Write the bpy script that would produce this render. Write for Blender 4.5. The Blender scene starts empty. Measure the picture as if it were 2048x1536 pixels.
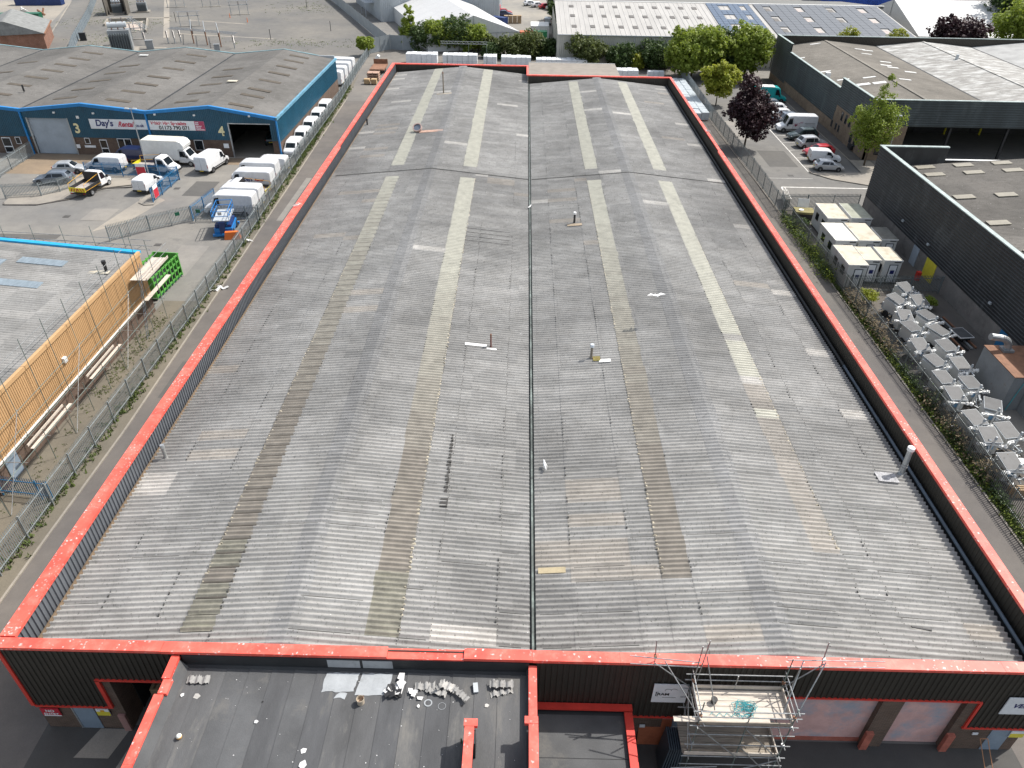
import bpy, math, random
from mathutils import Vector, Matrix, Euler, noise
R = math.radians
random.seed(11)
sc = bpy.context.scene
COL = sc.collection
# ------------------------------------------------------------------ camera
def cam_axes(p, yaw, roll):
    p, yaw, roll = R(p), R(yaw), R(roll)
    f = Vector((math.sin(yaw)*math.cos(p), math.cos(yaw)*math.cos(p), -math.sin(p)))
    r = Vector((math.cos(yaw), -math.sin(yaw), 0))
    u = r.cross(f)
    return math.cos(roll)*r+math.sin(roll)*u, -math.sin(roll)*r+math.cos(roll)*u, f
cd = bpy.data.cameras.new('camera'); cam = bpy.data.objects.new('camera', cd); COL.objects.link(cam)
cr, cu, cf = cam_axes(35.569, -0.41, 0.987)
m = Matrix((cr, cu, -cf)).transposed().to_4x4(); m.translation = Vector((0, 0, 33.5))
cam.matrix_world = m
cd.sensor_width = 36; cd.lens = 36*1450/2048; cd.clip_start = .5; cd.clip_end = 3000
sc.camera = cam
# ------------------------------------------------------------------ light
EL, AZ = R(53), math.atan2(.887, .461)
wd = bpy.data.worlds.new('World'); sc.world = wd; wd.use_nodes = True
nt = wd.node_tree; bg = nt.nodes['Background']
sky = nt.nodes.new('ShaderNodeTexSky'); sky.sky_type = 'NISHITA'; sky.sun_disc = False
sky.sun_elevation = EL; sky.sun_rotation = AZ; sky.air_density = 1.3; sky.dust_density = 2.5; sky.ozone_density = .6
hs = nt.nodes.new('ShaderNodeHueSaturation'); hs.inputs['Saturation'].default_value = .55
nt.links.new(sky.outputs[0], hs.inputs['Color']); nt.links.new(hs.outputs[0], bg.inputs[0]); bg.inputs[1].default_value = .15
sd = bpy.data.lights.new('sun', 'SUN'); sd.energy = 4.1; sd.angle = R(.55); sd.color = (1, .955, .89)
so = bpy.data.objects.new('sun', sd); COL.objects.link(so)
S = Vector((math.sin(AZ)*math.cos(EL), math.cos(AZ)*math.cos(EL), math.sin(EL)))
so.rotation_euler = S.to_track_quat('Z', 'Y').to_euler(); so.location = S*120
sc.view_settings.view_transform = 'Standard'; sc.view_settings.look = 'None'
sc.view_settings.exposure = .42; sc.view_settings.gamma = 1
# ------------------------------------------------------------------ materials
MATS = {}
def nodes(name):
    mt = bpy.data.materials.new(name); mt.use_nodes = True
    t = mt.node_tree; b = t.nodes['Principled BSDF']; MATS[name] = mt
    return mt, t, b
def N(t, ty, **k):
    n = t.nodes.new(ty)
    for a, v in k.items(): setattr(n, a, v)
    return n
def pos(t, scale=(1, 1, 1), obj=False):
    if obj:
        g = N(t, 'ShaderNodeTexCoord'); o = g.outputs['Object']
    else:
        g = N(t, 'ShaderNodeNewGeometry'); o = g.outputs['Position']
    mp = N(t, 'ShaderNodeMapping'); mp.inputs['Scale'].default_value = scale
    t.links.new(o, mp.inputs['Vector']); return mp.outputs[0]
def noi(t, v, scale, detail=4, rough=.6):
    n = N(t, 'ShaderNodeTexNoise'); n.inputs['Scale'].default_value = scale
    n.inputs['Detail'].default_value = detail; n.inputs['Roughness'].default_value = rough
    t.links.new(v, n.inputs['Vector']); return n.outputs[0]
def ramp(t, f, a, b, ca=(0, 0, 0, 1), cb=(1, 1, 1, 1)):
    r = N(t, 'ShaderNodeValToRGB'); e = r.color_ramp.elements
    e[0].position = a; e[0].color = ca; e[1].position = b; e[1].color = cb
    t.links.new(f, r.inputs[0]); return r.outputs[0]
def mix(t, f, a, b, mode='MIX'):
    n = N(t, 'ShaderNodeMix', data_type='RGBA', blend_type=mode)
    for s, v in ((n.inputs[0], f), (n.inputs[6], a), (n.inputs[7], b)):
        if isinstance(v, (int, float)): s.default_value = v
        elif isinstance(v, tuple): s.default_value = v if len(v) == 4 else v+(1,)
        else: t.links.new(v, s)
    return n.outputs[2]
def sc3(c, k): return tuple(min(1, x*k) for x in c[:3])+(1,)
def bump(t, b, h, s, d=.02):
    n = N(t, 'ShaderNodeBump'); n.inputs['Strength'].default_value = s; n.inputs['Distance'].default_value = d
    t.links.new(h, n.inputs['Height']); t.links.new(n.outputs[0], b.inputs['Normal'])
def mat(name, c, rough=.75, var=.25, scale=1.2, fine=14, metal=0, bmp=0, dirt=None, dk=.5, dscale=.6, stretch=(1, 1, 1), obj=False):
    mt, t, b = nodes(name)
    p = pos(t, stretch, obj)
    n1 = noi(t, p, scale, 6); n2 = noi(t, p, fine, 3)
    col = mix(t, ramp(t, n1, .3, .7), sc3(c, 1-var), sc3(c, 1+var))
    col = mix(t, ramp(t, n2, .3, .75), mix(t, 1.0, col, (1-var*.6,)*3+(1,), 'MULTIPLY'), col)
    if dirt:
        col = mix(t, ramp(t, noi(t, p, dscale, 7, .7), dk, dk+.16), col, dirt+(1,))
    t.links.new(col, b.inputs['Base Color'])
    b.inputs['Roughness'].default_value = rough; b.inputs['Metallic'].default_value = metal
    if bmp: bump(t, b, n2, bmp)
    return mt
def m_roof(name, c, tint=(1, 1, 1), contrast=1.0, rows=2.97, cols=.9, amt=.22):
    mt, t, b = nodes(name)
    g = N(t, 'ShaderNodeNewGeometry'); P = g.outputs['Position']
    mp = N(t, 'ShaderNodeMapping'); mp.inputs['Location'].default_value = (-.02, -18.55, 0)
    mp.inputs['Scale'].default_value = (1/rows, 1/cols, 0); t.links.new(P, mp.inputs[0])
    fl = N(t, 'ShaderNodeVectorMath', operation='FLOOR'); t.links.new(mp.outputs[0], fl.inputs[0])
    wn = N(t, 'ShaderNodeTexWhiteNoise', noise_dimensions='2D'); t.links.new(fl.outputs[0], wn.inputs['Vector'])
    st = noi(t, pos(t, (.9, 7, 1)), 1.0, 6, .7)
    st2 = noi(t, pos(t, (9, 6, 4)), 1.0, 4, .75)
    big = noi(t, pos(t), .12, 5, .6)
    col = mix(t, ramp(t, big, .3, .72), sc3(c, .74), sc3(c, 1.28))
    grime = noi(t, pos(t, (.8, 1.1, 1)), .9, 8, .75)
    col = mix(t, ramp(t, grime, .36, .62), mix(t, 1.0, col, (.80, .795, .785, 1), 'MULTIPLY'), col)
    sh = ramp(t, wn.outputs['Value'], 0, 1, (1-amt, 1-amt, 1-amt, 1), (1+amt*.5, 1+amt*.45, 1+amt*.4, 1))
    col = mix(t, 1.0, col, sh, 'MULTIPLY')
    col = mix(t, ramp(t, st, .28, .75), mix(t, 1.0, col, (.74, .745, .75, 1), 'MULTIPLY'), col)
    col = mix(t, ramp(t, st2, .55, .70), col, mix(t, 1.0, col, (.5, .5, .5, 1), 'MULTIPLY'))
    spk = N(t, 'ShaderNodeTexVoronoi'); spk.inputs['Scale'].default_value = 2.3
    t.links.new(pos(t, (1, 1.6, 1)), spk.inputs['Vector'])
    dots = ramp(t, spk.outputs['Distance'], .05, .085, (1, 1, 1, 1), (0, 0, 0, 1))
    wn2 = N(t, 'ShaderNodeTexWhiteNoise', noise_dimensions='3D'); t.links.new(spk.outputs['Position'], wn2.inputs['Vector'])
    keep = ramp(t, wn2.outputs['Value'], .72, .74)
    col = mix(t, mix(t, 1.0, dots, keep, 'MULTIPLY'), col, (.62, .62, .6, 1))
    keep2 = ramp(t, wn2.outputs['Value'], .28, .26)
    spd = N(t, 'ShaderNodeTexVoronoi'); spd.inputs['Scale'].default_value = 3.1
    t.links.new(pos(t, (1, 1.3, 1)), spd.inputs['Vector'])
    d2 = ramp(t, spd.outputs['Distance'], .06, .1, (1, 1, 1, 1), (0, 0, 0, 1))
    wn3 = N(t, 'ShaderNodeTexWhiteNoise', noise_dimensions='3D'); t.links.new(spd.outputs['Position'], wn3.inputs['Vector'])
    col = mix(t, mix(t, 1.0, d2, ramp(t, wn3.outputs['Value'], .66, .68), 'MULTIPLY'), col, (.06, .06, .06, 1))
    t.links.new(col, b.inputs['Base Color']); b.inputs['Roughness'].default_value = .92
    bump(t, b, st2, .35, .01)
    return mt
def m_splat(name, c, amount=.5):
    mt, t, b = nodes(name)
    p = pos(t)
    v = N(t, 'ShaderNodeTexVoronoi'); v.inputs['Scale'].default_value = 7.5
    ds = noi(t, p, 9, 3)
    off = N(t, 'ShaderNodeVectorMath', operation='SCALE'); off.inputs['Scale'].default_value = .18
    nn = N(t, 'ShaderNodeTexNoise'); nn.inputs['Scale'].default_value = 7; t.links.new(p, nn.inputs['Vector'])
    t.links.new(nn.outputs['Color'], off.inputs[0])
    ad = N(t, 'ShaderNodeVectorMath', operation='ADD'); t.links.new(p, ad.inputs[0]); t.links.new(off.outputs[0], ad.inputs[1])
    t.links.new(ad.outputs[0], v.inputs['Vector'])
    wn = N(t, 'ShaderNodeTexWhiteNoise', noise_dimensions='3D'); t.links.new(v.outputs['Position'], wn.inputs['Vector'])
    d = ramp(t, v.outputs['Distance'], .22, .42, (1, 1, 1, 1), (0, 0, 0, 1))
    k = ramp(t, wn.outputs['Value'], 1-amount, 1-amount+.02)
    patch = ramp(t, noi(t, p, .5, 3), .35, .6)
    f = mix(t, 1.0, mix(t, 1.0, d, k, 'MULTIPLY'), patch, 'MULTIPLY')
    base = mix(t, ramp(t, noi(t, p, .8, 5), .3, .7), sc3(c, .85), (min(1, c[0]*1.05), c[1]*1.6, c[2]*1.6, 1))
    fade = mix(t, ramp(t, noi(t, p, 1.6, 6, .7), .5, .7), base, (.80, .17, .13, 1))
    t.links.new(mix(t, mix(t, 1.0, f, (.72, .72, .72, 1), 'MULTIPLY'), fade, (.78, .70, .68, 1)), b.inputs['Base Color'])
    b.inputs['Roughness'].default_value = .5
    return mt
def m_brick(name, c1, c2, mortar, sx=1):
    mt, t, b = nodes(name)
    g = N(t, 'ShaderNodeNewGeometry'); sp = N(t, 'ShaderNodeSeparateXYZ'); t.links.new(g.outputs['Position'], sp.inputs[0])
    a = N(t, 'ShaderNodeMath', operation='ADD'); t.links.new(sp.outputs[0], a.inputs[0]); t.links.new(sp.outputs[1], a.inputs[1])
    cb = N(t, 'ShaderNodeCombineXYZ'); t.links.new(a.outputs[0], cb.inputs[0]); t.links.new(sp.outputs[2], cb.inputs[1])
    br = N(t, 'ShaderNodeTexBrick'); br.inputs['Scale'].default_value = 1
    br.inputs['Brick Width'].default_value = .225; br.inputs['Row Height'].default_value = .075; br.inputs['Mortar Size'].default_value = .006
    br.inputs['Color1'].default_value = c1+(1,); br.inputs['Color2'].default_value = c2+(1,); br.inputs['Mortar'].default_value = mortar+(1,)
    t.links.new(cb.outputs[0], br.inputs['Vector'])
    p = pos(t); col = mix(t, ramp(t, noi(t, p, 1.1, 6), .3, .75), mix(t, 1.0, br.outputs[0], (.6, .58, .56, 1), 'MULTIPLY'), br.outputs[0])
    t.links.new(col, b.inputs['Base Color']); b.inputs['Roughness'].default_value = .9
    bump(t, b, br.outputs['Fac'], -.4, .01)
    return mt
def m_ground(name, c, warm=(1.12, 1.06, .95), crack=True, fine=30, spots=.0, tyre=0):
    mt, t, b = nodes(name)
    p = pos(t)
    a = noi(t, p, .07, 6, .6); d = noi(t, p, .6, 7, .7); f = noi(t, p, fine, 2)
    col = mix(t, ramp(t, a, .3, .7), sc3(c, .78), (c[0]*warm[0]*1.15, c[1]*warm[1]*1.15, c[2]*warm[2]*1.15, 1))
    col = mix(t, ramp(t, d, .25, .75), mix(t, 1.0, col, (.72, .72, .73, 1), 'MULTIPLY'), col)
    col = mix(t, ramp(t, f, .3, .7), mix(t, 1.0, col, (.8, .8, .8, 1), 'MULTIPLY'), col)
    if tyre: col = mix(t, ramp(t, noi(t, p, .28, 8, .75), .58, .75), col, sc3(c, .42))
    if spots: col = mix(t, ramp(t, noi(t, p, 2.2, 5, .75), .6, .72), col, (spots, spots, spots*.97, 1))
    t.links.new(col, b.inputs['Base Color']); b.inputs['Roughness'].default_value = .92
    bump(t, b, f, .25, .01)
    return mt
def m_leaf(name, c, c2, trans=.35):
    mt, t, b = nodes(name)
    p = pos(t)
    col = mix(t, ramp(t, noi(t, p, .9, 3), .35, .65), c+(1,), c2+(1,))
    col = mix(t, ramp(t, noi(t, p, 9, 1), .3, .7), mix(t, 1.0, col, (.6, .62, .6, 1), 'MULTIPLY'), col)
    t.links.new(col, b.inputs['Base Color']); b.inputs['Roughness'].default_value = .6
    tr = N(t, 'ShaderNodeBsdfTranslucent'); t.links.new(col, tr.inputs[0])
    ms = N(t, 'ShaderNodeMixShader'); ms.inputs[0].default_value = trans
    t.links.new(b.outputs[0], ms.inputs[1]); t.links.new(tr.outputs[0], ms.inputs[2])
    t.links.new(ms.outputs[0], t.nodes['Material Output'].inputs[0])
    return mt
def m_plain(name, c, rough=.4, metal=0, spec=.5, coat=0):
    mt, t, b = nodes(name)
    p = pos(t); col = mix(t, ramp(t, noi(t, p, 2.5, 5), .3, .75), sc3(c, .86), sc3(c, 1.04))
    t.links.new(col, b.inputs['Base Color'])
    b.inputs['Roughness'].default_value = rough; b.inputs['Metallic'].default_value = metal
    b.inputs['Coat Weight'].default_value = coat
    return mt
roof_m = m_roof('weathered fibre cement', (.37, .364, .35), amt=.13)
roof_new = m_roof('pale fibre cement', (.58, .56, .525), amt=.08)
roof_tan = m_roof('tan fibre cement', (.43, .40, .36), amt=.08)
ridge_m = m_roof('ridge fibre cement', (.34, .337, .33), rows=50, amt=.05)
ridge_d = m_roof('darker ridge flank', (.325, .322, .316), rows=50, amt=.04)  # slightly darker tone for the left side of the ridge caps
gl_brown = mat('brown dirty rooflight', (.215, .195, .16), .6, .3, 1.5, 12, dirt=(.33, .31, .26), dk=.55, dscale=1.3)
gl_olive = mat('olive dirty rooflight', (.225, .215, .175), .6, .3, 1.8, 12, dirt=(.27, .26, .2), dk=.55, dscale=1.6)
gl_beige = mat('beige rooflight', (.4, .375, .315), .6, .2, 1.2, 10, dirt=(.3, .28, .22), dk=.6, dscale=1.1)
gl_cream = mat('cream rooflight', (.50, .50, .42), .55, .12, 1.0, 9, dirt=(.42, .41, .33), dk=.6)
gl_white = mat('white rooflight', (.52, .52, .48), .55, .14, 1.0, 9, dirt=(.42, .41, .36), dk=.62)
GLR = []
for k_ in range(8):
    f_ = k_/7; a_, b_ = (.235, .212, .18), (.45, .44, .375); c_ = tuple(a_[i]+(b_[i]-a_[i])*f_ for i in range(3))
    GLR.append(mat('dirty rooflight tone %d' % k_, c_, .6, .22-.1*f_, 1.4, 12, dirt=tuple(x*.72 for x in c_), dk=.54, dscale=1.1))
red_m = m_splat('red coping paint', (.80, .085, .06), .2)
red_l = m_splat('bird marked red coping paint', (.80, .08, .055), .42)
red_plain = mat('red painted steel', (.62, .045, .03), .5, .12, 2, 20)
red_fade = mat('faded orange red paint', (.42, .13, .09), .7, .25, 2, 16)
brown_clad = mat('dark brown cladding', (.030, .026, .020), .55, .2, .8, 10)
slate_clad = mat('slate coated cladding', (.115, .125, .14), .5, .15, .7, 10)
black_clad = mat('black weathered cladding', (.030, .032, .034), .6, .35, .5, 9, dirt=(.075, .08, .08), dk=.56, dscale=.45, stretch=(1, 1, .4))
dark_green = mat('dark green grey cladding', (.045, .058, .062), .55, .3, .5, 9, dirt=(.1, .12, .12), dk=.56, dscale=.4, stretch=(1, 1, .25))
blue_clad = mat('petrol blue cladding', (.012, .075, .125), .45, .15, .7, 9)
bright_blue = mat('bright blue trim', (.01, .19, .48), .45, .12, 1.5, 12)
cyan_trim = mat('cyan blue trim', (.012, .32, .6), .4, .1, 1.5, 12)
orange_clad = mat('buff orange cladding', (.49, .305, .15), .55, .1, .5, 9, dirt=(.48, .29, .14), dk=.58, dscale=.5, stretch=(1, 1, .3))
felt = mat('black roofing felt', (.082, .084, .087), .85, .25, .5, 25, bmp=.3, dirt=(.125, .12, .112), dk=.55, dscale=.55)
felts = [felt, mat('grey roofing felt', (.089, .09, .092), .85, .25, .6, 25, bmp=.3, dirt=(.14, .135, .125), dk=.53, dscale=.5, stretch=(2, .5, 1)), mat('worn roofing felt', (.077, .079, .083), .85, .25, .6, 25, bmp=.3, dirt=(.115, .11, .10), dk=.55, dscale=.6, stretch=(2, .5, 1))]
felt_wet = mat('dark roofing felt', (.026, .028, .03), .7, .3, .8, 20)
felt_brown = mat('grey brown mineral felt', (.24, .215, .185), .9, .15, .7, 25)
brick_m = m_brick('brown brick', (.16, .10, .07), (.11, .07, .05), (.2, .18, .16))
brick_buff = m_brick('buff brick', (.30, .215, .14), (.24, .17, .11), (.33, .29, .24))
tarmac = m_ground('tarmac', (.225, .222, .215), tyre=1)
alley_m = m_ground('alley tarmac', (.155, .145, .14))
front_m = m_ground('front yard tarmac', (.085, .085, .085))
road_m = m_ground('car park tarmac', (.18, .18, .178), tyre=1)
concrete = m_ground('concrete', (.33, .31, .28), fine=18)
apron_m = m_ground('stained concrete', (.26, .205, .15), fine=18)
gravel = m_ground('grey gravel', (.172, .169, .163), fine=6, spots=.22, tyre=1)
soil = m_ground('soil and weeds', (.18, .165, .135), fine=12)
grass_m = m_leaf('grass', (.09, .135, .03), (.15, .19, .05), .2)
steel = mat('galvanised steel', (.42, .44, .45), .45, .2, 3, 20, metal=.55)
pale_steel = mat('galvanised palisade', (.30, .335, .345), .55, .2, 3, 20, metal=.3)
tube_m = mat('scaffold tube', (.36, .37, .37), .4, .3, 4, 30, metal=.6)
tube_g = mat('green grey scaffold tube', (.2, .25, .23), .5, .3, 4, 30, metal=.4)
board_m = mat('scaffold board', (.55, .49, .42), .8, .2, 2, 25, stretch=(1, 6, 1))
board_d = mat('grey old board', (.30, .26, .21), .85, .2, 2, 25, stretch=(1, 6, 1))
wood = mat('pallet timber', (.42, .30, .18), .8, .25, 3, 20)
blue_steel = mat('blue painted steel', (.02, .16, .34), .5, .2, 2, 15)
sky_blue = mat('sky blue machine paint', (.015, .19, .52), .4, .12, 3, 15)
white_p = m_plain('white vehicle paint', (.70, .71, .72), .35, coat=.3)
silver_p = m_plain('silver vehicle paint', (.46, .48, .50), .32, .3, coat=.5)
grey_p = m_plain('blue grey vehicle paint', (.17, .2, .24), .3, .3, coat=.5)
red_p = m_plain('red vehicle paint', (.45, .02, .03), .3, coat=.5)
navy_p = m_plain('navy vehicle paint', (.012, .02, .075), .3, coat=.5)
green_p = m_plain('dark green vehicle paint', (.02, .04, .042), .3, coat=.5)
teal_p = m_plain('teal vehicle paint', (.0, .36, .36), .35, coat=.5)
black_p = m_plain('black plastic', (.02, .02, .022), .6)
glass_m = m_plain('tinted glass', (.012, .016, .02), .08)
tyre_m = m_plain('tyre rubber', (.018, .018, .018), .85)
rim_m = m_plain('alloy rim', (.4, .41, .42), .35, .6)
lamp_r = m_plain('red lamp lens', (.35, .01, .01), .25)
lamp_w = m_plain('clear lamp lens', (.7, .72, .74), .15)
plate_y = m_plain('yellow plate', (.75, .55, .03), .5)
yellow_p = m_plain('yellow paint', (.72, .62, .02), .5)
gold_p = m_plain('yellow rail paint', (.7, .36, .02), .5)
orange_p = m_plain('orange plastic', (.75, .17, .03), .5)
white_w = mat('white painted', (.74, .74, .72), .6, .08, 2, 12)
cream_w = mat('dirty white panel', (.58, .585, .57), .6, .08, 1, 12, dirt=(.5, .5, .44), dk=.6)
roof_cab = mat('stained cabin roof', (.52, .48, .39), .8, .12, .8, 12, dirt=(.36, .31, .22), dk=.52, dscale=.7)
roof_cabw = mat('clean cabin roof', (.64, .62, .55), .7, .05, .8, 12)
roof_cabd = mat('mossy cabin roof', (.34, .35, .28), .85, .2, .8, 12, dirt=(.13, .13, .1), dk=.55)
wrap_m = m_plain('white plastic wrap', (.78, .80, .82), .4)
wrap_g = mat('clear wrapped blocks', (.52, .57, .60), .3, .2, 2, 10)
tent_m = m_plain('white tent sheet', (.56, .56, .555), .55)
tent_g = mat('grey tent wall', (.50, .51, .51), .6, .08, .4, 9)
shed_m = mat('cream shed cladding', (.46, .45, .40), .6, .1, .4, 9)
shed_roof = mat('pale shed roof', (.385, .372, .35), .6, .12, .35, 9, stretch=(2, .3, 1))
light_grey = mat('light grey cladding', (.42, .45, .47), .55, .1, .4, 9)
solar_m = m_plain('blue solar panel', (.045, .075, .13), .15)
solar_d = m_plain('dark solar panel', (.10, .105, .115), .35)
green_c = mat('lime green steel', (.10, .36, .06), .55, .25, 2, 12, dirt=(.14, .25, .08), dk=.58, dscale=1.5)
dk_green = mat('dark green steel', (.01, .11, .06), .5, .15, 1, 12)
navy_c = mat('navy steel', (.015, .04, .15), .5, .15, 1, 12)
rust = mat('rusty metal', (.24, .12, .07), .8, .3, 1.5, 12)
terracotta = mat('terracotta plastic', (.42, .13, .06), .7, .2, 2, 12)
grey_metal = mat('grey sheet metal', (.27, .285, .295), .5, .2, .6, 9, metal=.2, dirt=(.2, .15, .11), dk=.6)
door_blue = mat('pale blue steel door', (.22, .28, .35), .5, .12, 1.5, 12)
shutter_m = mat('grey roller shutter', (.36, .41, .46), .45, .12, .8, 9)
shutter_pink = mat('peeling pink shutter', (.55, .34, .31), .6, .15, 1.2, 12, dirt=(.28, .31, .36), dk=.5, dscale=.55)
trunk_m = mat('bark', (.10, .075, .05), .9, .3, 4, 30)
leaf_y = m_leaf('yellow green leaves', (.31, .36, .03), (.46, .47, .06), .45)
leaf_g = m_leaf('fresh green leaves', (.21, .29, .03), (.34, .41, .06), .45)
leaf_d = m_leaf('dark green leaves', (.055, .10, .025), (.095, .15, .035))
leaf_b = m_leaf('olive bush leaves', (.09, .12, .03), (.15, .18, .045))
leaf_p = m_leaf('purple leaves', (.03, .012, .017), (.065, .022, .027), .2)
white_mark = mat('worn white road paint', (.62, .60, .56), .8, .2, 2, 20)
ink_blue = m_plain('navy ink', (.012, .02, .13), .5)
ink_red = m_plain('crimson ink', (.50, .015, .05), .5)
ink_black = m_plain('black ink', (.015, .015, .015), .5)
cream_ink = m_plain('cream painted numeral', (.75, .68, .40), .5)
sign_w = m_plain('white sign board', (.74, .76, .78), .5)
sign_red = m_plain('red sign board', (.5, .02, .04), .5)
sign_yel = m_plain('yellow sign board', (.7, .6, .05), .5)
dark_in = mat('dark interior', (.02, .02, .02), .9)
rope_m = m_plain('teal rope', (.06, .36, .40), .8)
paper = m_plain('white paper', (.58, .58, .575), .7)
bird_m = m_plain('white feathers', (.75, .75, .74), .7)
# ------------------------------------------------------------------ geometry helpers
class MB:
    def __init__(s): s.v = []; s.f = []
    def face(s, *p):
        n = len(s.v); s.v.extend([tuple(q) for q in p]); s.f.append(tuple(range(n, n+len(p)))); return s
    def box(s, x0, x1, y0, y1, z0, z1):
        n = len(s.v)
        s.v += [(x0,y0,z0),(x1,y0,z0),(x1,y1,z0),(x0,y1,z0),(x0,y0,z1),(x1,y0,z1),(x1,y1,z1),(x0,y1,z1)]
        s.f += [(n+3,n+2,n+1,n),(n+4,n+5,n+6,n+7),(n,n+1,n+5,n+4),(n+1,n+2,n+6,n+5),(n+2,n+3,n+7,n+6),(n+3,n,n+4,n+7)]
        return s
    def hexa(s, p):      # 8 points: bottom 4 ccw, top 4 ccw
        n = len(s.v); s.v += [tuple(q) for q in p]
        s.f += [(n+3,n+2,n+1,n),(n+4,n+5,n+6,n+7),(n,n+1,n+5,n+4),(n+1,n+2,n+6,n+5),(n+2,n+3,n+7,n+6),(n+3,n,n+4,n+7)]
        return s
    def bar(s, a, b, w, h):   # rectangular bar from a to b (width w horizontally, h the other way)
        a, b = Vector(a), Vector(b); d = (b-a).normalized()
        up = Vector((0, 0, 1)) if abs(d.z) < .95 else Vector((0, 1, 0))
        x = d.cross(up).normalized()*w/2; y = x.cross(d).normalized()*h/2
        return s.hexa([a-x-y, a+x-y, b+x-y, b-x-y, a-x+y, a+x+y, b+x+y, b-x+y])
    def tube(s, a, b, r, n=6, r2=None):
        a, b = Vector(a), Vector(b); d = (b-a).normalized(); r2 = r if r2 is None else r2
        up = Vector((0, 0, 1)) if abs(d.z) < .9 else Vector((1, 0, 0))
        x = d.cross(up).normalized(); y = d.cross(x).normalized(); k = len(s.v)
        for p, q in ((a, r), (b, r2)):
            for i in range(n):
                t = 2*math.pi*i/n; s.v.append(tuple(p+x*math.cos(t)*q+y*math.sin(t)*q))
        for i in range(n):
            j = (i+1) % n; s.f.append((k+i, k+j, k+n+j, k+n+i))
        s.f.append(tuple(k+n-1-i for i in range(n))); s.f.append(tuple(k+n+i for i in range(n)))
        return s
    def prism(s, pts, z0, z1):
        n = len(s.v); k = len(pts)
        s.v += [(p[0], p[1], z0) for p in pts]+[(p[0], p[1], z1) for p in pts]
        s.f.append(tuple(n+k-1-i for i in range(k))); s.f.append(tuple(n+k+i for i in range(k)))
        for i in range(k): j = (i+1) % k; s.f.append((n+i, n+j, n+k+j, n+k+i))
        return s
    def prof(s, pts, x0, x1, ax='x'):     # polygon (u,z) extruded along x (or y)
        n = len(s.v); k = len(pts)
        for x in (x0, x1):
            for u, z in pts: s.v.append((x, u, z) if ax == 'x' else (u, x, z))
        s.f.append(tuple(n+i for i in range(k))); s.f.append(tuple(n+2*k-1-i for i in range(k)))
        for i in range(k): j = (i+1) % k; s.f.append((n+i, n+k+i, n+k+j, n+j))
        return s
    def xf(s, mtx):
        s.v = [tuple(mtx @ Vector(p)) for p in s.v]; return s
    def add(s, o, mtx=None):
        n = len(s.v); s.v += [tuple(mtx @ Vector(p)) for p in o.v] if mtx else o.v
        s.f += [tuple(i+n for i in q) for q in o.f]; return s
    def mesh(s, name, mt=None, smooth=False):
        me = bpy.data.meshes.new(name); me.from_pydata(s.v, [], s.f)
        if mt: me.materials.append(mt)
        if smooth: me.polygons.foreach_set('use_smooth', [True]*len(me.polygons))
        me.update(); return me
def tag(o, label=None, cat=None, group=None, kind=None):
    for k, v in (('label', label), ('category', cat), ('group', group), ('kind', kind)):
        if v: o[k] = v
    return o
def obj(name, mb, mt=None, parent=None, loc=(0, 0, 0), rot=(0, 0, 0), smooth=False, **k):
    me = mb if isinstance(mb, bpy.types.Mesh) else mb.mesh(name, mt, smooth)
    o = bpy.data.objects.new(name, me); COL.objects.link(o)
    o.location = loc; o.rotation_euler = rot
    if parent: o.parent = parent
    return tag(o, **k)
def thing(name, label, cat, loc=(0, 0, 0), rz=0, group=None):
    o = bpy.data.objects.new(name, None); COL.objects.link(o); o.location = loc; o.rotation_euler = (0, 0, rz)
    o.empty_display_size = .3
    return tag(o, label, cat, group)
def boxes(name, mt, parent, *bs):
    for b in bs: obj(name, MB().box(*b), mt, parent)
def val(z, s): return z(s) if callable(z) else z
def clad(mb, A, B, zb, zt, out, pitch=.2, dep=.035):
    """vertical box-profile sheeting from A to B (2-D), ribs towards `out`"""
    A, B = Vector(A), Vector(B); L = (B-A).length; d = (B-A)/L; out = Vector(out)
    ss = []; s = 0
    while s < L-.001:
        for q, h in ((0, 0), (.55, 0), (.65, 1), (.9, 1)):
            if s+q*pitch < L: ss.append((s+q*pitch, h))
        s += pitch
    ss.append((L, 0)); n = len(mb.v)
    for q, h in ss:
        p = A+d*q+out*(dep*h)
        mb.v.append((p.x, p.y, val(zb, q))); mb.v.append((p.x, p.y, val(zt, q)))
    for i in range(len(ss)-1):
        k = n+2*i; mb.f.append((k, k+2, k+3, k+1))
    return mb
def hclad(mb, A, B, z0, z1, out, pitch=.3, dep=.04):
    """horizontal profiled sheeting; z1 may be a list of (s, top) handled by caller"""
    A, B = Vector(A), Vector(B); out = Vector(out); zs = []; z = z0
    while z < z1-.001:
        for q, h in ((0, 0), (.5, 0), (.65, 1), (.85, 1)):
            if z+q*pitch < z1: zs.append((z+q*pitch, h))
        z += pitch
    zs.append((z1, 0)); n = len(mb.v)
    for q, h in zs:
        for P in (A, B):
            p = P+out*(dep*h); mb.v.append((p.x, p.y, q))
    for i in range(len(zs)-1):
        k = n+2*i; mb.f.append((k, k+1, k+3, k+2))
    return mb
def corr(mb, p_low, p_high, width, pitch=.3, dep=.125, ydir=1):
    """corrugated sheet: runs from p_low to p_high (x,z) up the slope, width along y from y0"""
    (x0, y0, z0), (x1, z1) = p_low, p_high
    h8 = (0, .1, .42, .82, 1, .88, .5, .14); n = int(round(width/pitch*8)); k = len(mb.v)
    for i in range(n+1):
        y = y0+width*i/n; h = dep*h8[i % 8]
        mb.v.append((x0, y, z0+h)); mb.v.append((x1, y, z1+h))
    for i in range(n):
        j = k+2*i; mb.f.append((j, j+1, j+3, j+2) if x1 > x0 else (j, j+2, j+3, j+1))
    return mb
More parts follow.
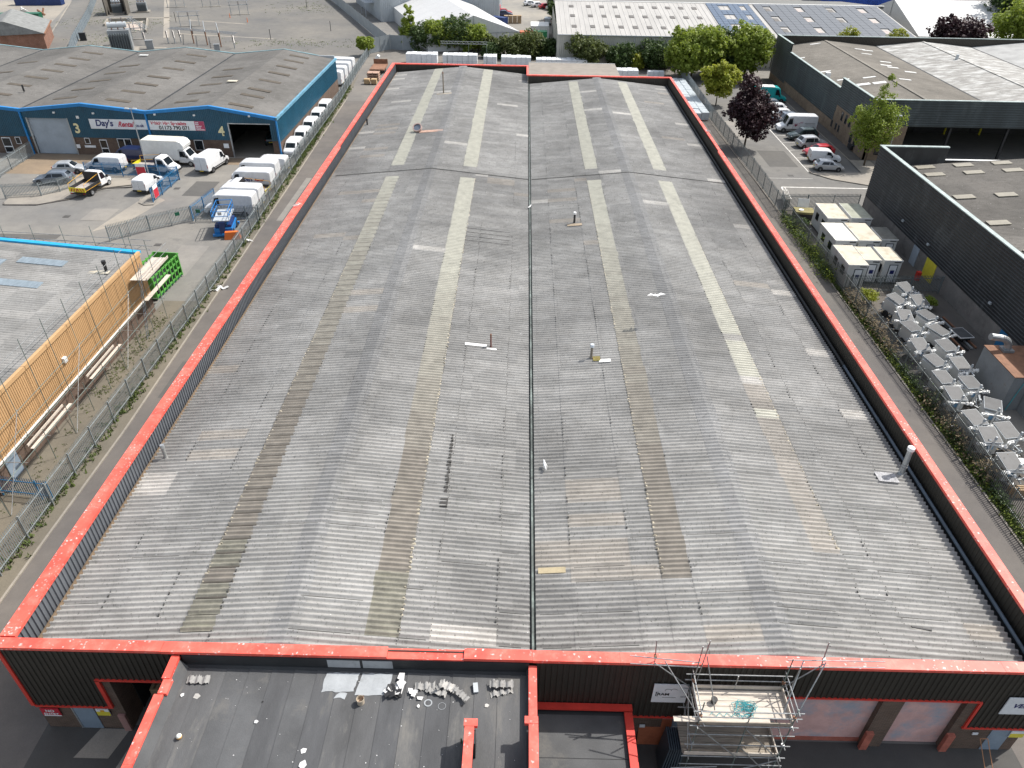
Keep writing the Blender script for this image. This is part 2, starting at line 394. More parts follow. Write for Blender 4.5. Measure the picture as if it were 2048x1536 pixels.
def text(name, body, size, mt, parent, loc, rot, shear=0, align='LEFT', sx=1):
    c = bpy.data.curves.new(name, 'FONT'); c.body = body; c.size = size; c.shear = shear; c.align_x = align; c.offset = size*.032
    tmp = bpy.data.objects.new(name, c); COL.objects.link(tmp)
    bpy.context.view_layer.update(); me = bpy.data.meshes.new_from_object(tmp); bpy.data.objects.remove(tmp); bpy.data.curves.remove(c)
    me.materials.clear(); me.materials.append(mt); o = bpy.data.objects.new(name, me); COL.objects.link(o)
    o.location = loc; o.rotation_euler = rot; o.scale = (sx, 1, 1)
    if parent: o.parent = parent
    return o
FACE_Y = (R(90), 0, 0)       # text upright, read from -y
# ================================================================== SETTING: ground
def sheet(name, pts, z, mt, **k):
    mb = MB(); mb.face(*[(p[0], p[1], z) for p in pts]); return obj(name, mb, mt, kind=k.pop('kind', 'structure'), **k)
def rect(x0, x1, y0, y1): return [(x0, y0), (x1, y0), (x1, y1), (x0, y1)]
sheet('ground', rect(-900, 900, -300, 1500), 0, tarmac)
sheet('front_yard', rect(-60, 60, -20, 18.3), .006, front_m)
sheet('alley', [(-28.25, 5), (-21.9, 5), (-21.9, 132), (-30.6, 132), (-29.6, 95), (-28.5, 50)], .010, alley_m)
sheet('alley', rect(23.7, 31.2, 17, 150), .010, alley_m)
sheet('pavement', rect(28.6, 31.2, 56, 121), .016, m_ground('patched footway', (.155, .148, .14), fine=16))
def kerb(name, pts, w=.14, h=.1, mt=concrete, z0=0.0, piece=1.8):
    """a run of kerb stones, each stone its own piece"""
    root = bpy.data.objects.new(name, None); COL.objects.link(root); tag(root, kind='structure')
    k = 0
    for a, b in zip(pts[:-1], pts[1:]):
        a, b = Vector(a), Vector(b); L = (b-a).length; n = max(1, int(L/piece)); d = (b-a)/L
        for i in range(n):
            p, q = a+d*(L*i/n+.008), a+d*(L*(i+1)/n-.008)
            mb = MB(); mb.bar((p.x, p.y, z0+h/2-.02), (q.x, q.y, z0+h/2-.02), w, h+.04)
            obj('kerb_stone', mb, mt, root); k += 1
    return root
kerb('kerb', [(-28.3, 8), (-28.2, 30), (-28.1, 40), (-28.6, 62), (-29.5, 95), (-30.6, 132)], piece=3.0)
sheet('verge', [(-29.6, 8), (-28.3, 8), (-28.15, 40), (-28.65, 62), (-29.55, 95), (-30.65, 132), (-31.9, 150), (-31.7, 112), (-30.0, 60)], .014, soil)
# repair patches and covers in the tarmac
dk_t = m_ground('fresh tarmac patch', (.11, .11, .11)); lt_t = m_ground('worn tarmac patch', (.27, .262, .25))
for x0, x1, y0, y1, m_ in ((-27.4, -25.6, 44, 49, dk_t), (-26.2, -22.6, 70, 71, dk_t), (-27.9, -27.2, 78, 92, lt_t), (-24.4, -22.4, 104, 110, lt_t), (24.4, 26.2, 36, 38, dk_t), (26.0, 27.2, 60, 74, dk_t), (24.2, 25.2, 88, 104, lt_t), (-50, -47, 77, 80.5, lt_t), (-41.5, -38.5, 85, 90, dk_t), (-57, -50, 72, 73, dk_t), (-36, -33, 64, 71, lt_t), (34.5, 38.5, 100, 107, dk_t), (33, 35, 112, 122, lt_t)): sheet('tarmac_patch', rect(x0, x1, y0, y1), .019, m_)
for x, y in ((-25.2, 40.5), (-26.5, 88), (25.6, 47), (-43, 87.4), (-38.6, 71), (36.4, 96.5), (-52, 78)): obj('manhole_cover', MB().box(x-.35, x+.35, y-.3, y+.3, .005, .028), mat('cast iron cover', (.07, .065, .06), .7) if 'cast iron cover' not in MATS else MATS['cast iron cover'], None, kind='structure')
sheet('verge', rect(31.2, 33.2, 17, 82), .014, soil)
sheet('verge', [(-33, 16), (-29.6, 8), (-29.5, 59), (-33, 59)], .018, soil)
kerb('kerb', [(31.2, 18), (31.2, 82), (30.7, 120)], piece=3.0, h=.08)
# ================================================================== MAIN WAREHOUSE
WH = thing('warehouse', 'long twin-bay warehouse with grey corrugated roof and red parapet coping', 'building', (0, 0, 0))
XL, XR, YF, YBL, YBR = -21.86, 23.7, 18.0, 129.6, 123.1
SLOPES = dict(A=([-21.0, -18.9, -15.95, -14.55, -13.15, -9.8], 1, 129.15), B=([-9.8, -6.55, -5.05, -3.7, -.75, .85], -1, 129.15),
              C=([1.15, 2.97, 5.95, 7.3, 8.72, 11.9], 1, 122.65), D=([11.9, 14.9, 16.3, 17.75, 20.7, 22.75], -1, 122.65))
STRIP = dict(A=3, B=1, C=3, D=1)
RX = dict(A=-9.8, B=-9.8, C=11.9, D=11.9)
TAN = 1.1/11.05
Y0, CW = 18.55, .9
def rz_(s, x): return 6.15-abs(x-RX[s])*TAN
NEWP = {('A',0,11),('A',0,12),('A',0,77),('A',0,84),('A',0,109),('A',0,116),('A',0,119),('A',1,100),('A',4,104),('B',0,44),('B',0,77),('B',2,66),('B',3,1),('B',3,99),('B',4,84),('B',4,116),('C',0,59),('C',4,67),('C',4,95),('C',4,106),('D',0,57),('D',0,93),('D',4,20),('D',4,28),('D',4,38),('D',4,53),('D',4,67),('D',4,81),('D',4,91),('D',4,112)}
TANP = {('A',0,24),('A',1,14),('A',1,16),('A',1,48),('A',1,60),('A',1,73),('A',1,76),('A',1,83),('A',1,85),('A',1,87),('A',2,47),('A',2,57),('A',2,60),('A',4,32),('A',4,35),('B',3,64),('B',3,65),('B',4,61),('C',0,6),('C',0,7),('C',1,5),('C',1,6),('C',1,7),('C',1,9),('C',1,11),('C',1,12),('C',1,53),('C',1,59),('C',1,62),('C',2,5),('C',2,47),('C',2,65),('C',4,1),('D',3,83),('D',3,102),('D',3,39),('D',4,2),('D',4,109)}
def light_kind(s, j):
    y = Y0+CW*(j+.5); r = random.random()
    y_ = y
    if not (19.4 < y < 77.2 or 80.4 < y < (128 if s in 'AB' else 121)): return None
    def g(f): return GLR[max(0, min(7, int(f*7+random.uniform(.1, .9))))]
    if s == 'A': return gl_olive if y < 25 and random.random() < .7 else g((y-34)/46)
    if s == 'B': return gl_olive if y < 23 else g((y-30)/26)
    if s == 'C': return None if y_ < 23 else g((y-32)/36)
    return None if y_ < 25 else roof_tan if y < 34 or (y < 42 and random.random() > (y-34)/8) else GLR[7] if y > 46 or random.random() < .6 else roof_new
SHEETS = {}
def sheet_mesh(L, mt):
    key = (round(L, 2), mt.name)
    if key not in SHEETS:
        mb = MB(); corr(mb, (0, 0, 0), (L, 0), CW); SHEETS[key] = mb.mesh('roof_sheet', mt)
    return SHEETS[key]
far_mb = MB(); far_light = MB(); near_sheets = 0
FARM = {}
LIGHT_N = dict(A=0, B=0, C=0, D=0)
for s, (br, sg, yend) in SLOPES.items():
    ncol = int((yend-Y0)/CW)
    for i in range(5):
        xa, xb = (br[i], br[i+1]) if sg > 0 else (br[i+1], br[i])       # low, high
        lapped = i > 0 if sg > 0 else i < 4
        xl = xa-sg*(.09 if lapped else 0)
        zl, zh = rz_(s, xl)+.016, rz_(s, xb)
        L = math.hypot(xb-xl, zh-zl); ang = math.atan2(zh-zl, abs(xb-xl))
        for j in range(ncol):
            y = Y0+CW*j
            mt = roof_m; nm = 'roof_sheet'; isl = False
            if i == STRIP[s]:
                lk = light_kind(s, j)
                if lk: mt = lk; nm = 'rooflight_sheet'; isl = True
            if not isl:
                if (s, i, j) in NEWP: mt = roof_new; nm = 'replacement_sheet'
                elif (s, i, j) in TANP: mt = roof_tan; nm = 'replacement_sheet'
            dz = .012 if isl else 0
            jit = random.uniform(-.004, .004)
            if isl: LIGHT_N[s] += 1
            if (isl and LIGHT_N[s] <= 75) or nm == 'replacement_sheet' or (not isl and j < 17):
                loc = (xl, y if sg > 0 else y+CW, zl+dz+jit)
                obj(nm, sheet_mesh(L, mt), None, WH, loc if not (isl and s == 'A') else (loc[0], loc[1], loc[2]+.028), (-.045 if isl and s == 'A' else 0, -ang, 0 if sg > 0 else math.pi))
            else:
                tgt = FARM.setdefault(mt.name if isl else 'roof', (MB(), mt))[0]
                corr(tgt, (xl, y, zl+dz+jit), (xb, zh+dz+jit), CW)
for k, (mb, mt) in FARM.items():
    obj('far_roof_sheets' if k == 'roof' else 'far_rooflights', mb, mt, WH, kind='stuff')
seal = mat('crumbling beige edge seal', (.40, .36, .28), .95, .3, 5, 20)
for s, x, y0, y1 in (('A', -14.6, 22, 60), ('B', -5.0, 19.6, 77), ('C', 7.26, 23.2, 77), ('D', 16.34, 25, 62), ('B', -5.0, 81, 127), ('D', 16.34, 81, 120)):
    mb = MB(); y = y0
    while y < y1:
        if random.random() < .8:
            w_, l, h = random.uniform(.03, .11), random.uniform(.08, .22), random.uniform(.02, .06); z = rz_(s, x)+.05; xx = x+random.uniform(-.05, .05)
            mb.hexa([(xx-w_, y, z), (xx+w_, y, z), (xx+w_, y+l, z), (xx-w_, y+l, z), (xx-w_*.5, y+.02, z+h), (xx+w_*.5, y+.02, z+h), (xx+w_*.5, y+l-.02, z+h), (xx-w_*.5, y+l-.02, z+h)])
        y += random.uniform(.1, .3)
    obj('edge_seal', mb, seal, WH, kind='stuff')
seam = MB(); bolts = MB(); rr_ = random.Random(4)
for s, (br, sg, yend) in SLOPES.items():
    for i in range(5):
        if i == STRIP[s]: continue
        xa, xb = br[i], br[i+1]
        for j in range(int((yend-Y0)/CW)):
            y = Y0+CW*j
            if rr_.random() < .3:
                a_, b_ = xa+rr_.random()*.3, xb-rr_.random()*.6; d_ = .022
                seam.face((a_, y-d_, rz_(s, a_)+.026), (b_, y-d_, rz_(s, b_)+.026), (b_, y+d_*.6, rz_(s, b_)+.026), (a_, y+d_*.6, rz_(s, a_)+.026))
            if y < 62:
                for c_ in range(3):
                    if rr_.random() < .75:
                        yy = y+.15+.3*c_; xx = xa+(.13 if i else .3)+rr_.uniform(-.03, .03); z = rz_(s, xx)+.105; q_ = .022; bolts.box(xx-q_, xx+q_, yy-q_, yy+q_, z, z+.028)
    for i in range(1, 5):
        x = br[i]-.05*sg
        y = Y0
        while y < yend-2:
            L_ = rr_.uniform(.3, 2.5)
            if rr_.random() < .22:
                k_ = 0
                while k_ < L_:
                    w_ = rr_.uniform(.01, .03); h_ = rz_(s, x)+.075+rr_.uniform(0, .04); seam.box(x-w_, x+w_, y+k_, y+k_+rr_.uniform(.05, .16), h_-.06, h_+.012); k_ += .2
            y += L_
obj('lap_seams', seam, mat('dark lap sealant', (.055, .055, .052), .9), WH, kind='stuff'); obj('fixing_bolts', bolts, mat('rusty bolt caps', (.07, .062, .055), .8), WH, kind='stuff')
tar = MB(); y = 28.6
while y < 33.5: tar.box(-3.8+rr_.uniform(-.06, .05), -3.68+rr_.uniform(-.04, .06), y, y+rr_.uniform(.1, .24), 5.5, 5.68); y += .21
tar.box(-3.95, -3.55, 27.6, 28.2, 5.5, 5.665)
for k_ in range(4): tar.hexa([(-4.9, 61.2+k_*.9, 5.6), (-.9, 61.2+k_*.9, 5.2), (-.9, 61.28+k_*.9, 5.2), (-4.9, 61.28+k_*.9, 5.6), (-4.9, 61.2+k_*.9, 5.735), (-.9, 61.2+k_*.9, 5.335), (-.9, 61.24+k_*.9, 5.335), (-4.9, 61.24+k_*.9, 5.735)])
obj('tar_repairs', tar, mat('old tar', (.05, .048, .045), .9), WH, kind='stuff')
lap_shadow_m = mat('dark lap shadow', (.075, .066, .055), .8)  # dark bars standing in for the shadow at each rooflight sheet lap
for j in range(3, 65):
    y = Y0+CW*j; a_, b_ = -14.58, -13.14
    obj('lap_shadow_bar', MB().hexa([(a_, y-.05, rz_('A', a_)+.03), (b_, y-.05, rz_('A', b_)+.03), (b_, y+.06, rz_('A', b_)+.03), (a_, y+.06, rz_('A', a_)+.03), (a_, y-.04, rz_('A', a_)+.085), (b_, y-.04, rz_('A', b_)+.085), (b_, y+.05, rz_('A', b_)+.085), (a_, y+.05, rz_('A', a_)+.085)]), lap_shadow_m, WH)
# ridge caps, joint flashings, gutters
for rx, yend in ((-9.8, 129.1), (11.9, 122.6)):
    y = Y0
    while y < yend-.1:
        q = min(y+1.8, yend); mb = MB(); q = q if q-y > 1.7 else y+1.8
        m2 = MB(); corr(m2, (rx-.8, y, 6.15-.8*TAN+.014), (rx, 6.164), q-y); obj('ridge_cap', m2, ridge_d, WH)
        corr(mb, (rx+.5, y, 6.15-.5*TAN+.012), (rx, 6.162), q-y)
        obj('ridge_cap', mb, ridge_m, WH); y = q
    for sgn in (-1, 1):
        w_ = 11.0 if sgn*rx < 0 or rx > 0 else 10.5
        mb = MB(); mb.bar((rx, 78.5, 6.25), (rx+sgn*10.7, 78.5, 6.25-10.7*TAN), .16, .14)
        obj('joint_flashing', mb, MATS['dark lap sealant'], WH)
gut = mat('mossy lead gutter', (.10, .115, .105), .6, .4, .5, 8, dirt=(.20, .24, .22), dk=.5, dscale=.8)
obj('valley_gutter', MB().box(.83, 1.17, 18.5, 129, 4.85, 4.97).box(.95, 1.05, 18.5, 129, 4.97, 5.2), gut, WH)
obj('eaves_gutter', MB().box(-21.24, -21.0, 18.5, 129, 4.9, 4.98).box(-21.07, -20.97, 18.5, 129, 4.98, 5.12), mat('brown gutter lip', (.17, .12, .075), .7), WH)
obj('eaves_gutter', MB().box(22.72, 23.25, 18.5, 122.7, 4.84, 4.9), felt_wet, WH)
y = 18.6; rail_b = mat('blue grey gutter pipe', (.075, .1, .13), .45)
while y < 122:
    q = min(y+6, 122.6)
    obj('gutter_pipe', MB().tube((23.0, y, 5.22), (23.0, q-.04, 5.22), .09, 8).tube((23.0, q-.12, 5.22), (23.0, q-.04, 5.22), .115, 8), rail_b if y < 40 else felt_wet, WH)
    y = q
# walls: inner parapet faces, outer walls
ZP = 6.3
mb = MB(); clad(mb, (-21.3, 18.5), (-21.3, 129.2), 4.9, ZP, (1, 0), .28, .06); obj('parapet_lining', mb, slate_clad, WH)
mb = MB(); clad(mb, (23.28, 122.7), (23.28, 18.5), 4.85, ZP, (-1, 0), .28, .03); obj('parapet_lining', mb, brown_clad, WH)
mb = MB(); clad(mb, (-21.3, 129.2), (.75, 129.2), 4.8, ZP, (0, -1), .28, .03); obj('parapet_lining', mb, brown_clad, WH)
mb = MB(); clad(mb, (.9, 122.7), (23.28, 122.7), 4.8, ZP, (0, -1), .28, .03); obj('parapet_lining', mb, brown_clad, WH)
mb = MB(); mb.face((.8, 129.2, 0), (.8, 122.9, 0), (.8, 122.9, ZP), (.8, 129.2, ZP)); obj('return_wall', mb, brown_clad, WH)
mb = MB(); clad(mb, (XL+.1, 129.5), (XL+.1, 18.1), 2, ZP, (-1, 0), .25, .035); clad(mb, (XR-.1, 18.1), (XR-.1, 123), 2, ZP, (1, 0), .25, .035)
clad(mb, (.9, 129.5), (XL+.1, 129.5), 0, ZP, (0, 1), .25, .035); clad(mb, (XR-.1, 123), (.9, 123), 0, ZP, (0, 1), .25, .035)
obj('side_cladding', mb, brown_clad, WH)
boxes('brick_wall', brick_m, WH, (XL+.16, XL+.4, 18.5, 129.4, 0, 2.02), (XR-.4, XR-.16, 18.5, 122.9, 0, 2.02))
# inside faces of the front parapet, so the coping has a wall below it
obj('parapet_back', MB().box(-21.3, 23.28, 18.36, 18.42, 4.3, ZP), brown_clad, WH)
# coping pieces
def coping(x0, x1, y0, y1, z, long_axis, piece=3.0, h=.17, mt=red_m, parent=WH, z0=None):
    a, b = (y0, y1) if long_axis == 'y' else (x0, x1); n = max(1, int(round((b-a)/piece)))
    for i in range(n):
        p, q = a+(b-a)*i/n, a+(b-a)*(i+1)/n-.006; dz = random.uniform(-.004, .004)
        mb = MB()
        if long_axis == 'y': mb.box(x0, x1, p, q, z-h+dz, z+dz)
        else: mb.box(p, q, y0, y1, z-h+dz, z+dz)
        obj('coping', mb, mt, parent)
coping(XL, -21.2, 18.58, 85, 6.42, 'y', mt=red_l); coping(XL+.02, -21.36, 85, 129.0, 6.40, 'y')
coping(23.2, XR, 18.58, 86, 6.42, 'y'); coping(23.34, XR-.02, 86, 122.6, 6.40, 'y')
coping(XL+.02, .58, 129.05, 129.5, 6.40, 'x'); coping(.9, XR-.02, 122.65, 123.06, 6.40, 'x')
coping(.6, .88, 122.62, 129.48, 6.41, 'y')
for x0, x1, z in ((XL, -14.75, 6.40), (-14.75, -5.2, 6.38), (-5.2, -1.95, 6.27), (-1.95, .95, 6.38), (.95, 12, 6.36), (12, XR, 6.34)):
    coping(x0, x1-.004, 18.02, 18.52, z, 'x', 3.3)
# ---- front wall: cladding with openings, brick below
FW = 18.12
def fc(x0, x1, z0, z1):
    mb = MB(); clad(mb, (x0, FW), (x1, FW), z0, z1, (0, -1), .25, .04); obj('front_cladding', mb, brown_clad, WH)
fc(XL+.1, -18.25, 1.9, 6.22); fc(-18.25, -14.3, 4.05, 6.22); fc(1.12, 5.4, 2.7, 6.2); fc(5.4, 10.96, 2.2, 6.2); fc(10.96, 20.7, 4.0, 6.2); fc(20.7, XR-.1, 1.9, 6.2)

obj('front_trim', MB().box(XL-.02, XL+.14, FW-.06, FW+.06, 1.9, 6.22).box(XL+.14, -18.25, FW-.07, FW+.05, 1.82, 1.9), red_plain, WH)
obj('front_trim', MB().box(-18.3, -18.12, FW-.08, FW+.1, 1.85, 4.05).box(-18.3, -14.6, FW-.08, FW+.1, 4.0, 4.1), red_plain, WH)
obj('front_trim', MB().box(5.4, 10.9, FW-.07, FW+.05, 2.12, 2.2).box(10.9, 11.05, FW-.08, FW+.1, 2.12, 4.0).box(10.9, 20.72, FW-.07, FW+.05, 3.92, 4.0), red_plain, WH)
obj('front_trim', MB().box(20.6, XR-.1, FW-.07, FW+.05, 1.82, 1.9).box(20.64, 20.76, FW-.068, FW+.048, 1.9, 3.92), red_plain, WH)
boxes('brick_wall', brick_m, WH, (XL+.15, -20.1, FW+.03, FW+.3, 0, 1.85), (-19.15, -18.12, FW+.03, FW+.3, 0, 1.85), (-18.12, -17.75, FW+.03, FW+1.1, 0, 4.0), (5.35, 7.0, FW+.03, FW+.3, 0, 2.15), (10.6, 11.0, FW+.03, FW+.9, 0, 3.95), (7.0, 10.6, FW+.03, FW+.3, 0, .9), (20.7, 22.1, FW+.03, FW+.3, 0, 1.85), (23.0, XR-.15, FW+.03, FW+.3, 0, 1.85))
boxes('brick_pier', brick_m, WH, (16.5, 17.45, FW+.02, FW+.6, 0, 3.94), (20.2, 20.7, FW+.02, FW+.6, 0, 3.94))
obj('pier_guard', MB().box(-18.1, -17.78, FW-.1, FW+.01, 0, 1.3), mat('pink faded paint', (.36, .2, .18), .7), WH)
for x in (16.42, 20.14): obj('pier_guard', MB().box(x, x+.34, FW-.16, FW+.012, 0, 1.35), red_fade, WH)
obj('window', MB().box(7.0, 10.6, FW+.12, FW+.16, .9, 2.14), door_blue, WH)
def shutter(x0, x1, y, z1, mt, z0=0.02):
    mb = MB(); n = int((z1-z0)/.1)
    for i in range(n):
        z = z0+(z1-z0)*i/n; mb.prof([(y, z), (y-.025, z+.03), (y-.025, z+.07), (y, z+.1)], x0, x1)
    return mb
obj('roller_shutter', shutter(11.0, 16.5, FW+.3, 3.95, shutter_pink), shutter_pink, WH)
obj('roller_shutter', shutter(17.45, 20.2, FW+.3, 3.95, shutter_pink), shutter_pink, WH)
obj('roller_shutter', shutter(-17.75, -14.4, FW+.9, 4.0, shutter_m, 3.1), shutter_m, WH)
obj('shutter_base_rail', MB().box(11.0, 16.5, FW+.24, FW+.33, .02, .3), red_fade, WH)
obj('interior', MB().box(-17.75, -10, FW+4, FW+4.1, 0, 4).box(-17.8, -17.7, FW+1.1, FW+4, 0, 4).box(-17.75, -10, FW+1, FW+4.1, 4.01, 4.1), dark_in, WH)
obj('door', MB().box(-20.1, -19.15, FW+.0, FW+.08, .02, 1.88), door_blue, WH); obj('door', MB().box(22.1, 23.0, FW+.0, FW+.08, .02, 1.88), door_blue, WH)
obj('door_frame', MB().box(-20.17, -20.1, FW-.02, FW+.1, .02, 1.86), steel, WH)
# far inside shelving seen through the open shutter
sh = thing('pallet_stack', 'stack of timber pallets inside the half open warehouse shutter', 'pallets', (-16.6, 19.9, 0))
for k in range(9):
    mb = MB()
    for q in range(5): mb.box(-.6+q*.26, -.45+q*.26, -.5, .5, .1, .125)
    for q in (-.5, 0, .5): mb.box(-.6, .6, q-.04, q+.04, 0, .1)
    obj('pallet', mb, wood, sh, (0, 0, .02+k*.14))
# ---- flat-roofed annex
AX = thing('annex', 'flat-roofed black felt annex with red capped parapets at the warehouse front', 'building', (0, 0, 0))
ZA = 5.5; KA = 28/29
xs = -13.9
while xs < .6:
    q = min(xs+.96, .8); mb = MB()
    a, b = xs-.04, q
    mb.hexa([(a, 5, ZA-.02), (b, 5, ZA-.03), (b, 18.05, ZA-.03), (a, 18.05, ZA-.02), (a, 5, ZA+.016), (b, 5, ZA-.008), (b, 18.05, ZA-.008), (a, 18.05, ZA+.016)])
    obj('felt_strip', mb, random.choice(felts), AX); xs = q
obj('felt_upstand', MB().box(-13.9, .8, 17.99, 18.1, ZA-.02, 6.18).hexa([(-13.9, 17.85, ZA), (.8, 17.85, ZA), (.8, 17.995, ZA), (-13.9, 17.995, ZA), (-13.9, 17.95, ZA+.1), (.8, 17.95, ZA+.1), (.8, 17.995, ZA+.1), (-13.9, 17.995, ZA+.1)]), felt_wet, AX)
obj('felt_upstand', MB().hexa([(-14.0, 5, ZA), (-13.7, 5, ZA+.016), (-13.7, 17.9, ZA+.016), (-14.0, 17.9, ZA), (-14.0, 5, 5.98), (-13.95, 5, 5.98), (-13.95, 17.9, 5.98), (-14.0, 17.9, 5.98)]), felt, AX)
obj('felt_upstand', MB().box(.7, .8, 5, 17.9, ZA, 5.9), felt_wet, AX)
coping(-14.31, -13.97, 16.95, 18.01, 6.16, 'y', parent=AX); coping(-14.22, -13.86, 16.3, 16.95, 6.12, 'y', parent=AX); coping(-14.36, -13.98, 5, 16.3, 6.08, 'y', parent=AX)
coping(.78, 1.12, 15.3, 18.01, 6.02, 'y', parent=AX); coping(.60, 1.12, 15.0, 15.3, 6.86, 'y', parent=AX); coping(.76, 1.12, 5, 15.0, 6.85, 'y', parent=AX)
boxes('wall', brick_m, AX, (-14.28, -14.0, 5, 17.95, 0, 5.9), (.84, 1.08, 5, 15.25, 0, 6.68), (.845, 1.075, 15.25, 17.9, 0, 5.85))
obj('wall', MB().box(-14.0, .84, 5, 5.3, 0, 6.0), brick_m, AX)
coping(-1.72, -1.2, 14.85, 15.15, 6.86, 'y', parent=AX); coping(-1.68, -1.32, 5, 14.85, 6.85, 'y', parent=AX)
obj('upstand_wall', MB().box(-1.62, -1.36, 5, 15.1, ZA, 6.69), felt_wet, AX); obj('upstand_box', MB().box(-1.355, -1.26, 14.3, 14.84, ZA, 6.6), felt_wet, AX)
# silver painted patches on the felt (solid paint, own irregular outline)
def blob(name, pts, z, mt, parent, jag=.05, **k):
    out = []; pts = [(px_*KA, py_*KA) for px_, py_ in pts] if parent is AX else pts
    for (x, y), (x2, y2) in zip(pts, pts[1:]+pts[:1]):
        n = max(1, int(math.hypot(x2-x, y2-y)/.14))
        for i in range(n):
            out.append((x+(x2-x)*i/n+random.uniform(-jag, jag), y+(y2-y)*i/n+random.uniform(-jag, jag), z))
    mb = MB(); mb.face(*out); return obj(name, mb, mt, parent, **k)
silver = mat('silver roof paint', (.34, .36, .375), .6, .15, 1.5, 16, dirt=(.22, .23, .235), dk=.56, dscale=1.8)
blob('paint_patch', [(-8.1, 17.5), (-6.72, 17.55), (-6.6, 18.42), (-8.05, 18.42)], ZA+.022, silver, AX, .03)
blob('paint_patch', [(-6.62, 17.38), (-5.25, 17.42), (-5.15, 18.42), (-6.5, 18.42)], ZA+.022, silver, AX, .03)
blob('paint_patch', [(-7.55, 17.24), (-7.0, 17.22), (-6.95, 17.5), (-7.25, 17.54)], ZA+.024, silver, AX, .05)
obj('paint_patch', MB().box(-7.75, -6.37, 17.97, 17.985, ZA+.12, 6.12).box(-6.25, -4.98, 17.97, 17.985, ZA+.12, 6.12), silver, AX)
# lower flat roof
LR = thing('porch_roof', 'small low flat roof with one red capped edge beside the annex', 'porch roof', (0, 0, 0))
obj('felt_roof', MB().box(1.1, 5.1, 5, 18.06, 2.75, 2.9), felt_wet, LR); obj('wall', MB().box(5.1, 5.4, 5, 17.85, 0, 2.95), brick_m, LR)
coping(5.08, 5.44, 5, 17.72, 3.14, 'y', parent=LR, mt=red_plain); coping(1.14, 5.46, 17.76, 18.06, 3.2, 'x', 4.3, parent=LR, mt=red_plain, h=.1)
for i in range(6): obj('felt_strip', MB().box(1.1, 5.08, 6+i*1.95, 7.91+i*1.95, 2.9, 2.908+.003*(i % 2)), felt, LR)
# ---- debris on the annex roof
def broken_sheet(name, label, x, y, z, rz, tilt, L=.5, wdt=.9, mt=roof_m):
    mb = MB(); h8 = (0, 0, .2, .8, 1, 1, .8, .2); n = int(wdt/.3*8); rows = [(0, random.uniform(.0, .1)), (1, L)]
    e0 = [random.uniform(0, .09) for _ in range(n+1)]; e1 = [L-random.uniform(0, .14) for _ in range(n+1)]
    for t in (0, -.012):
        for i in range(n+1):
            yy = wdt*i/n-wdt/2; hz = .075*h8[i % 8]+t
            mb.v.append((yy, e0[i], hz)); mb.v.append((yy, e1[i], hz))
    m_ = 2*(n+1)
    for i in range(n):
        j = 2*i; mb.f.append((j, j+2, j+3, j+1)); mb.f.append((m_+j, m_+j+1, m_+j+3, m_+j+2))
        mb.f.append((j, m_+j, m_+j+2, j+2)); mb.f.append((j+1, j+3, m_+j+3, m_+j+1))
    return obj(name, mb, mt, None, (x*KA, y*KA+.32, z), (tilt, 0, rz), label=label, cat='roof offcut', group='broken roof sheets on the annex')
broken_sheet('sheet_offcut', 'short corrugated offcut against the upstand beside the annex left parapet', -13.5, 17.35, ZA+.05, 0, R(14), .42, .95)
broken_sheet('sheet_offcut', 'topmost corrugated offcut propped in the corner by the right annex parapet', -.35, 17.42, ZA+.16, R(0), R(12), .4, 1.0)
broken_sheet('sheet_offcut', 'lower corrugated offcut lying askew in the corner by the right parapet', -.3, 17.15, ZA+.03, R(14), 0, .34, .95)
for k, (lab, x, y, rz, t, L, wd) in enumerate((('left end offcut of the heaped corrugated sheets on the annex roof', -3.65, 17.3, 4, 10, .42, .85), ('front offcut of the corrugated heap, lying lowest', -3.2, 17.08, -14, 4, .36, .9),
        ('middle offcut of the corrugated heap with a pale broken edge', -2.75, 17.3, -24, 16, .4, .75), ('right end offcut of the corrugated heap, slanting away', -2.2, 17.0, -42, 8, .36, .85), ('small offcut standing on edge in the corrugated heap', -2.95, 17.38, 60, 55, .3, .4))):
    broken_sheet('sheet_offcut', lab, x, y, ZA+.04+.045*k, R(rz), R(t), L, wd, roof_m if k != 2 else roof_new)
def crumple(name, label, x, y, s, mt, cat, group=None, flat=.4):
    mb = MB(); n = 7
    for i in range(n):
        a = random.uniform(0, 6.28); c = Vector((random.gauss(0, s*.45), random.gauss(0, s*.4), s*flat*random.random()))
        u = Vector((math.cos(a), math.sin(a), random.uniform(-.5, .5)))*s*.5; v = Vector((-math.sin(a), math.cos(a), random.uniform(-.4, .6)))*s*.35
        mb.face(c-u-v, c+u-v*.4, c+u*.7+v, c-u*.6+v*1.1)
    return obj(name, mb, mt, None, (x*KA, y*KA+.25, ZA+.04), label=label, cat=cat, group=group)
crumple('plastic_wrapping', 'crumpled white and black plastic wrapping beside the silver paint patch', -4.75, 17.5, .42, paper, 'litter')
crumple('plastic_bag', 'torn black plastic bag under the white wrapping on the annex roof', -4.95, 17.3, .36, black_p, 'litter')
crumple('plastic_scrap', 'smaller crumpled white plastic scrap between the wrapping and the corrugated heap', -4.1, 17.22, .26, paper, 'litter')
def scrap(label, x, y, s, rz, mt=paper):
    mb = MB(); mb.prism([(-s, -s*.5), (s*.2, -s*.8), (s, 0), (s*.1, s*.7), (-s*.7, s*.6)], 0, .012); mb.xf(Matrix.Rotation(.25, 4, 'X'))
    obj('paper_scrap', mb, mt, None, (x*KA, y*KA, ZA+.04), (0, 0, rz), label=label, cat='litter')
scrap('bent white paper scrap in the middle of the annex roof', -8.2, 14.95, .13, .6); scrap('pointed white paper scrap nearest the bottom edge of the annex roof', -8.1, 14.4, .18, 1.3)
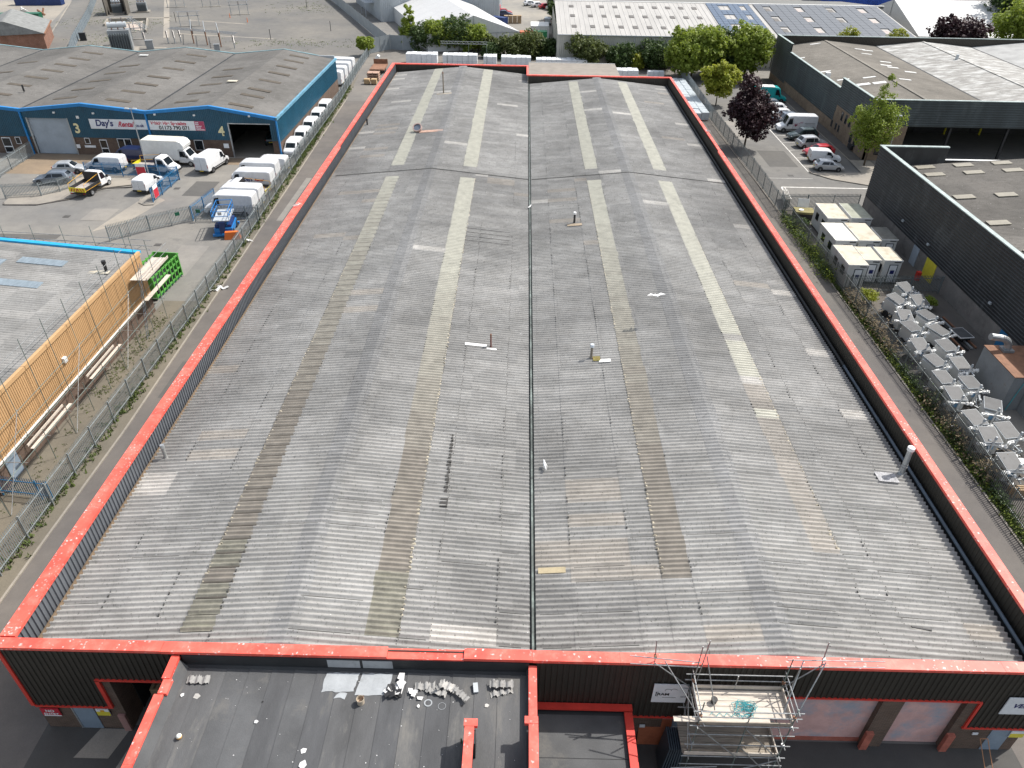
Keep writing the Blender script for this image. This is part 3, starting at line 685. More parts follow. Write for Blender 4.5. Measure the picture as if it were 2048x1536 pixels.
scrap('small white scrap by the dust smudge on the annex felt', -10.45, 16.1, .09, .2); scrap('white scrap next to the left corrugated offcut', -13.3, 17.16, .15, 0, roof_new); scrap('pale scrap beside the left parapet of the annex', -13.95, 17.2, .09, 1)
scrap('pale oval scrap in front of the small white plastic scrap', -3.85, 16.95, .08, 1.5); scrap('grey scrap right of the block on the annex roof', -.95, 17.05, .1, .2, roof_new)
mb = MB()
for k in range(70):
    x, y = random.uniform(-13.6, .5), random.uniform(12.5, 17.6); s = random.choice((.006, .009, .012, .02)); a = random.random()*3
    if -1.9 < x < -1.2 and y < 16.1: continue
    mb.box(x-s, x+s, y-s*.8, y+s*.8, ZA+.008, ZA+.02+s*.3)
obj('roof_debris', mb, paper, None, kind='stuff', label='scattered white crumbs of debris over the annex felt', cat='debris')
bk = thing('paint_tin', 'open brown paint tin standing on the annex roof below the silver patch', 'paint tin', (-6.3*KA, 17.05*KA, ZA+.02))
mb = MB(); n = 20
for i in range(n):
    a, b = 2*math.pi*i/n, 2*math.pi*(i+1)/n
    for r0, r1, z0, z1 in ((.15, .16, 0, .3), (.16, .145, .3, .3), (.145, .14, .3, .1)):
        mb.face((r0*math.cos(a), r0*math.sin(a), z0), (r0*math.cos(b), r0*math.sin(b), z0), (r1*math.cos(b), r1*math.sin(b), z1), (r1*math.cos(a), r1*math.sin(a), z1))
mb.face(*[(.14*math.cos(2*math.pi*i/n), .14*math.sin(2*math.pi*i/n), .1) for i in range(n)])
obj('tin', mb, mat('stained cream tin', (.5, .42, .32), .6, .3, 6, 30), bk); obj('stirring_stick', MB().bar((-.1, -.06, .12), (.14, .1, .34), .03, .015), rust, bk)
def ball(label, x, y, z, r, mt, name='ball', cat='ball'):
    mb = MB(); nu, nv = 16, 10
    for j in range(nv+1):
        t = math.pi*j/nv
        for i in range(nu):
            p = 2*math.pi*i/nu; mb.v.append((r*math.sin(t)*math.cos(p), r*math.sin(t)*math.sin(p), r*math.cos(t)))
    for j in range(nv):
        for i in range(nu):
            q = (i+1) % nu; mb.f.append((j*nu+i, (j+1)*nu+i, (j+1)*nu+q, j*nu+q))
    mt2, t, b = nodes('two tone ball'); sp = N(t, 'ShaderNodeTexCoord'); s2 = N(t, 'ShaderNodeSeparateXYZ'); t.links.new(sp.outputs['Object'], s2.inputs[0])
    t.links.new(ramp(t, s2.outputs[2], .02, .05, (.75, .38, .06, 1), (.6, .62, .58, 1)), b.inputs['Base Color']); b.inputs['Roughness'].default_value = .6
    return obj(name, mb, mt2, None, (x*KA, y*KA, z+r), smooth=True, label=label, cat=cat)
ball('weathered orange and grey ball on the annex felt near the left parapet', -13.35, 15.35, ZA+.01, .115, None)
blk = obj('concrete_block', MB().box(-.1, .1, -.2, .2, 0, .12), light_grey, None, (-1.42, 17.2, ZA+.03), (R(8), 0, R(8)), label='single grey block lying between the corrugated heap and the corner offcuts', cat='block')
mbh = MB().tube((-10.1, 16.4, ZA+.016), (-10.1, 16.4, ZA+.02), .04, 10).tube((-1.94, 16.42, ZA+.016), (-1.94, 16.42, ZA+.02), .045, 10)
obj('vent_hole', mbh, dark_in, AX)
def ring(x, y, r, t, z=ZA+.024):
    mb = MB(); n = 24; x *= KA; y = y*KA+.35
    for i in range(n):
        a, b = 2*math.pi*i/n, 2*math.pi*(i+1)/n
        mb.face(*[(x+q*math.cos(w_)*1.0, y+q*math.sin(w_)*.95, z) for q, w_ in ((r-t, a), (r, a), (r, b), (r-t, b))])
    obj('paint_ring', mb, silver, AX)
ring(-3.45, 16.75, .17, .05); ring(-2.85, 16.62, .16, .012)
# ---- pipes and debris on the big roof
def flue(label, x, y, z, h, r, mt, capmt, capr, lean=(0, 0), name='roof_flue'):
    t = thing(name, label, 'flue', (x, y, z)); t.rotation_euler = (lean[0], lean[1], 0)
    obj('pipe', MB().tube((0, 0, -.15), (0, 0, h), r, 14), mt, t, smooth=False)
    obj('cowl', MB().tube((0, 0, h-.02), (0, 0, h+.16), capr, 16).tube((0, 0, h+.16), (0, 0, h+.19), capr*.9, 16), capmt, t)
    obj('collar', MB().tube((0, 0, -.1), (0, 0, .12), r*1.8, 12, r*1.15), mt, t)
    return t
cap_w = m_plain('white cowl', (.8, .8, .8), .5)
f1 = flue('thick galvanised flue with a white cap beside the right parapet', 22.4, 31.5, 5.15, 1.85, .15, steel, cap_w, .2, (0, R(-2)))
obj('pipe_band', MB().tube((0, 0, .55), (0, 0, .62), .17, 14).tube((0, 0, .75), (0, 0, .8), .165, 14), ridge_m, f1)
flue('grey flue with dark cowl standing amid moss and rust on the right bay', 5.2, 42.4, 5.5, 1.0, .085, mat('mossy pipe', (.2, .18, .15), .8), m_plain('pale cowl', (.55, .6, .66), .5), .14)
flue('dark red vent pipe on a white flashing next to the valley gutter', -1.87, 43.8, 5.35, .95, .06, mat('oxide red pipe', (.17, .06, .05), .7), rust, .062)
flue('black vent pipe on a brown flashing near the middle of the right bay', 5.25, 65.9, 5.5, 1.0, .1, black_p, cap_w, .15)
flue('tall thin brown mast pipe on the far left bay roof', -11.6, 111.5, 5.95, 2.9, .09, mat('brown pipe', (.2, .17, .13), .8), rust, .09, name='roof_mast')
flue('short pipe stub by the left parapet among pale sheets', -20.3, 31.5, 5.1, .85, .1, mat('dull grey pipe', (.3, .3, .29), .7), steel, .13)
flue('short black vent stub at the far left eaves', -20.5, 98, 5.1, .7, .1, black_p, black_p, .12)
def flash(x, y, w_, l, mt, s, dz=.15):
    mb = MB(); z = [rz_(s, x-w_/2), rz_(s, x+w_/2)]
    mb.hexa([(x-w_/2, y-l/2, z[0]+dz-.02), (x+w_/2, y-l/2, z[1]+dz-.02), (x+w_/2, y+l/2, z[1]+dz-.02), (x-w_/2, y+l/2, z[0]+dz-.02), (x-w_/2, y-l/2, z[0]+dz), (x+w_/2, y-l/2, z[1]+dz), (x+w_/2, y+l/2, z[1]+dz), (x-w_/2, y+l/2, z[0]+dz)])
    obj('flashing', mb, mt, WH)
white_fl = mat('white flashing', (.74, .74, .72), .6, .1, 3, 20); moss = mat('moss and rust', (.22, .17, .06), .95, .5, 6, 20, dirt=(.1, .15, .03), dk=.5, dscale=4)
flash(-2.95, 43.75, 1.55, .3, white_fl, 'B'); flash(-1.8, 43.4, .7, .16, white_fl, 'B'); flash(5.55, 42.2, .5, .55, moss, 'C'); flash(6.1, 41.9, .8, .35, white_fl, 'C', .145)
flash(5.25, 65.4, 1.4, .5, mat('brown flashing', (.3, .24, .17), .8), 'C'); flash(-11.5, 111.2, 2.2, .6, mat('beige flashing', (.35, .31, .25), .8), 'A'); flash(21.3, 31.0, 1.2, .8, mat('messy lead flashing', (.33, .33, .34), .6, .5, 5, 20), 'D')
flash(1.95, 23.75, 1.35, .36, mat('tan tape patch', (.36, .30, .19), .7), 'C', .14)
t = thing('collapsed_duct', 'broken terracotta duct panel with a round blue grey fan ring on the far roof', 'duct', (-11.4, 92.9, 6.0))
obj('panel', MB().box(-1.5, 1.5, -.5, .35, .05, .13), mat('pink brown panel', (.42, .27, .21), .8, .3, 2, 12), t, rot=(0, R(-4), R(3)))
mb = MB()
for i in range(18):
    a, b = 2*math.pi*i/18, 2*math.pi*(i+1)/18
    for r0, r1, q0, q1 in ((.6, .6, -.15, .15), (.48, .48, .15, -.15), (.6, .48, .15, .15), (.48, .6, -.15, -.15)):
        mb.face((r0*math.cos(a), q0, r0*math.sin(a)), (r0*math.cos(b), q0, r0*math.sin(b)), (r1*math.cos(b), q1, r1*math.sin(b)), (r1*math.cos(a), q1, r1*math.sin(a)))
obj('fan_ring', mb, mat('fan ring', (.4, .3, .27), .7), t, (-1.75, 0, .45), (R(-50), 0, R(-15))); obj('fan_disc', MB().tube((0, -.03, 0), (0, .03, 0), .48, 16), grey_p, t, (-1.75, 0, .45), (R(-50), 0, R(-15)))
# gulls
def gull(label, loc, rz, fly=False, s=1.0):
    mb = MB(); st = [(-.34, .01, .0), (-.22, .035, .01), (-.1, .075, .0), (.05, .085, .0), (.16, .06, .04), (.22, .045, .08), (.28, .04, .1), (.33, .012, .095), (.39, .006, .085)]
    n = 8
    for x, r, z in st:
        for i in range(n):
            a = 2*math.pi*i/n; mb.v.append((x, r*math.cos(a), z+r*.9*math.sin(a)))
    for k in range(len(st)-1):
        for i in range(n):
            j = (i+1) % n; mb.f.append((k*n+i, k*n+j, (k+1)*n+j, (k+1)*n+i))
    for sg in (-1, 1):
        if fly:
            P = [(.12, .06, .04), (.16, .35, .16), (.05, .68, .1), (-.16, .36, .13), (-.1, .05, .03)]
        else:
            P = [(.12, .07, .06), (-.05, .1, .05), (-.4, .03, .02), (-.2, .06, .09), (.05, .05, .1)]
        q = [(x, sg*y, z) for x, y, z in P]; mb.face(*q); mb.face(*[(x, y, z-.012) for x, y, z in q[::-1]])
    if not fly: mb.tube((.0, .03, -.16), (.0, .03, -.05), .008, 4).tube((.0, -.03, -.16), (.0, -.03, -.05), .008, 4)
    o = obj('gull', mb, bird_m, None, loc, (0, 0, rz), smooth=True, label=label, cat='bird', group='gulls over the roof'); o.scale = (s,)*3
gull('white gull gliding low over the ridge of the right roof bay', (10.0, 46.6, 8.3), R(-80), True, 1.05)
gull('white gull standing on the roof just right of the valley gutter', (1.75, 31.2, 5.48), R(100), False, 1.15)
gull('white gull perched at the valley gutter half way down the roof', (.98, 70.3, 5.38), R(60))
gull('gull perched on the red coping of the left parapet', (-21.5, 66.5, 6.58), R(30), False, 1.1)
gull('gull perched on the far red coping of the right parapet', (23.5, 93.5, 6.56), R(150), False, 1.1)
obj('black_plank', MB().box(-.45, .45, -.04, .04, 0, .05), black_p, None, (18.6, 20.6, 5.62), (0, R(5.7), R(-7)), label='short black plank lying on the front right of the roof', cat='plank')
# ---- signs on the front wall
def board(name, label, x0, x1, z0, z1, y, mt=sign_w):
    t = thing(name, label, 'sign', ((x0+x1)/2, y, (z0+z1)/2)); obj('board', MB().box(-(x1-x0)/2, (x1-x0)/2, -.02, .02, -(z1-z0)/2, (z1-z0)/2), mt, t); return t
YS = FW-.09
t = board('wall_sign', 'red NO ENTRY sign with a white lower strip beside the grey door', -21.6, -20.75, 1.1, 1.68, YS+.05, sign_red)
text('lettering', 'NO', .26, sign_w, t, (0, -.03, .03), FACE_Y, align='CENTER'); text('lettering', 'ENTRY', .22, sign_w, t, (0, -.03, -.2), FACE_Y, align='CENTER'); obj('white_strip', MB().box(-.38, .42, -.024, -.02, -.31, -.235), sign_w, t)
t = board('wall_sign', 'yellow and white warning sign between the grey door and the open shutter', -19.02, -18.42, 1.22, 1.72, YS+.05, sign_w); obj('yellow_field', MB().box(-.3, .3, -.024, -.02, -.25, .06), sign_yel, t); obj('triangle', MB().prof([(-.03, .06), (-.026, .2), (-.03, .2)], -.09, .09).face((-.1, -.026, .07), (.1, -.026, .07), (0, -.026, .22)), gold_p, t)
t = board('wall_sign', 'white RAM sign on brown cladding partly behind the scaffold tower', 6.25, 7.75, 3.5, 4.85, YS)
text('lettering', 'RAM', .24, ink_black, t, (-.56, -.03, -.12), FACE_Y, sx=1.1)
obj('lettering_frame', MB().box(-.62, -.58, -.026, -.022, -.2, .12).box(-.58, -.5, -.026, -.022, .09, .12).box(-.58, -.5, -.026, -.022, -.2, -.17).box(-.3, .3, -.026, -.022, -.3, -.28), ink_black, t)
def arc_strokes(t, pts, w_, mt):
    mb = MB()
    for a, b in zip(pts[:-1], pts[1:]): mb.bar((a[0], -.026, a[1]), (b[0], -.026, b[1]), .006, w_)
    obj('emblem', mb, mt, t)
arc_strokes(t, [(-.1+.14*math.cos(a), .25+.1*math.sin(a)) for a in [i*.4 for i in range(10)]], .015, ink_black); arc_strokes(t, [(.15+.14*math.cos(a), .27+.1*math.sin(a)) for a in [i*.4 for i in range(10)]], .015, ink_black)
t = board('wall_sign', 'white VEKL sign with blue lettering at the far right of the brown front', 21.7, 23.5, 3.2, 4.45, YS)
text('lettering', 'VEKL', .42, ink_blue, t, (-.55, -.03, -.1), FACE_Y, shear=.25)
t = board('wall_sign', 'yellow and white warning sign on the brick at the far right', 22.95, 23.6, 1.22, 1.72, YS+.05); obj('yellow_field', MB().box(-.32, .32, -.024, -.02, -.25, .06), sign_yel, t)
t = board('wall_sign', 'tiny white notice on brick left of the orange panel', 6.0, 6.25, 1.3, 1.5, YS+.05); t = board('wall_sign', 'tiny white notice on brick by the grey door at right', 21.25, 21.5, 1.35, 1.5, YS+.05)
# ---- objects at the front
obj('leaning_sheet', MB().box(-.75, .75, -.04, .04, 0, 1.75), terracotta, None, (6.75, 18.0, .02), (R(-9), 0, 0), label='orange brown sheet leaning on brick wall behind the scaffold tower', cat='panel')
mb = MB()
for k in range(7): mb.hexa([(-.5+k*.13, -.5, 0), (-.44+k*.13, -.5, 0), (-.44+k*.13, .6, 0), (-.5+k*.13, .6, 0), (-.25+k*.1, -.3, 1.9), (-.19+k*.1, -.3, 1.9), (-.19+k*.1, .75, 1.9), (-.25+k*.1, .75, 1.9)])
obj('steel_bundle', mb, mat('dark blue grey steel', (.06, .08, .1), .5), None, (7.35, 17.05, .01), label='bundle of dark steel frames leaning against the scaffold tower', cat='steel frames')
t = thing('bucket', 'white plastic bucket on the ground by the open shutter', 'bucket', (-16.6, 18.35, .01))
mb = MB(); n = 18
for i in range(n):
    a, b = 2*math.pi*i/n, 2*math.pi*(i+1)/n
    for r0, r1, z0, z1 in ((.14, .2, 0, .38), (.2, .185, .38, .38), (.185, .13, .38, .05)):
        mb.face((r0*math.cos(a), r0*math.sin(a), z0), (r0*math.cos(b), r0*math.sin(b), z0), (r1*math.cos(b), r1*math.sin(b), z1), (r1*math.cos(a), r1*math.sin(a), z1))
obj('tub', mb, white_w, t); obj('contents', MB().tube((0, 0, .04), (0, 0, .1), .135, 14), dark_in, t)
sheet('concrete_pad', [(-19.3, 18.1), (-17.9, 18.1), (-18.3, 16.7), (-19.9, 16.7)], .012, concrete); sheet('concrete_pad', [(-17.5, 17.6), (-15, 17.6), (-15, 10), (-19, 10)], .012, concrete)
# ---- scaffold tower
ST = thing('scaffold_tower', 'tube scaffold tower with two timber decks before the warehouse front', 'scaffold', (0, 0, 0))
def tb(name, a, b, mt=tube_m, parent=None, r=.027): return obj(name, MB().tube(a, b, r, 8), mt, parent or ST)
sx0, sx1, sy0, sy1 = 7.75, 11.55, 16.2, 17.75
for x, y, z in ((sx0, sy0, 6.6), (sx0, sy1, 8.0), (sx1, sy0, 6.2), (sx1, sy1, 7.3), (9.75, sy0, 6.35), (9.6, sy1, 6.0)):
    tb('standard', (x, y, .02), (x+random.uniform(-.03, .03), y, z), tube_g if random.random() < .4 else tube_m)
    obj('base_plate', MB().box(x-.08, x+.08, y-.08, y+.08, .012, .022), steel, ST)
for z in (1.9, 2.55, 3.5, 4.3, 4.95, 5.6, 6.0):
    for y in (sy0-.05, sy1+.05): tb('ledger', (sx0-.35, y, z), (sx1+.3, y, z))
for z in (2.5, 4.9, 5.55, 6.0, 3.4):
    for x in (sx0-.05, sx1+.05): tb('transom', (x, sy0-.2, z+.055), (x, sy1+.25, z+.055))
for a, b in (((sx0, sy0-.08, .3), (sx1, sy0-.08, 2.4)), ((sx1, sy0-.08, 2.5), (9.75, sy0-.1, 4.8)), ((9.75, sy0-.1, 2.6), (sx0, sy0-.1, 4.9)), ((sx1+.08, sy0, .4), (sx1+.08, sy1, 2.4)), ((sx1+.08, sy1, 2.6), (sx1+.08, sy0, 4.8)), ((sx0-.08, sy0, 2.6), (sx0-.08, sy1, 4.8)), ((9.75, sy0-.08, 3.4), (sx1, sy0-.08, 1.0)), ((sx1, sy0-.08, 1.0), (12.3, 15.2, .05)), ((11.3, sy0-.1, 3.0), (12.6, 15.5, .05)), ((8.0, sy0-.1, 5.0), (6.3, 17.6, 7.2)), ((sx1, sy0, 5.0), (12.9, 17.7, 7.2)), ((6.0, 17.9, 6.6), (sx0, 17.8, 5.0)), ((13.0, 17.9, 6.8), (sx1, 17.8, 5.1)), ((8.05, 17.8, 7.3), (8.5, 16.7, 5.2))): tb('brace', a, b, tube_m)
for a, b in (((6.1, 18.1, 6.0), (6.0, 18.2, 7.7)), ((13.0, 18.0, 6.2), (13.1, 18.3, 7.7)), ((5.0, 18.1, 6.75), (7.9, 17.85, 6.75)), ((5.0, 17.9, 6.5), (7.9, 17.8, 6.5)), ((11.5, 18.0, 6.85), (15.6, 18.1, 6.75)), ((11.5, 17.85, 6.6), (15.6, 17.95, 6.55)), ((7.0, 15.9, 2.0), (9.0, 16.0, 2.0)), ((11.3, 16.6, 5.2), (12.1, 17.9, 7.0)), ((11.7, 17.4, 5.0), (11.9, 17.6, 6.9)), ((7.95, 17.9, 5.2), (8.15, 18.1, 7.9))): tb('guard_tube', a, b)
for x, y, z in ((sx0, sy0, 5.6), (sx0, sy1, 5.6), (sx1, sy0, 5.6), (sx1, sy1, 5.6), (sx0, sy0, 4.95), (sx1, sy0, 4.95), (6.05, 18.1, 6.75), (13.05, 18.1, 6.8), (sx1, sy0, 3.5), (sx0, sy0, 3.5)): obj('coupler', MB().box(x-.06, x+.06, y-.06, y+.06, z-.06, z+.06), rust if random.random() < .3 else steel, ST)
for i in range(6):
    y = sy0+.02+i*.245; x1 = sx1-.0 if i > 0 else 10.6; x0 = sx0+.05 if i > 0 else 6.75
    obj('deck_board', MB().box(x0, x1+.1, y, y+.225, 5.05+(.04 if i == 0 else 0), 5.09+(.04 if i == 0 else 0)), board_m, ST)
    obj('deck_board', MB().box(sx0-.3, sx1-.1, y, y+.225, 2.62, 2.66), board_d, ST)
obj('toe_board', MB().box(sx0, sx1, sy1-.02, sy1+.02, 5.1, 5.32), board_m, ST); obj('toe_board', MB().box(sx0-.0, sx1, sy0-.03, sy0+.01, 5.0, 5.2), board_d, ST)
obj('toe_board', MB().box(sx0+.0, sx0+.04, sy0, sy1, 5.1, 5.32), board_m, ST); obj('toe_board', MB().box(sx1, sx1+.04, sy0, sy1, 5.1, 5.32), board_m, ST)
obj('toe_board', MB().box(sx0-.25, sx1-.1, sy0-.04, sy0, 2.63, 2.85), board_m, ST); obj('toe_board', MB().box(sx0-.25, sx1-.1, sy1, sy1+.04, 2.63, 2.85), board_d, ST); obj('toe_board', MB().box(sx1-.1, sx1-.06, sy0, sy1, 2.67, 2.88), board_m, ST)
mb = MB()
for k in range(7):
    c = (9.7+random.gauss(0, .22), 16.85+random.gauss(0, .12)); p = None; r0 = random.uniform(.12, .32)
    for i in range(22):
        a = i*.55+k; r = r0*(1+.35*math.sin(i*1.3+k)); q = (c[0]+r*1.3*math.cos(a), c[1]+r*math.sin(a), 5.12+.05*random.random()+.012*k)
        if p: mb.tube(p, q, .012, 4)
        p = q
p = (9.5, 16.7, 5.12)
for i in range(14):
    q = (9.4-i*.085, 16.55+.08*math.sin(i*1.7), 5.12+.02*random.random()); mb.tube(p, q, .012, 4); p = q
obj('coiled_rope', mb, rope_m, None, label='tangled teal rope heaped on the upper scaffold deck', cat='rope')
mbk = MB().tube((0, 0, 0), (0, 0, .25), .11, 12, .14)
obj('black_bucket', mbk, black_p, None, (8.55, 17.1, 5.1), label='small black bucket on the upper scaffold deck', cat='bucket')
mb = MB()
for a, b in (((0, -.9, 0), (-.2, .3, 1.3)), ((.35, -.9, 0), (.15, .3, 1.3)), ((0, -.9, .02), (.35, -.9, .02)), ((-.2, .3, 1.3), (.15, .3, 1.3))): mb.tube(a, b, .02, 6)
obj('tube_barrier', mb, mat('orange rusty tube', (.4, .2, .1), .7), None, (21.75, 17.6, .03), label='thin orange tube frame standing on the ground at bottom right', cat='barrier')
# ================================================================== VEHICLES
def lerp(a, b, t): return a+(b-a)*t
class Loft:
    """body surface from stations (x, z_bottom, z_belt, z_top, w_bottom, w_belt, w_top)"""
    def __init__(s, st): s.st = st
    def at(s, x):
        st = s.st
        for a, b in zip(st[:-1], st[1:]):
            if x <= b[0]: t = (x-a[0])/(b[0]-a[0]); return [lerp(p, q, t) for p, q in zip(a, b)]
        return list(st[-1])
    def ring(s, q):
        x, zb, zs, zt, wb, ws, wt = q; r = min(.1, (zt-zs)*.4); e = min(.16, wt*.4)
        h = [(wb*.9, zb), (wb, zb+.1), (ws, zs), (wt, zt-r), (wt-e*.35, zt-r*.25), (wt-e, zt), (0, zt+.015)]
        return [(x, y, z) for y, z in h]+[(x, -y, z) for y, z in h[-2::-1]]
    def body(s):
        mb = MB(); rings = [s.ring(q) for q in s.st]; n = len(rings[0])
        for r in rings: mb.v += r
        for k in range(len(rings)-1):
            for i in range(n):
                j = (i+1) % n; mb.f.append((k*n+i, (k+1)*n+i, (k+1)*n+j, k*n+j))
        mb.f.append(tuple(range(n))); mb.f.append(tuple(len(rings)*n-1-i for i in range(n)))
        return mb
    def side(s, pts, sg, off=.008):
        """window on the side: pts = bottom x0,x1 / top x0,x1 and heights as fractions of belt->top"""
        x0, x1, u0, u1, v0, v1 = pts; mb = MB(); n = 6; row = []
        for v, (a, b) in ((v0, (x0, x1)), ((v0+v1)/2, ((x0+u0)/2, (x1+u1)/2)), (v1, (u0, u1))):
            r = []
            for i in range(n+1):
                x = lerp(a, b, i/n); q = s.at(x); rr = min(.1, (q[3]-q[2])*.4)
                r.append((x, sg*(lerp(q[5], q[6], v)+off), lerp(q[2], q[3]-rr, v)))
            row.append(r)
        for A, B in zip(row[:-1], row[1:]):
            for i in range(n):
                f = (A[i], A[i+1], B[i+1], B[i]); mb.face(*(f if sg < 0 else f[::-1]))
        return mb
    def screen(s, xa, xb, f=.9, off=.012):
        """windscreen / rear window laid on the top surface between xa and xb"""
        mb = MB(); n = 4; rows = []
        for i in range(n+1):
            x = lerp(xa, xb, i/n); q = s.at(x); q2 = s.at(x+.01); q1 = s.at(x-.01); d = Vector((.02, 0, q2[3]-q1[3])).normalized(); nn = Vector((-d.z, 0, d.x))*off
            e = min(.16, q[6]*.4); w_ = (q[6]-e*.6)*f
            rows.append([(x+nn.x, y, q[3]+nn.z+(.013 if abs(y) < .01 else 0)) for y in (-w_, 0, w_)])
        for A, B in zip(rows[:-1], rows[1:]):
            for i in range(2): mb.face(A[i], B[i], B[i+1], A[i+1])
        return mb
def van_st(L, H, W, nose=1.15, hood=1.12):
    w = W/2; h = L
    return [(0, .48, 1.15, H-.22, w*.93, w*.95, w*.86), (.05, .40, 1.15, H-.07, w*.97, w*.985, w*.88), (.35, .36, 1.15, H, w*.98, w, w*.9), (L-2.2, .33, 1.15, H, w*.98, w, w*.9),
            (L-1.75, .33, 1.15, H-.06, w*.98, w, w*.9), (L-1.45, .33, 1.12, H-.22, w*.98, w, w*.89), (L-nose+.1, .33, 1.0, hood+.06, w*.98, w, w*.93), (L-nose+.25, .33, .95, hood, w*.98, w, w*.92), (L-.35, .33, .82, hood-.18, w*.95, w*.95, w*.84), (L-.08, .36, .7, .88, w*.88, w*.86, w*.72), (L, .42, .62, .74, w*.8, w*.78, w*.66)]
def hatch_st(L, H, W, hood=.9, tail=.98):
    w = W/2
    return [(0, .45, .62, .78, w*.84, w*.84, w*.7), (.08, .34, .72, tail, w*.92, w*.92, w*.8), (.22, .28, .86, tail+.05, w*.96, w*.97, w*.8), (.62, .24, .9, H-.09, w*.97, w, w*.74), (.95, .22, .9, H-.02, w*.97, w, w*.74), (L*.5, .22, .88, H, w*.97, w, w*.75),
            (L*.58, .22, .87, H-.05, w*.97, w, w*.75), (L*.74, .22, .84, hood+.03, w*.97, w, w*.84), (L*.8, .22, .8, hood-.02, w*.97, w*.99, w*.83), (L-.4, .25, .7, hood-.12, w*.94, w*.95, w*.76), (L-.1, .3, .58, hood-.26, w*.87, w*.86, w*.66), (L, .38, .52, hood-.34, w*.78, w*.76, w*.58)]
def cab_st(L, H, W):        # chassis cab front only, x from 0 at the rear of the cab
    w = W/2
    return [(0, .45, 1.15, H-.05, w*.97, w, w*.86), (.06, .42, 1.15, H, w*.98, w, w*.88), (.75, .4, 1.12, H-.02, w*.98, w, w*.88), (1.0, .4, 1.1, H-.16, w*.98, w, w*.87), (1.55, .38, 1.0, 1.2, w*.98, w, w*.92), (1.7, .36, .95, 1.14, w*.98, w, w*.9), (L-.35, .36, .82, .96, w*.95, w*.95, w*.84), (L-.06, .38, .7, .84, w*.86, w*.84, w*.7), (L, .44, .62, .72, w*.78, w*.76, w*.62)]
def wheel_meshes(r, wd):
    t = MB().tube((0, -wd/2, 0), (0, wd/2, 0), r, 18); m = MB().tube((0, -wd/2-.012, 0), (0, wd/2+.012, 0), r*.62, 14)
    for k in range(5):
        a = k*2*math.pi/5; m.bar((0, wd/2+.016, 0), (r*.58*math.cos(a), wd/2+.016, r*.58*math.sin(a)), .05, .02); m.bar((0, -wd/2-.016, 0), (r*.58*math.cos(a), -wd/2-.016, r*.58*math.sin(a)), .05, .02)
    return t.mesh('tyre', tyre_m), m.mesh('rim', rim_m), MB().tube((0, -wd/2-.02, 0), (0, wd/2-.03, 0), r*1.17, 18).mesh('wheel_arch', black_p)
VC = {}
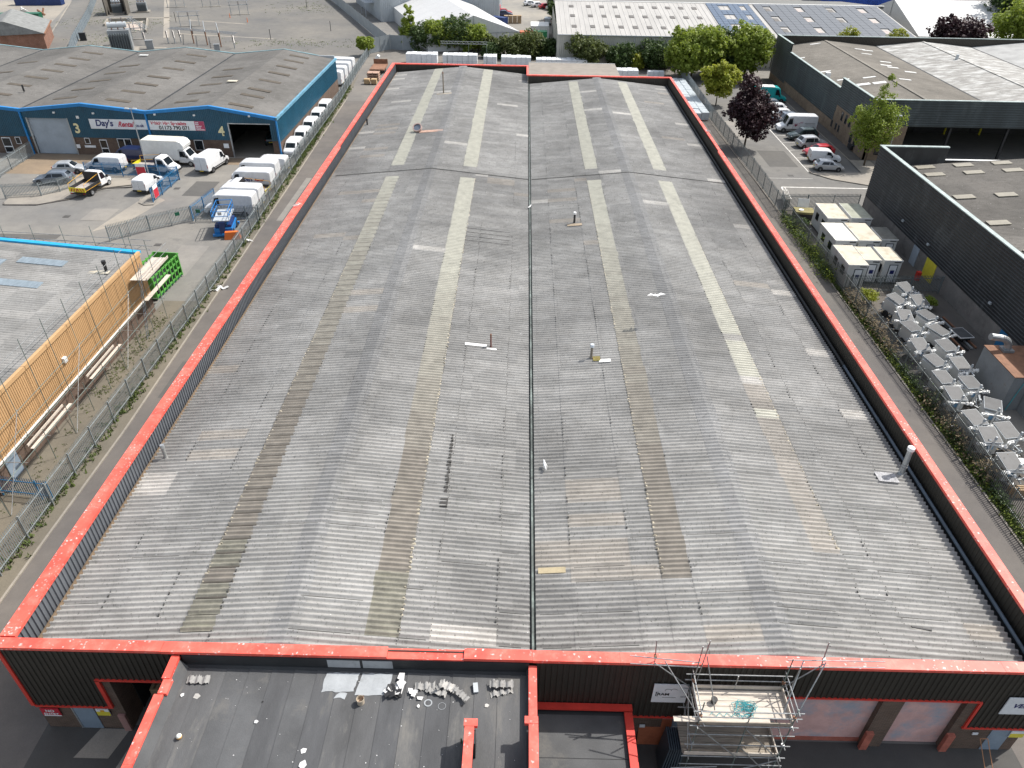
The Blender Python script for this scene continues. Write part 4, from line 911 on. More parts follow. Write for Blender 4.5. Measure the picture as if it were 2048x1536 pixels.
def vehicle_parts(kind):
    """list of (name, mesh without/with material, is_paint, location, [sub-parts]) in a frame with the nose at +x, centred"""
    if kind in VC: return VC[kind]
    P = []
    def add(n, mb, mt, loc=(0, 0, 0), smooth=False, subs=()):
        P.append((n, mb.mesh(n, mt, smooth) if isinstance(mb, MB) else mb, mt is None, loc, subs))
    spec = dict(van=(5.5, 2.3, 1.98), high_van=(5.95, 2.6, 2.02), small_van=(4.3, 1.82, 1.8), mid_van=(4.95, 1.98, 1.92)).get(kind)
    cars = dict(hatch=(3.9, 1.45, 1.68), car=(4.3, 1.47, 1.78), suv=(4.55, 1.68, 1.86), estate=(4.6, 1.5, 1.78)).get(kind)
    if spec or cars:
        L, H, W = spec or cars; o = -L/2
        S_ = van_st(L, H, W, 1.15 if L > 5 else 1.0, 1.14 if L > 4.5 else 1.02) if spec else hatch_st(L, H, W, .9+(H-1.45)*.55, .98+(H-1.45)*.5)
        S_ = [(q[0]+o,)+tuple(q[1:]) for q in S_]; lf = Loft(S_)
        bm = lf.body(); add('body', bm, None)
        if spec:
            n = 1.15 if L > 5 else 1.0
            add('windscreen', lf.screen(L/2-n+.08, L/2-1.46), glass_m)
            for sg in (-1, 1): add('side_window', lf.side((L/2-2.15, L/2-1.22, L/2-2.12, L/2-1.6, .12, .82 if H > 2 else .9), sg), glass_m)
            for sg in (-1, 1): add('mirror', MB().box(-.06, .08, -.12, .12, -.12, .14), black_p, (L/2-1.42, sg*(W/2+.1), 1.22 if L > 5 else 1.1))
            for sg in (-1, 1): add('door_seam', MB().box(-.008, .008, -.004, .004, 0, H*.55), black_p, (L/2-2.25, sg*(W/2+.002), .5))
            add('rear_seam', MB().box(-.004, .004, -.008, .008, 0, H*.6), black_p, (o-.0, 0, .55))
            for sg in (-1, 1): add('tail_light', MB().box(-.02, .03, -.05, .05, -.22, .22), lamp_r, (o+.02, sg*(W/2-.09), 1.1))
            add('rear_bumper', MB().box(-.06, .1, -W/2*.95, W/2*.95, -.1, .1), black_p, (o, 0, .45))
            add('side_moulding', MB().box(o+.9, L/2-1.0, -W/2-.006, -W/2+.02, .5, .62).box(o+.9, L/2-1.0, W/2-.02, W/2+.006, .5, .62), black_p)
            wr, wx = (.34, (o+1.1 if L > 5 else o+.85, L/2-.95)) if L > 4.5 else (.3, (o+.75, L/2-.85))
        else:
            add('windscreen', lf.screen(o+L*.735, o+L*.59), glass_m); add('rear_window', lf.screen(o+.26, o+.6, .86), glass_m)
            for sg in (-1, 1):
                add('side_window', lf.side((o+.72, o+L*.45, o+.95, o+L*.46, .1, .86), sg), glass_m); add('side_window', lf.side((o+L*.47, o+L*.68, o+L*.475, o+L*.575, .1, .86), sg), glass_m)
                add('mirror', MB().box(-.05, .06, -.08, .08, -.06, .08), None, (o+L*.66, sg*(W/2+.07), .95)); add('tail_light', MB().box(-.03, .06, -.06, .05, -.12, .12), lamp_r, (o+.1, sg*(W/2-.16), .85))
            wr, wx = .3, (o+.68, L/2-.78)
        add('front_bumper', MB().box(-.1, .06, -W/2*.78, W/2*.78, -.1, .1), black_p if spec else None, (L/2-.02, 0, .42)); add('grille', MB().box(-.02, .012, -W*.24, W*.24, -.06, .06), black_p, (L/2-.03, 0, .64 if spec else .55))
        for sg in (-1, 1): add('headlight', MB().box(-.16, .03, -.13, .13, -.07, .07), lamp_w, (L/2-.16, sg*(W/2*.72), .78 if spec else .62))
        add('number_plate', MB().box(-.02, .005, -.26, .26, -.055, .055), plate_y, (o-.0 if not spec else o-.065, 0, .5 if spec else .62)); add('number_plate', MB().box(-.005, .02, -.26, .26, -.055, .055), sign_w, (L/2+.03, 0, .42))
    else:
        if kind == 'box_lorry': L, H, W, o = 7.0, 2.2, 2.0, -3.5
        else: L, H, W, o = 5.6, 2.2, 2.0, -2.8
        c0 = L/2-2.35; lf = Loft([(q[0]+c0,)+tuple(q[1:]) for q in cab_st(2.35, H, W)])
        add('body', lf.body(), None); add('windscreen', lf.screen(c0+1.5, c0+1.03), glass_m)
        for sg in (-1, 1):
            add('side_window', lf.side((c0+.2, c0+1.15, c0+.22, c0+.95, .08, .85), sg), glass_m); add('mirror', MB().box(-.06, .08, -.12, .12, -.14, .16), black_p, (c0+1.25, sg*(W/2+.12), 1.3)); add('headlight', MB().box(-.16, .03, -.13, .13, -.07, .07), lamp_w, (L/2-.16, sg*.72, .78))
        add('chassis', MB().box(o+.1, c0+.3, -.45, .45, .45, .62), black_p); add('front_bumper', MB().box(-.1, .06, -.8, .8, -.1, .12), black_p, (L/2-.02, 0, .45)); add('number_plate', MB().box(-.02, .005, -.26, .26, -.055, .055), plate_y, (o+.08, 0, .55))
        if kind == 'box_lorry':
            w = 1.1
            add('cargo_box', MB().prof([(o, .75), (c0+.15, .75), (c0+.15, 2.24), (c0+.95, 2.28), (c0+1.05, 2.7), (c0+.75, 3.15), (c0+.35, 3.28), (o, 3.3)], -w, w, 'y'), white_w)
            add('box_trim', MB().box(o-.01, c0+.16, -w-.012, -w+.01, .75, .85).box(o-.01, c0+.16, w-.01, w+.012, .75, .85).box(o-.012, o+.02, -w-.01, w+.01, 3.2, 3.31), steel); add('box_roof', MB().box(o+.02, c0+.3, -w+.02, w-.02, 3.302, 3.315), roof_cabw)
        else:
            bedm = mat('tipper floor', (.4, .36, .33), .7, .3, 2, 12) if 'tipper floor' not in MATS else MATS['tipper floor']
            add('bed_floor', MB().box(o+.03, c0-.1, -1.0, 1.0, .85, .92), bedm)
            for sg in (-1, 1):
                add('bed_side', MB().box(o+.03, c0-.1, sg*1.02-.025, sg*1.02+.025, .85, 1.3), black_p if kind != 'dark_pickup' else navy_p); add('side_stripe', MB().box(o+.05, c0-.12, sg*1.047-.003, sg*1.047+.003, .9, .95), gold_p)
                add('guard_rail', MB().tube((o+.05, sg*1.0, 1.3), (o+.05, sg*1.0, 1.75), .025, 6).tube((o+.05, sg*1.0, 1.75), (c0-.15, sg*1.0, 2.05), .025, 6), gold_p)
            add('headboard', MB().box(c0-.12, c0-.06, -1.0, 1.0, .85, 2.2), black_p)
            add('tailboard', MB().box(o-.02, o+.03, -1.04, 1.04, .8, 1.3), yellow_p)
            mb = MB()
            for k in range(6):
                y = -.95+k*.33; d = .16 if k < 3 else -.16
                mb.face((o-.026, y, .85), (o-.026, y+.13, .85), (o-.026, y+.13+d, 1.25), (o-.026, y+d, 1.25))
            add('chevrons', mb, ink_red); add('tail_bar', MB().box(o-.05, o+.05, -1.0, 1.0, .55, .68), black_p)
            for sg in (-1, 1): add('tail_light', MB().box(o-.06, o-.05, sg*.8-.14, sg*.8+.14, .57, .66), lamp_r)
        wr, wx = .35, (o+1.2, L/2-.85)
    ty, rm, ar = wheel_meshes(wr, .22)
    for x in wx:
        for sg in (-1, 1):
            P.append(('wheel', ty, False, (x, sg*(W/2-.1), wr), (('rim', rm),)))
    if spec or cars:
        for x in wx:
            for sg in (-1, 1): P.append(('wheel_arch', ar, False, (x, sg*(W/2-.1) if sg < 0 else sg*(W/2-.1), wr+.02), ()))
    VC[kind] = P; return P
PAINTED = {}
def vehicle(kind, name, label, cat, x, y, deg, paint=white_p, group=None, lift=.02):
    t = thing(name, label, cat, (x, y, lift), R(deg), group)
    for n, me, isp, loc, subs in vehicle_parts(kind):
        if isp:
            key = (me.name, paint.name)
            if key not in PAINTED:
                m2 = me.copy(); m2.materials.clear(); m2.materials.append(paint); PAINTED[key] = m2
            me = PAINTED[key]
        o = obj(n, me, None, t, loc)
        if n == 'wheel_arch' and loc[1] > 0: o.scale = (1, -1, 1)
        for sn, sm in subs: obj(sn, sm, None, o)
    return t
# ================================================================== FENCES
def palisade(name, label, pts, h=2.0, mt=pale_steel, pmt=None, post=2.75, pitch=.155, cat='fence', z0=0.0, group=None):
    t = thing(name, label, cat, (pts[0][0], pts[0][1], z0), 0, group); O = Vector(pts[0]).to_3d()
    pales = MB(); rails = MB(); k = 0
    for a, b in zip(pts[:-1], pts[1:]):
        a, b = Vector(a), Vector(b); L = (b-a).length; d = (b-a)/L; nn = Vector((-d.y, d.x)); n = max(1, int(L/pitch))
        for i in range(n):
            p = a+d*(L*(i+.5)/n)-Vector(pts[0]); hh = h+random.uniform(-.015, .015)
            c0, c1, c2 = p-d*.034, p+nn*.02, p+d*.034
            v = len(pales.v)
            for q in (c0, c1, c2): pales.v.append((q.x, q.y, .06))
            for q in (c0, c1, c2): pales.v.append((q.x, q.y, hh-.12))
            pales.v.append((p.x, p.y, hh))
            pales.f += [(v, v+1, v+4, v+3), (v+1, v+2, v+5, v+4), (v+3, v+4, v+6), (v+4, v+5, v+6)]
        A, B = a-Vector(pts[0])-nn*.03, b-Vector(pts[0])-nn*.03
        for z in (.35, h-.35):
            mb = MB(); mb.bar((A.x, A.y, z), (B.x, B.y, z), .04, .05); obj('rail', mb, pmt or mt, t)
        m = max(1, int(round(L/post)))
        for i in range(m+1):
            if i == m and (b-Vector(pts[-1])).length > .01: continue
            p = a+d*(L*i/m)-Vector(pts[0])-nn*.08
            mb = MB(); mb.box(p.x-.045, p.x+.045, p.y-.03, p.y+.03, 0, h-.1); obj('post', mb, pmt or mt, t)
    o = obj('pales', pales, mt, t, kind='stuff')
    return t
# ================================================================== LEFT: alley fence, verge weeds
palisade('palisade_fence', 'long grey palisade fence along the left alley', [(-29.3, 10), (-29.3, 55), (-29.4, 66), (-30.7, 100), (-31.2, 128), (-32.4, 150), (-33.0, 168)])
def tufts(name, label, region, n, hmin, hmax, mt, seed=1, wid=.05, clump=0, lean=.35):
    """grass blades / weeds spread over a list of (x, y) sampled by region()"""
    rnd = random.Random(seed); mb = MB(); k = 0
    while k < n:
        x, y = region(rnd)
        for c in range(rnd.randint(3, 7)):
            a = rnd.random()*6.28; h = rnd.uniform(hmin, hmax); px, py = x+rnd.gauss(0, .07+clump), y+rnd.gauss(0, .07+clump)
            dx, dy = math.cos(a), math.sin(a); l = rnd.uniform(.1, lean)*h*1.5; w_ = wid*rnd.uniform(.6, 1.5)
            mb.face((px-dy*w_, py+dx*w_, .01), (px+dy*w_, py-dx*w_, .01), (px+dx*l+dy*w_*.5, py+dy*l-dx*w_*.5, h*.75), (px+dx*l*1.6, py+dy*l*1.6, h*.95))
            k += 1
    return obj(name, mb, mt, None, kind='stuff', label=label, cat='grass')
def fx(y): return -29.3 if y < 60 else lerp(-29.3, -30.7, (y-60)/40) if y < 100 else lerp(-30.7, -32.4, (y-100)/50)
def r_left(r):
    y = r.choice((r.uniform(12, 75), r.uniform(75, 140), r.uniform(95, 140))); return fx(y)+(abs(r.gauss(0, .35)) if y > 75 else r.gauss(.05, .25)), y
tufts('grass', 'thin green weeds along the foot of the left palisade fence', r_left, 9000, .08, .4, grass_m, 2)
def r_orange(r): return r.choice((r.uniform(-32.9, -29.5), r.gauss(-31.9, .3))), r.choice((r.uniform(44, 56), r.uniform(16, 57)))
tufts('weeds', 'rough yellow green weeds under the scaffold beside the buff building', r_orange, 2600, .04, .16, leaf_b, 3, .035)
# ================================================================== BLUE BUILDING
BB = thing('blue_building', 'petrol blue clad industrial unit with three grey pitched roofs', 'building', (0, 0, 0))
BY0, BY1 = 99.5, 136.8
bx = [-101.6, -84.6, -67.6, -50.6, -33.1]
def bz(x):
    for a, b in zip(bx[:-1], bx[1:]):
        if a <= x <= b: m_ = (a+b)/2; return 6.0+.85*(1-abs(x-m_)/((b-a)/2)) if b < -34 else (6.0+.85*(x-a)/(m_-a) if x < m_ else lerp(6.85, 5.45, (x-m_)/(b-m_)))
    return 6
brf = m_roof('mottled grey unit roof', (.19, .182, .17), rows=40, cols=40, amt=.05)
for a, b in zip(bx[:-1], bx[1:]):
    c = (a+b)/2; mb = MB()
    corr(mb, (a+.12, BY0+.3, bz(a)-.12), (c, bz(c)-.1), BY1-BY0-.5, .3, .05); corr(mb, (b-.12, BY0+.3, bz(b-.01)-.12), (c, bz(c)-.1), BY1-BY0-.5, .3, .05)
    obj('roof', mb, brf, BB)
    for u, v in ((a, c), (c, b)):
        mb = MB(); mb.hexa([(u, BY0-.12, bz(u+.01)-.35), (v-.01, BY0-.12, bz(v-.01)-.35), (v-.01, BY0+.3, bz(v-.01)-.35), (u, BY0+.3, bz(u+.01)-.35), (u, BY0-.12, bz(u+.01)+.05), (v-.01, BY0-.12, bz(v-.01)+.05), (v-.01, BY0+.3, bz(v-.01)+.05), (u, BY0+.3, bz(u+.01)+.05)])
        obj('fascia', mb, bright_blue, BB)
        mb = MB(); mb.hexa([(u, BY1-.3, bz(u+.01)-.3), (v-.01, BY1-.3, bz(v-.01)-.3), (v-.01, BY1, bz(v-.01)-.3), (u, BY1, bz(u+.01)-.3), (u, BY1-.3, bz(u+.01)), (v-.01, BY1-.3, bz(v-.01)), (v-.01, BY1, bz(v-.01)), (u, BY1, bz(u+.01))])
        obj('fascia', mb, mat('faded teal trim', (.2, .33, .36), .6) if 'faded teal trim' not in MATS else MATS['faded teal trim'], BB)
    if b < -34: obj('valley_gutter', MB().box(b-.14, b+.14, BY0+.3, BY1-.3, bz(b)-.16, bz(b)-.06), felt_wet, BB)
    obj('downpipe', MB().box(b-.1, b+.1, BY0-.22, BY0-.02, .0, bz(b-.01)-.35), bright_blue, BB)
obj('fascia', MB().box(-33.2, -32.9, BY0-.12, BY1, 5.15, 5.5), mat('pale teal eaves', (.12, .3, .42), .5), BB)
glp = mat('brown unit rooflight', (.085, .07, .053), .85, .25, 2, 10)
for cx, ys in ((-55.6, [102.9, 107.6, 112, 116.5, 122, 127, 132]), (-38.5, [102.4, 107.4, 110.8, 116, 121, 125.5, 129.8, 133.5]), (-63.5, [104, 109, 114, 119, 124]), (-46.4, [103.5, 108, 113, 118, 123]), (-73.3, [105, 110, 114.5, 119, 123, 127.4, 132]), (-80.5, [106, 112, 118, 125])):
    for y in ys:
        z0, z1 = bz(cx-1.6), bz(cx+1.6); mb = MB(); dz = -.03
        mb.hexa([(cx-1.6, y-.45, z0-.1), (cx+1.6, y-.45, z1-.1), (cx+1.6, y+.45, z1-.1), (cx-1.6, y+.45, z0-.1), (cx-1.6, y-.45, z0+dz), (cx+1.6, y-.45, z1+dz), (cx+1.6, y+.45, z1+dz), (cx-1.6, y+.45, z0+dz)])
        obj('rooflight', mb, glp, BB)
obj('roof_patch', MB().box(-43.9, -42.5, 112.9, 113.7, 6.8, 6.87), roof_cab, BB); obj('roof_patch', MB().box(-65.2, -63.8, 131.3, 132, 6.38, 6.45), cream_w, BB)
obj('roof_vent', MB().tube((-70.8, 106.8, 6.4), (-70.8, 106.8, 7.3), .13, 10), black_p, BB)
# front: cladding and brick around openings
ops = [(-66.9, -61.55, 0, 4.85), (-39.7, -34.1, 0, 4.55)]
def bcl(x0, x1, zb):
    mb = MB(); clad(mb, (x0, BY0), (x1, BY0), zb, lambda s: bz(x0+s+(.01 if s == 0 else -.01))-.3, (0, -1), .25, .04); obj('front_cladding', mb, blue_clad, BB)
for a, b, zb in ((-101.6, -84.6, 2.35), (-84.6, -67.6, 2.35), (-67.6, -66.9, 2.35), (-66.9, -61.55, 4.85), (-61.55, -50.6, 2.35), (-50.6, -39.7, 2.35), (-39.7, -34.1, 4.55), (-34.1, -33.1, 2.35)): bcl(a, b, zb)
mb = MB()
boxes('brick_wall', brick_m, BB, *[(a, b, BY0+.05, BY0+.35, 0, 2.4) for a, b in ((-101.6, -66.9), (-61.55, -39.7), (-34.1, -33.2))], (-33.4, -33.15, BY0+.36, BY1, 0, 2.15))
mb = MB(); clad(mb, (-33.1, BY0), (-33.1, BY1-.1), 2.1, 5.2, (1, 0), .25, .04); obj('side_cladding', mb, mat('side petrol cladding', (.015, .11, .18), .45, .12, .5, 9), BB)
obj('rear_wall', MB().box(-101.6, -33.2, BY1-.32, BY1-.1, 0, 5.9), light_grey, BB)
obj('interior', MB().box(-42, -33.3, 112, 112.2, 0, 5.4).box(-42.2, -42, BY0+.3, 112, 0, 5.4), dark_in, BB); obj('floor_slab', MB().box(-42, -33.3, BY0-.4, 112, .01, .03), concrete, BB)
obj('roller_shutter', shutter(-66.9, -61.55, BY0+.2, 4.85, shutter_m), shutter_m, BB)
obj('door_frame', MB().box(-67.1, -66.9, BY0-.06, BY0+.2, 0, 4.9).box(-61.55, -61.4, BY0-.06, BY0+.2, 0, 4.9).box(-39.8, -39.65, BY0-.06, BY0+.2, 0, 4.6).box(-39.8, -34.0, BY0-.05, BY0+.2, 4.55, 4.68), steel, BB)
def window(x0, x1, z0, z1, mull=0, door=False):
    w_ = obj('door' if door else 'window', MB().box(x0, x1, BY0-.02, BY0+.04, z0, z1), sign_w, BB); n = mull+1
    for i in range(n):
        a = x0+(x1-x0)*i/n+.07; b = x0+(x1-x0)*(i+1)/n-.07
        if door: obj('pane', MB().box(a, b, BY0-.03, BY0-.02, z0+.12, z0+.8), glass_m, w_); obj('pane', MB().box(a, b, BY0-.03, BY0-.02, z0+.95, z1-.1), glass_m, w_)
        else: obj('pane', MB().box(a, b, BY0-.03, BY0-.02, z0+.07, z1-.07), glass_m, w_)
window(-60.0, -59.3, 1.5, 2.3); window(-58.0, -57.0, .05, 2.1, 0, True); window(-55.5, -53.6, .95, 2.3, 1); window(-51.9, -50.9, .9, 2.3); window(-44.9, -43.7, .9, 2.3); window(-71.5, -70.3, .05, 2.15, 0, True); window(-69.6, -68.9, 1.3, 2.25)
window(-77, -75, .95, 2.25, 1); window(-80, -78.2, .95, 2.25, 1)
for x in (-62.9, -57.6, -49.3, -44.0, -36.6): obj('floodlight', MB().box(x-.12, x+.12, BY0-.25, BY0-.02, 5.55, 5.75), white_w, BB)
obj('alarm_box', MB().box(-60.1, -59.75, BY0-.12, BY0-.02, 4.9, 5.25), white_w, BB)
def ws(label, x0, x1, z0, z1): return board('building_sign', label, x0, x1, z0, z1, BY0-.1)
t = ws("long white Day's Rental sign on the blue front", -58.5, -50.75, 3.6, 4.9)
text('lettering', "Day's", 1.15, ink_blue, t, (-3.1, -.03, -.25), FACE_Y, shear=.1, sx=.95); text('lettering', 'Rental', .95, ink_red, t, (-.1, -.03, -.3), FACE_Y, shear=.45, sx=.85); text('lettering', '.co.uk', .6, ink_blue, t, (2.2, -.03, -.3), FACE_Y, sx=.85)
t = ws('white Vehicle Hire Specialists sign with telephone number on the blue front', -50.45, -42.9, 3.6, 4.85)
text('lettering', 'Vehicle Hire Specialists', .62, ink_red, t, (-3.5, -.03, .08), FACE_Y, sx=.83); text('lettering', '01173 790 071', .68, ink_black, t, (-2.5, -.03, -.53), FACE_Y, sx=1.02)
obj('red_panel', MB().box(2.45, 3.77, -.024, -.02, -.62, .62), mat('crimson panel', (.42, .05, .12), .5), t)
for k, wd_ in enumerate((.35, .4, .7, .66, 1.12)):
    mb = MB(); x_ = 2.55
    while x_ < 2.55+wd_: mb.box(x_, x_+.085, -.028, -.025, .36-.23*k, .36-.23*k+random.choice((.11, .15, .13))); x_ += .115
    obj('lettering', mb, sign_w, t)
for n_, x in (('3', -60.9), ('4', -41.2)):
    t = thing('unit_number', ('cream numeral three right of the closed grey shutter' if n_ == '3' else 'cream numeral four left of the open dark doorway'), 'number', (x, BY0-.08, 3.2)); text('lettering', n_, 1.75, cream_ink, t, (0, 0, -.2), FACE_Y, sx=.95)
t = board('wall_notice', 'small white notice beside the shutter of unit three', -60.2, -58.7, 1.0, 1.3, BY0-.06); t = board('wall_notice', 'small white notices left of the open door of unit four', -40.9, -40.2, 1.3, 1.9, BY0-.06); t = board('wall_notice', 'pink and white notice low beside the shutter of unit three', -61.35, -60.85, .9, 1.4, BY0-.06)
vehicle('car', 'parked_car', 'dark car parked inside the open door of unit four', 'car', -36.2, 106.5, 95, green_p)
# ================================================================== LEFT YARD
sheet('concrete_apron', rect(-67.3, -55.5, 91.5, 99.5), .008, apron_m); sheet('concrete_apron', rect(-55.5, -33.4, 96.5, 99.5), .008, apron_m); sheet('concrete_strip', [(-47.2, 74), (-44.6, 76.2), (-42.9, 83.5), (-45.6, 85.6)], .012, concrete)
sheet('pavement', [(-61.2, 81.0), (-57, 81.3), (-53.8, 83.8), (-52, 86.9), (-44, 90.2), (-44, 91.2), (-56.3, 91.2), (-57.5, 87.2), (-61.8, 84.0)], .10, concrete)
kerb('kerb', [(-61.4, 81.6), (-60.9, 80.95), (-57.2, 81.1), (-54.4, 82.9), (-52.8, 85.6), (-51.5, 86.9), (-44.2, 88.2)], mt=mat('dark kerb', (.13, .12, .11), .9), piece=.9, h=.12)
kerb('kerb', [(-45.9, 83.6), (-45.5, 82.3), (-44.6, 81.7), (-43.6, 81.9)], mt=concrete, piece=.6, h=.12)
sheet('pavement', [(-45.8, 83.5), (-45.4, 82.3), (-44.5, 81.8), (-43.6, 82), (-43.9, 84)], .10, concrete)
palisade('palisade_fence', 'blue palisade fence in front of the parked vans in the hire yard', [(-56.2, 91.3), (-46.4, 90.8), (-43.9, 90.6)], 1.9, blue_steel)
palisade('palisade_gate', 'open blue palisade gate leaf with red notice at the yard entrance', [(-43.95, 82.5), (-43.9, 90.4)], 1.9, blue_steel, cat='gate')
palisade('palisade_fence', 'curved grey palisade fence beside the grey cars', [(-62.0, 83.1), (-58.1, 83.9), (-56.6, 85.4), (-55.6, 87.4)], 1.8)
palisade('palisade_fence', 'grey mesh fence running up to the corner of unit three', [(-66.0, 80), (-66.8, 90), (-67.4, 98.8)], 2.0)
palisade('palisade_fence', 'grey palisade fence crossing the yard below the hire vans', [(-44.0, 71.6), (-40.9, 74.6), (-37.3, 77.4)], 1.9)
palisade('palisade_gate', 'blue gate leaf standing open at the end of the yard fence', [(-37.3, 77.5), (-36.6, 83.0)], 1.9, blue_steel, cat='gate')
palisade('palisade_fence', 'short grey palisade fence behind the blue scissor lift', [(-36.9, 77.4), (-31.2, 77.8), (-29.8, 78.2)], 1.9)
t = thing('yard_notice', 'red and white notice board fixed to the blue fence', 'sign', (-48.6, 90.55, 1.2)); obj('board', MB().box(-.6, .6, -.02, .02, -.75, .75), sign_w, t); obj('red_field', MB().box(-.58, .58, -.026, -.02, -.73, .35), sign_red, t)
t = thing('yard_notice', 'red and white notice board on the blue gate leaf', 'sign', (-43.8, 83.6, 1.1), R(90)); obj('board', MB().box(-.6, .6, -.02, .02, -.75, .75), sign_w, t); obj('red_field', MB().box(-.58, .58, -.026, -.02, -.73, .3), sign_red, t)
for x, y, l in ((-38.3, 76.4, 'left'), (-36.3, 77.3, 'right')): obj('fence_notice', MB().box(-.25, .25, -.02, .02, -.2, .2), dk_green, None, (x, y-.1, 1.3), (0, 0, R(38) if l == 'left' else 0), label='small green notice on the yard fence, %s of the blue gate hinge' % ('left' if l == 'left' else 'right'), cat='sign')
G = 'vehicles of the hire yard'
vehicle('tipper', 'tipper_truck', 'white cab tipper truck with yellow and red chevron tailboard by the kerb', 'truck', -52.9, 86.2, 84, white_p, G, .03)
vehicle('small_van', 'small_van', 'small white van parked rear-on beside the blue gate', 'van', -46.2, 87.0, 84, white_p, G, .1)
vehicle('van', 'panel_van', 'white panel van standing rear-on in front of unit four', 'van', -41.1, 95.1, 80, white_p, G)
vehicle('box_lorry', 'box_lorry', 'white luton box lorry parked across the blue front', 'truck', -46.8, 96.6, -4, white_p, G)
vehicle('dark_pickup', 'dropside_truck', 'white cab truck with dark body behind the blue fence', 'truck', -47.6, 93.0, -6, white_p, G)
vehicle('mid_van', 'panel_van', 'dark navy van between the white van and the box lorry', 'van', -53.0, 97.0, 175, navy_p, G)
vehicle('mid_van', 'panel_van', 'white van nose-left behind the blue palisade fence', 'van', -54.6, 93.6, 176, white_p, G)
vehicle('hatch', 'parked_car', 'silver hatchback behind the tipper truck', 'car', -58.9, 92.4, 8, silver_p, G); vehicle('estate', 'parked_car', 'blue grey car behind the curved grey fence', 'car', -58.9, 88.6, 188, grey_p, G)
GV = 'white vans backed against the alley fence'
for lab, x, y, kd in (('nearest white van in the row backed against the fence, behind the scissor lift', -33.5, 79.8, 'high_van'), ('second white van from the scissor lift in the row against the fence', -33.5, 82.2, 'high_van'), ("white van lettered Day's Rental on its side in the row against the fence", -33.7, 87.6, 'high_van'), ("white van just beyond the lettered one in the row against the fence", -34.0, 90.9, 'high_van'), ('low white van at the far end of the row against the fence', -33.3, 94.4, 'mid_van')):
    v = vehicle(kd, 'panel_van', lab, 'van', x, y, 178, white_p, GV)
    if 'lettered Day' in lab:
        text('lettering', "Day's", .5, ink_blue, v, (.3, 1.02, 1.45), (R(90), 0, R(180)), sx=.95); text('lettering', 'Rental', .42, ink_red, v, (-1.0, 1.02, 1.45), (R(90), 0, R(180)), shear=.4)
        obj('stripe', MB().box(-2.4, -.3, 1.012, 1.018, .85, .89), ink_blue, v)
vehicle('tipper', 'tipper_truck', 'flatbed truck with yellow tailboard wedged between the white vans', 'truck', -33.4, 84.9, 178, white_p, GV)
for k, lab in enumerate(('first small white van in the line beside the blue side wall, nearest the open door', 'second small white van in the line beside the blue side wall', 'third small white van in the line beside the blue side wall', 'fourth small white van in the line beside the blue side wall', 'last small white van in the line beside the blue side wall')):
    vehicle('small_van', 'small_van', lab, 'van', -32.1-.05*k, 101.8+5.1*k, -91, white_p, 'small vans lined up along the blue side wall')
for k, lab in enumerate(('nearest high white van behind the rear corner of the blue building', 'second high white van behind the blue building', 'third high white van behind the blue building', 'farthest high white van behind the blue building')):
    vehicle('high_van', 'panel_van', lab, 'van', -36.0, 140.5+3.6*k, 176, white_p, 'vans behind the blue building')
# lamp column
t = thing('lamp_column', 'tall grey lamp column in front of the hire yard signs', 'lamp post', (-46.6, 88.4, 0)); obj('column', MB().tube((0, 0, .1), (0, 0, 1.2), .1, 10).tube((0, 0, 1.2), (-.12, .3, 9.2), .065, 10, .05), steel, t); obj('bracket', MB().bar((-.65, .3, 9.2), (.4, .3, 9.2), .06, .06), steel, t)
for x in (-.6, .35): obj('lamp_head', MB().box(x-.22, x+.22, .16, .44, 9.22, 9.32), light_grey, t)
# scissor lift
t = thing('scissor_lift', 'sky blue scissor lift with raised guard rails parked by the fence', 'scissor lift', (-32.5, 74.9, 0), R(10))
obj('chassis', MB().box(-.95, .95, -1.5, 1.5, .35, .95), sky_blue, t); obj('power_pack', MB().box(-.85, -.5, -1.3, 1.3, .95, 1.3).box(.5, .85, -1.3, 1.3, .95, 1.3), navy_c, t)
for sx in (-.85, .85):
    for sy in (-1.1, 1.1): obj('wheel', MB().tube((sx-.14, sy, .38), (sx+.14, sy, .38), .38, 16), tyre_m, t)
mb = MB()
for z in (.95, 1.15, 1.35, 1.55):
    mb.bar((-.42, -1.3, z), (-.42, 1.3, z+.16), .07, .12).bar((.42, 1.3, z), (.42, -1.3, z+.16), .07, .12)
obj('scissor_arms', mb, sky_blue, t); obj('platform', MB().box(-.85, .85, -1.7, 1.7, 1.82, 1.92), light_grey, t)
mb = MB()
for sx in (-.85, .85):
    for z in (2.4, 2.95): mb.bar((sx, -1.7, z), (sx, 1.7, z), .05, .06)
    for y in (-1.7, -.85, 0, .85, 1.7): mb.bar((sx, y, 1.92), (sx, y, 2.97), .05, .05)
for y in (-1.7, 1.7):
    for z in (2.4, 2.95): mb.bar((-.85, y, z), (.85, y, z), .05, .06)
obj('guard_rail', mb, sky_blue, t); obj('control_box', MB().box(-.2, .2, -1.62, -1.4, 2.5, 2.85), cream_w, t); obj('ladder', MB().box(-.3, .3, -1.85, -1.72, .5, 1.8), navy_c, t); obj('outrigger', MB().box(-1.15, 1.15, -1.75, -1.45, .15, .4).box(-1.15, 1.15, 1.45, 1.75, .15, .4), sky_blue, t)
obj('orange_barrier', MB().hexa([(-.85, -.35, 0), (.85, -.35, 0), (.85, .35, 0), (-.85, .35, 0), (-.7, -.2, .8), (.7, -.2, .8), (.7, .2, .8), (-.7, .2, .8)]), orange_p, None, (-31.2, 73.0, .01), (0, 0, R(10)), label='orange plastic barrier block beside the scissor lift', cat='barrier')
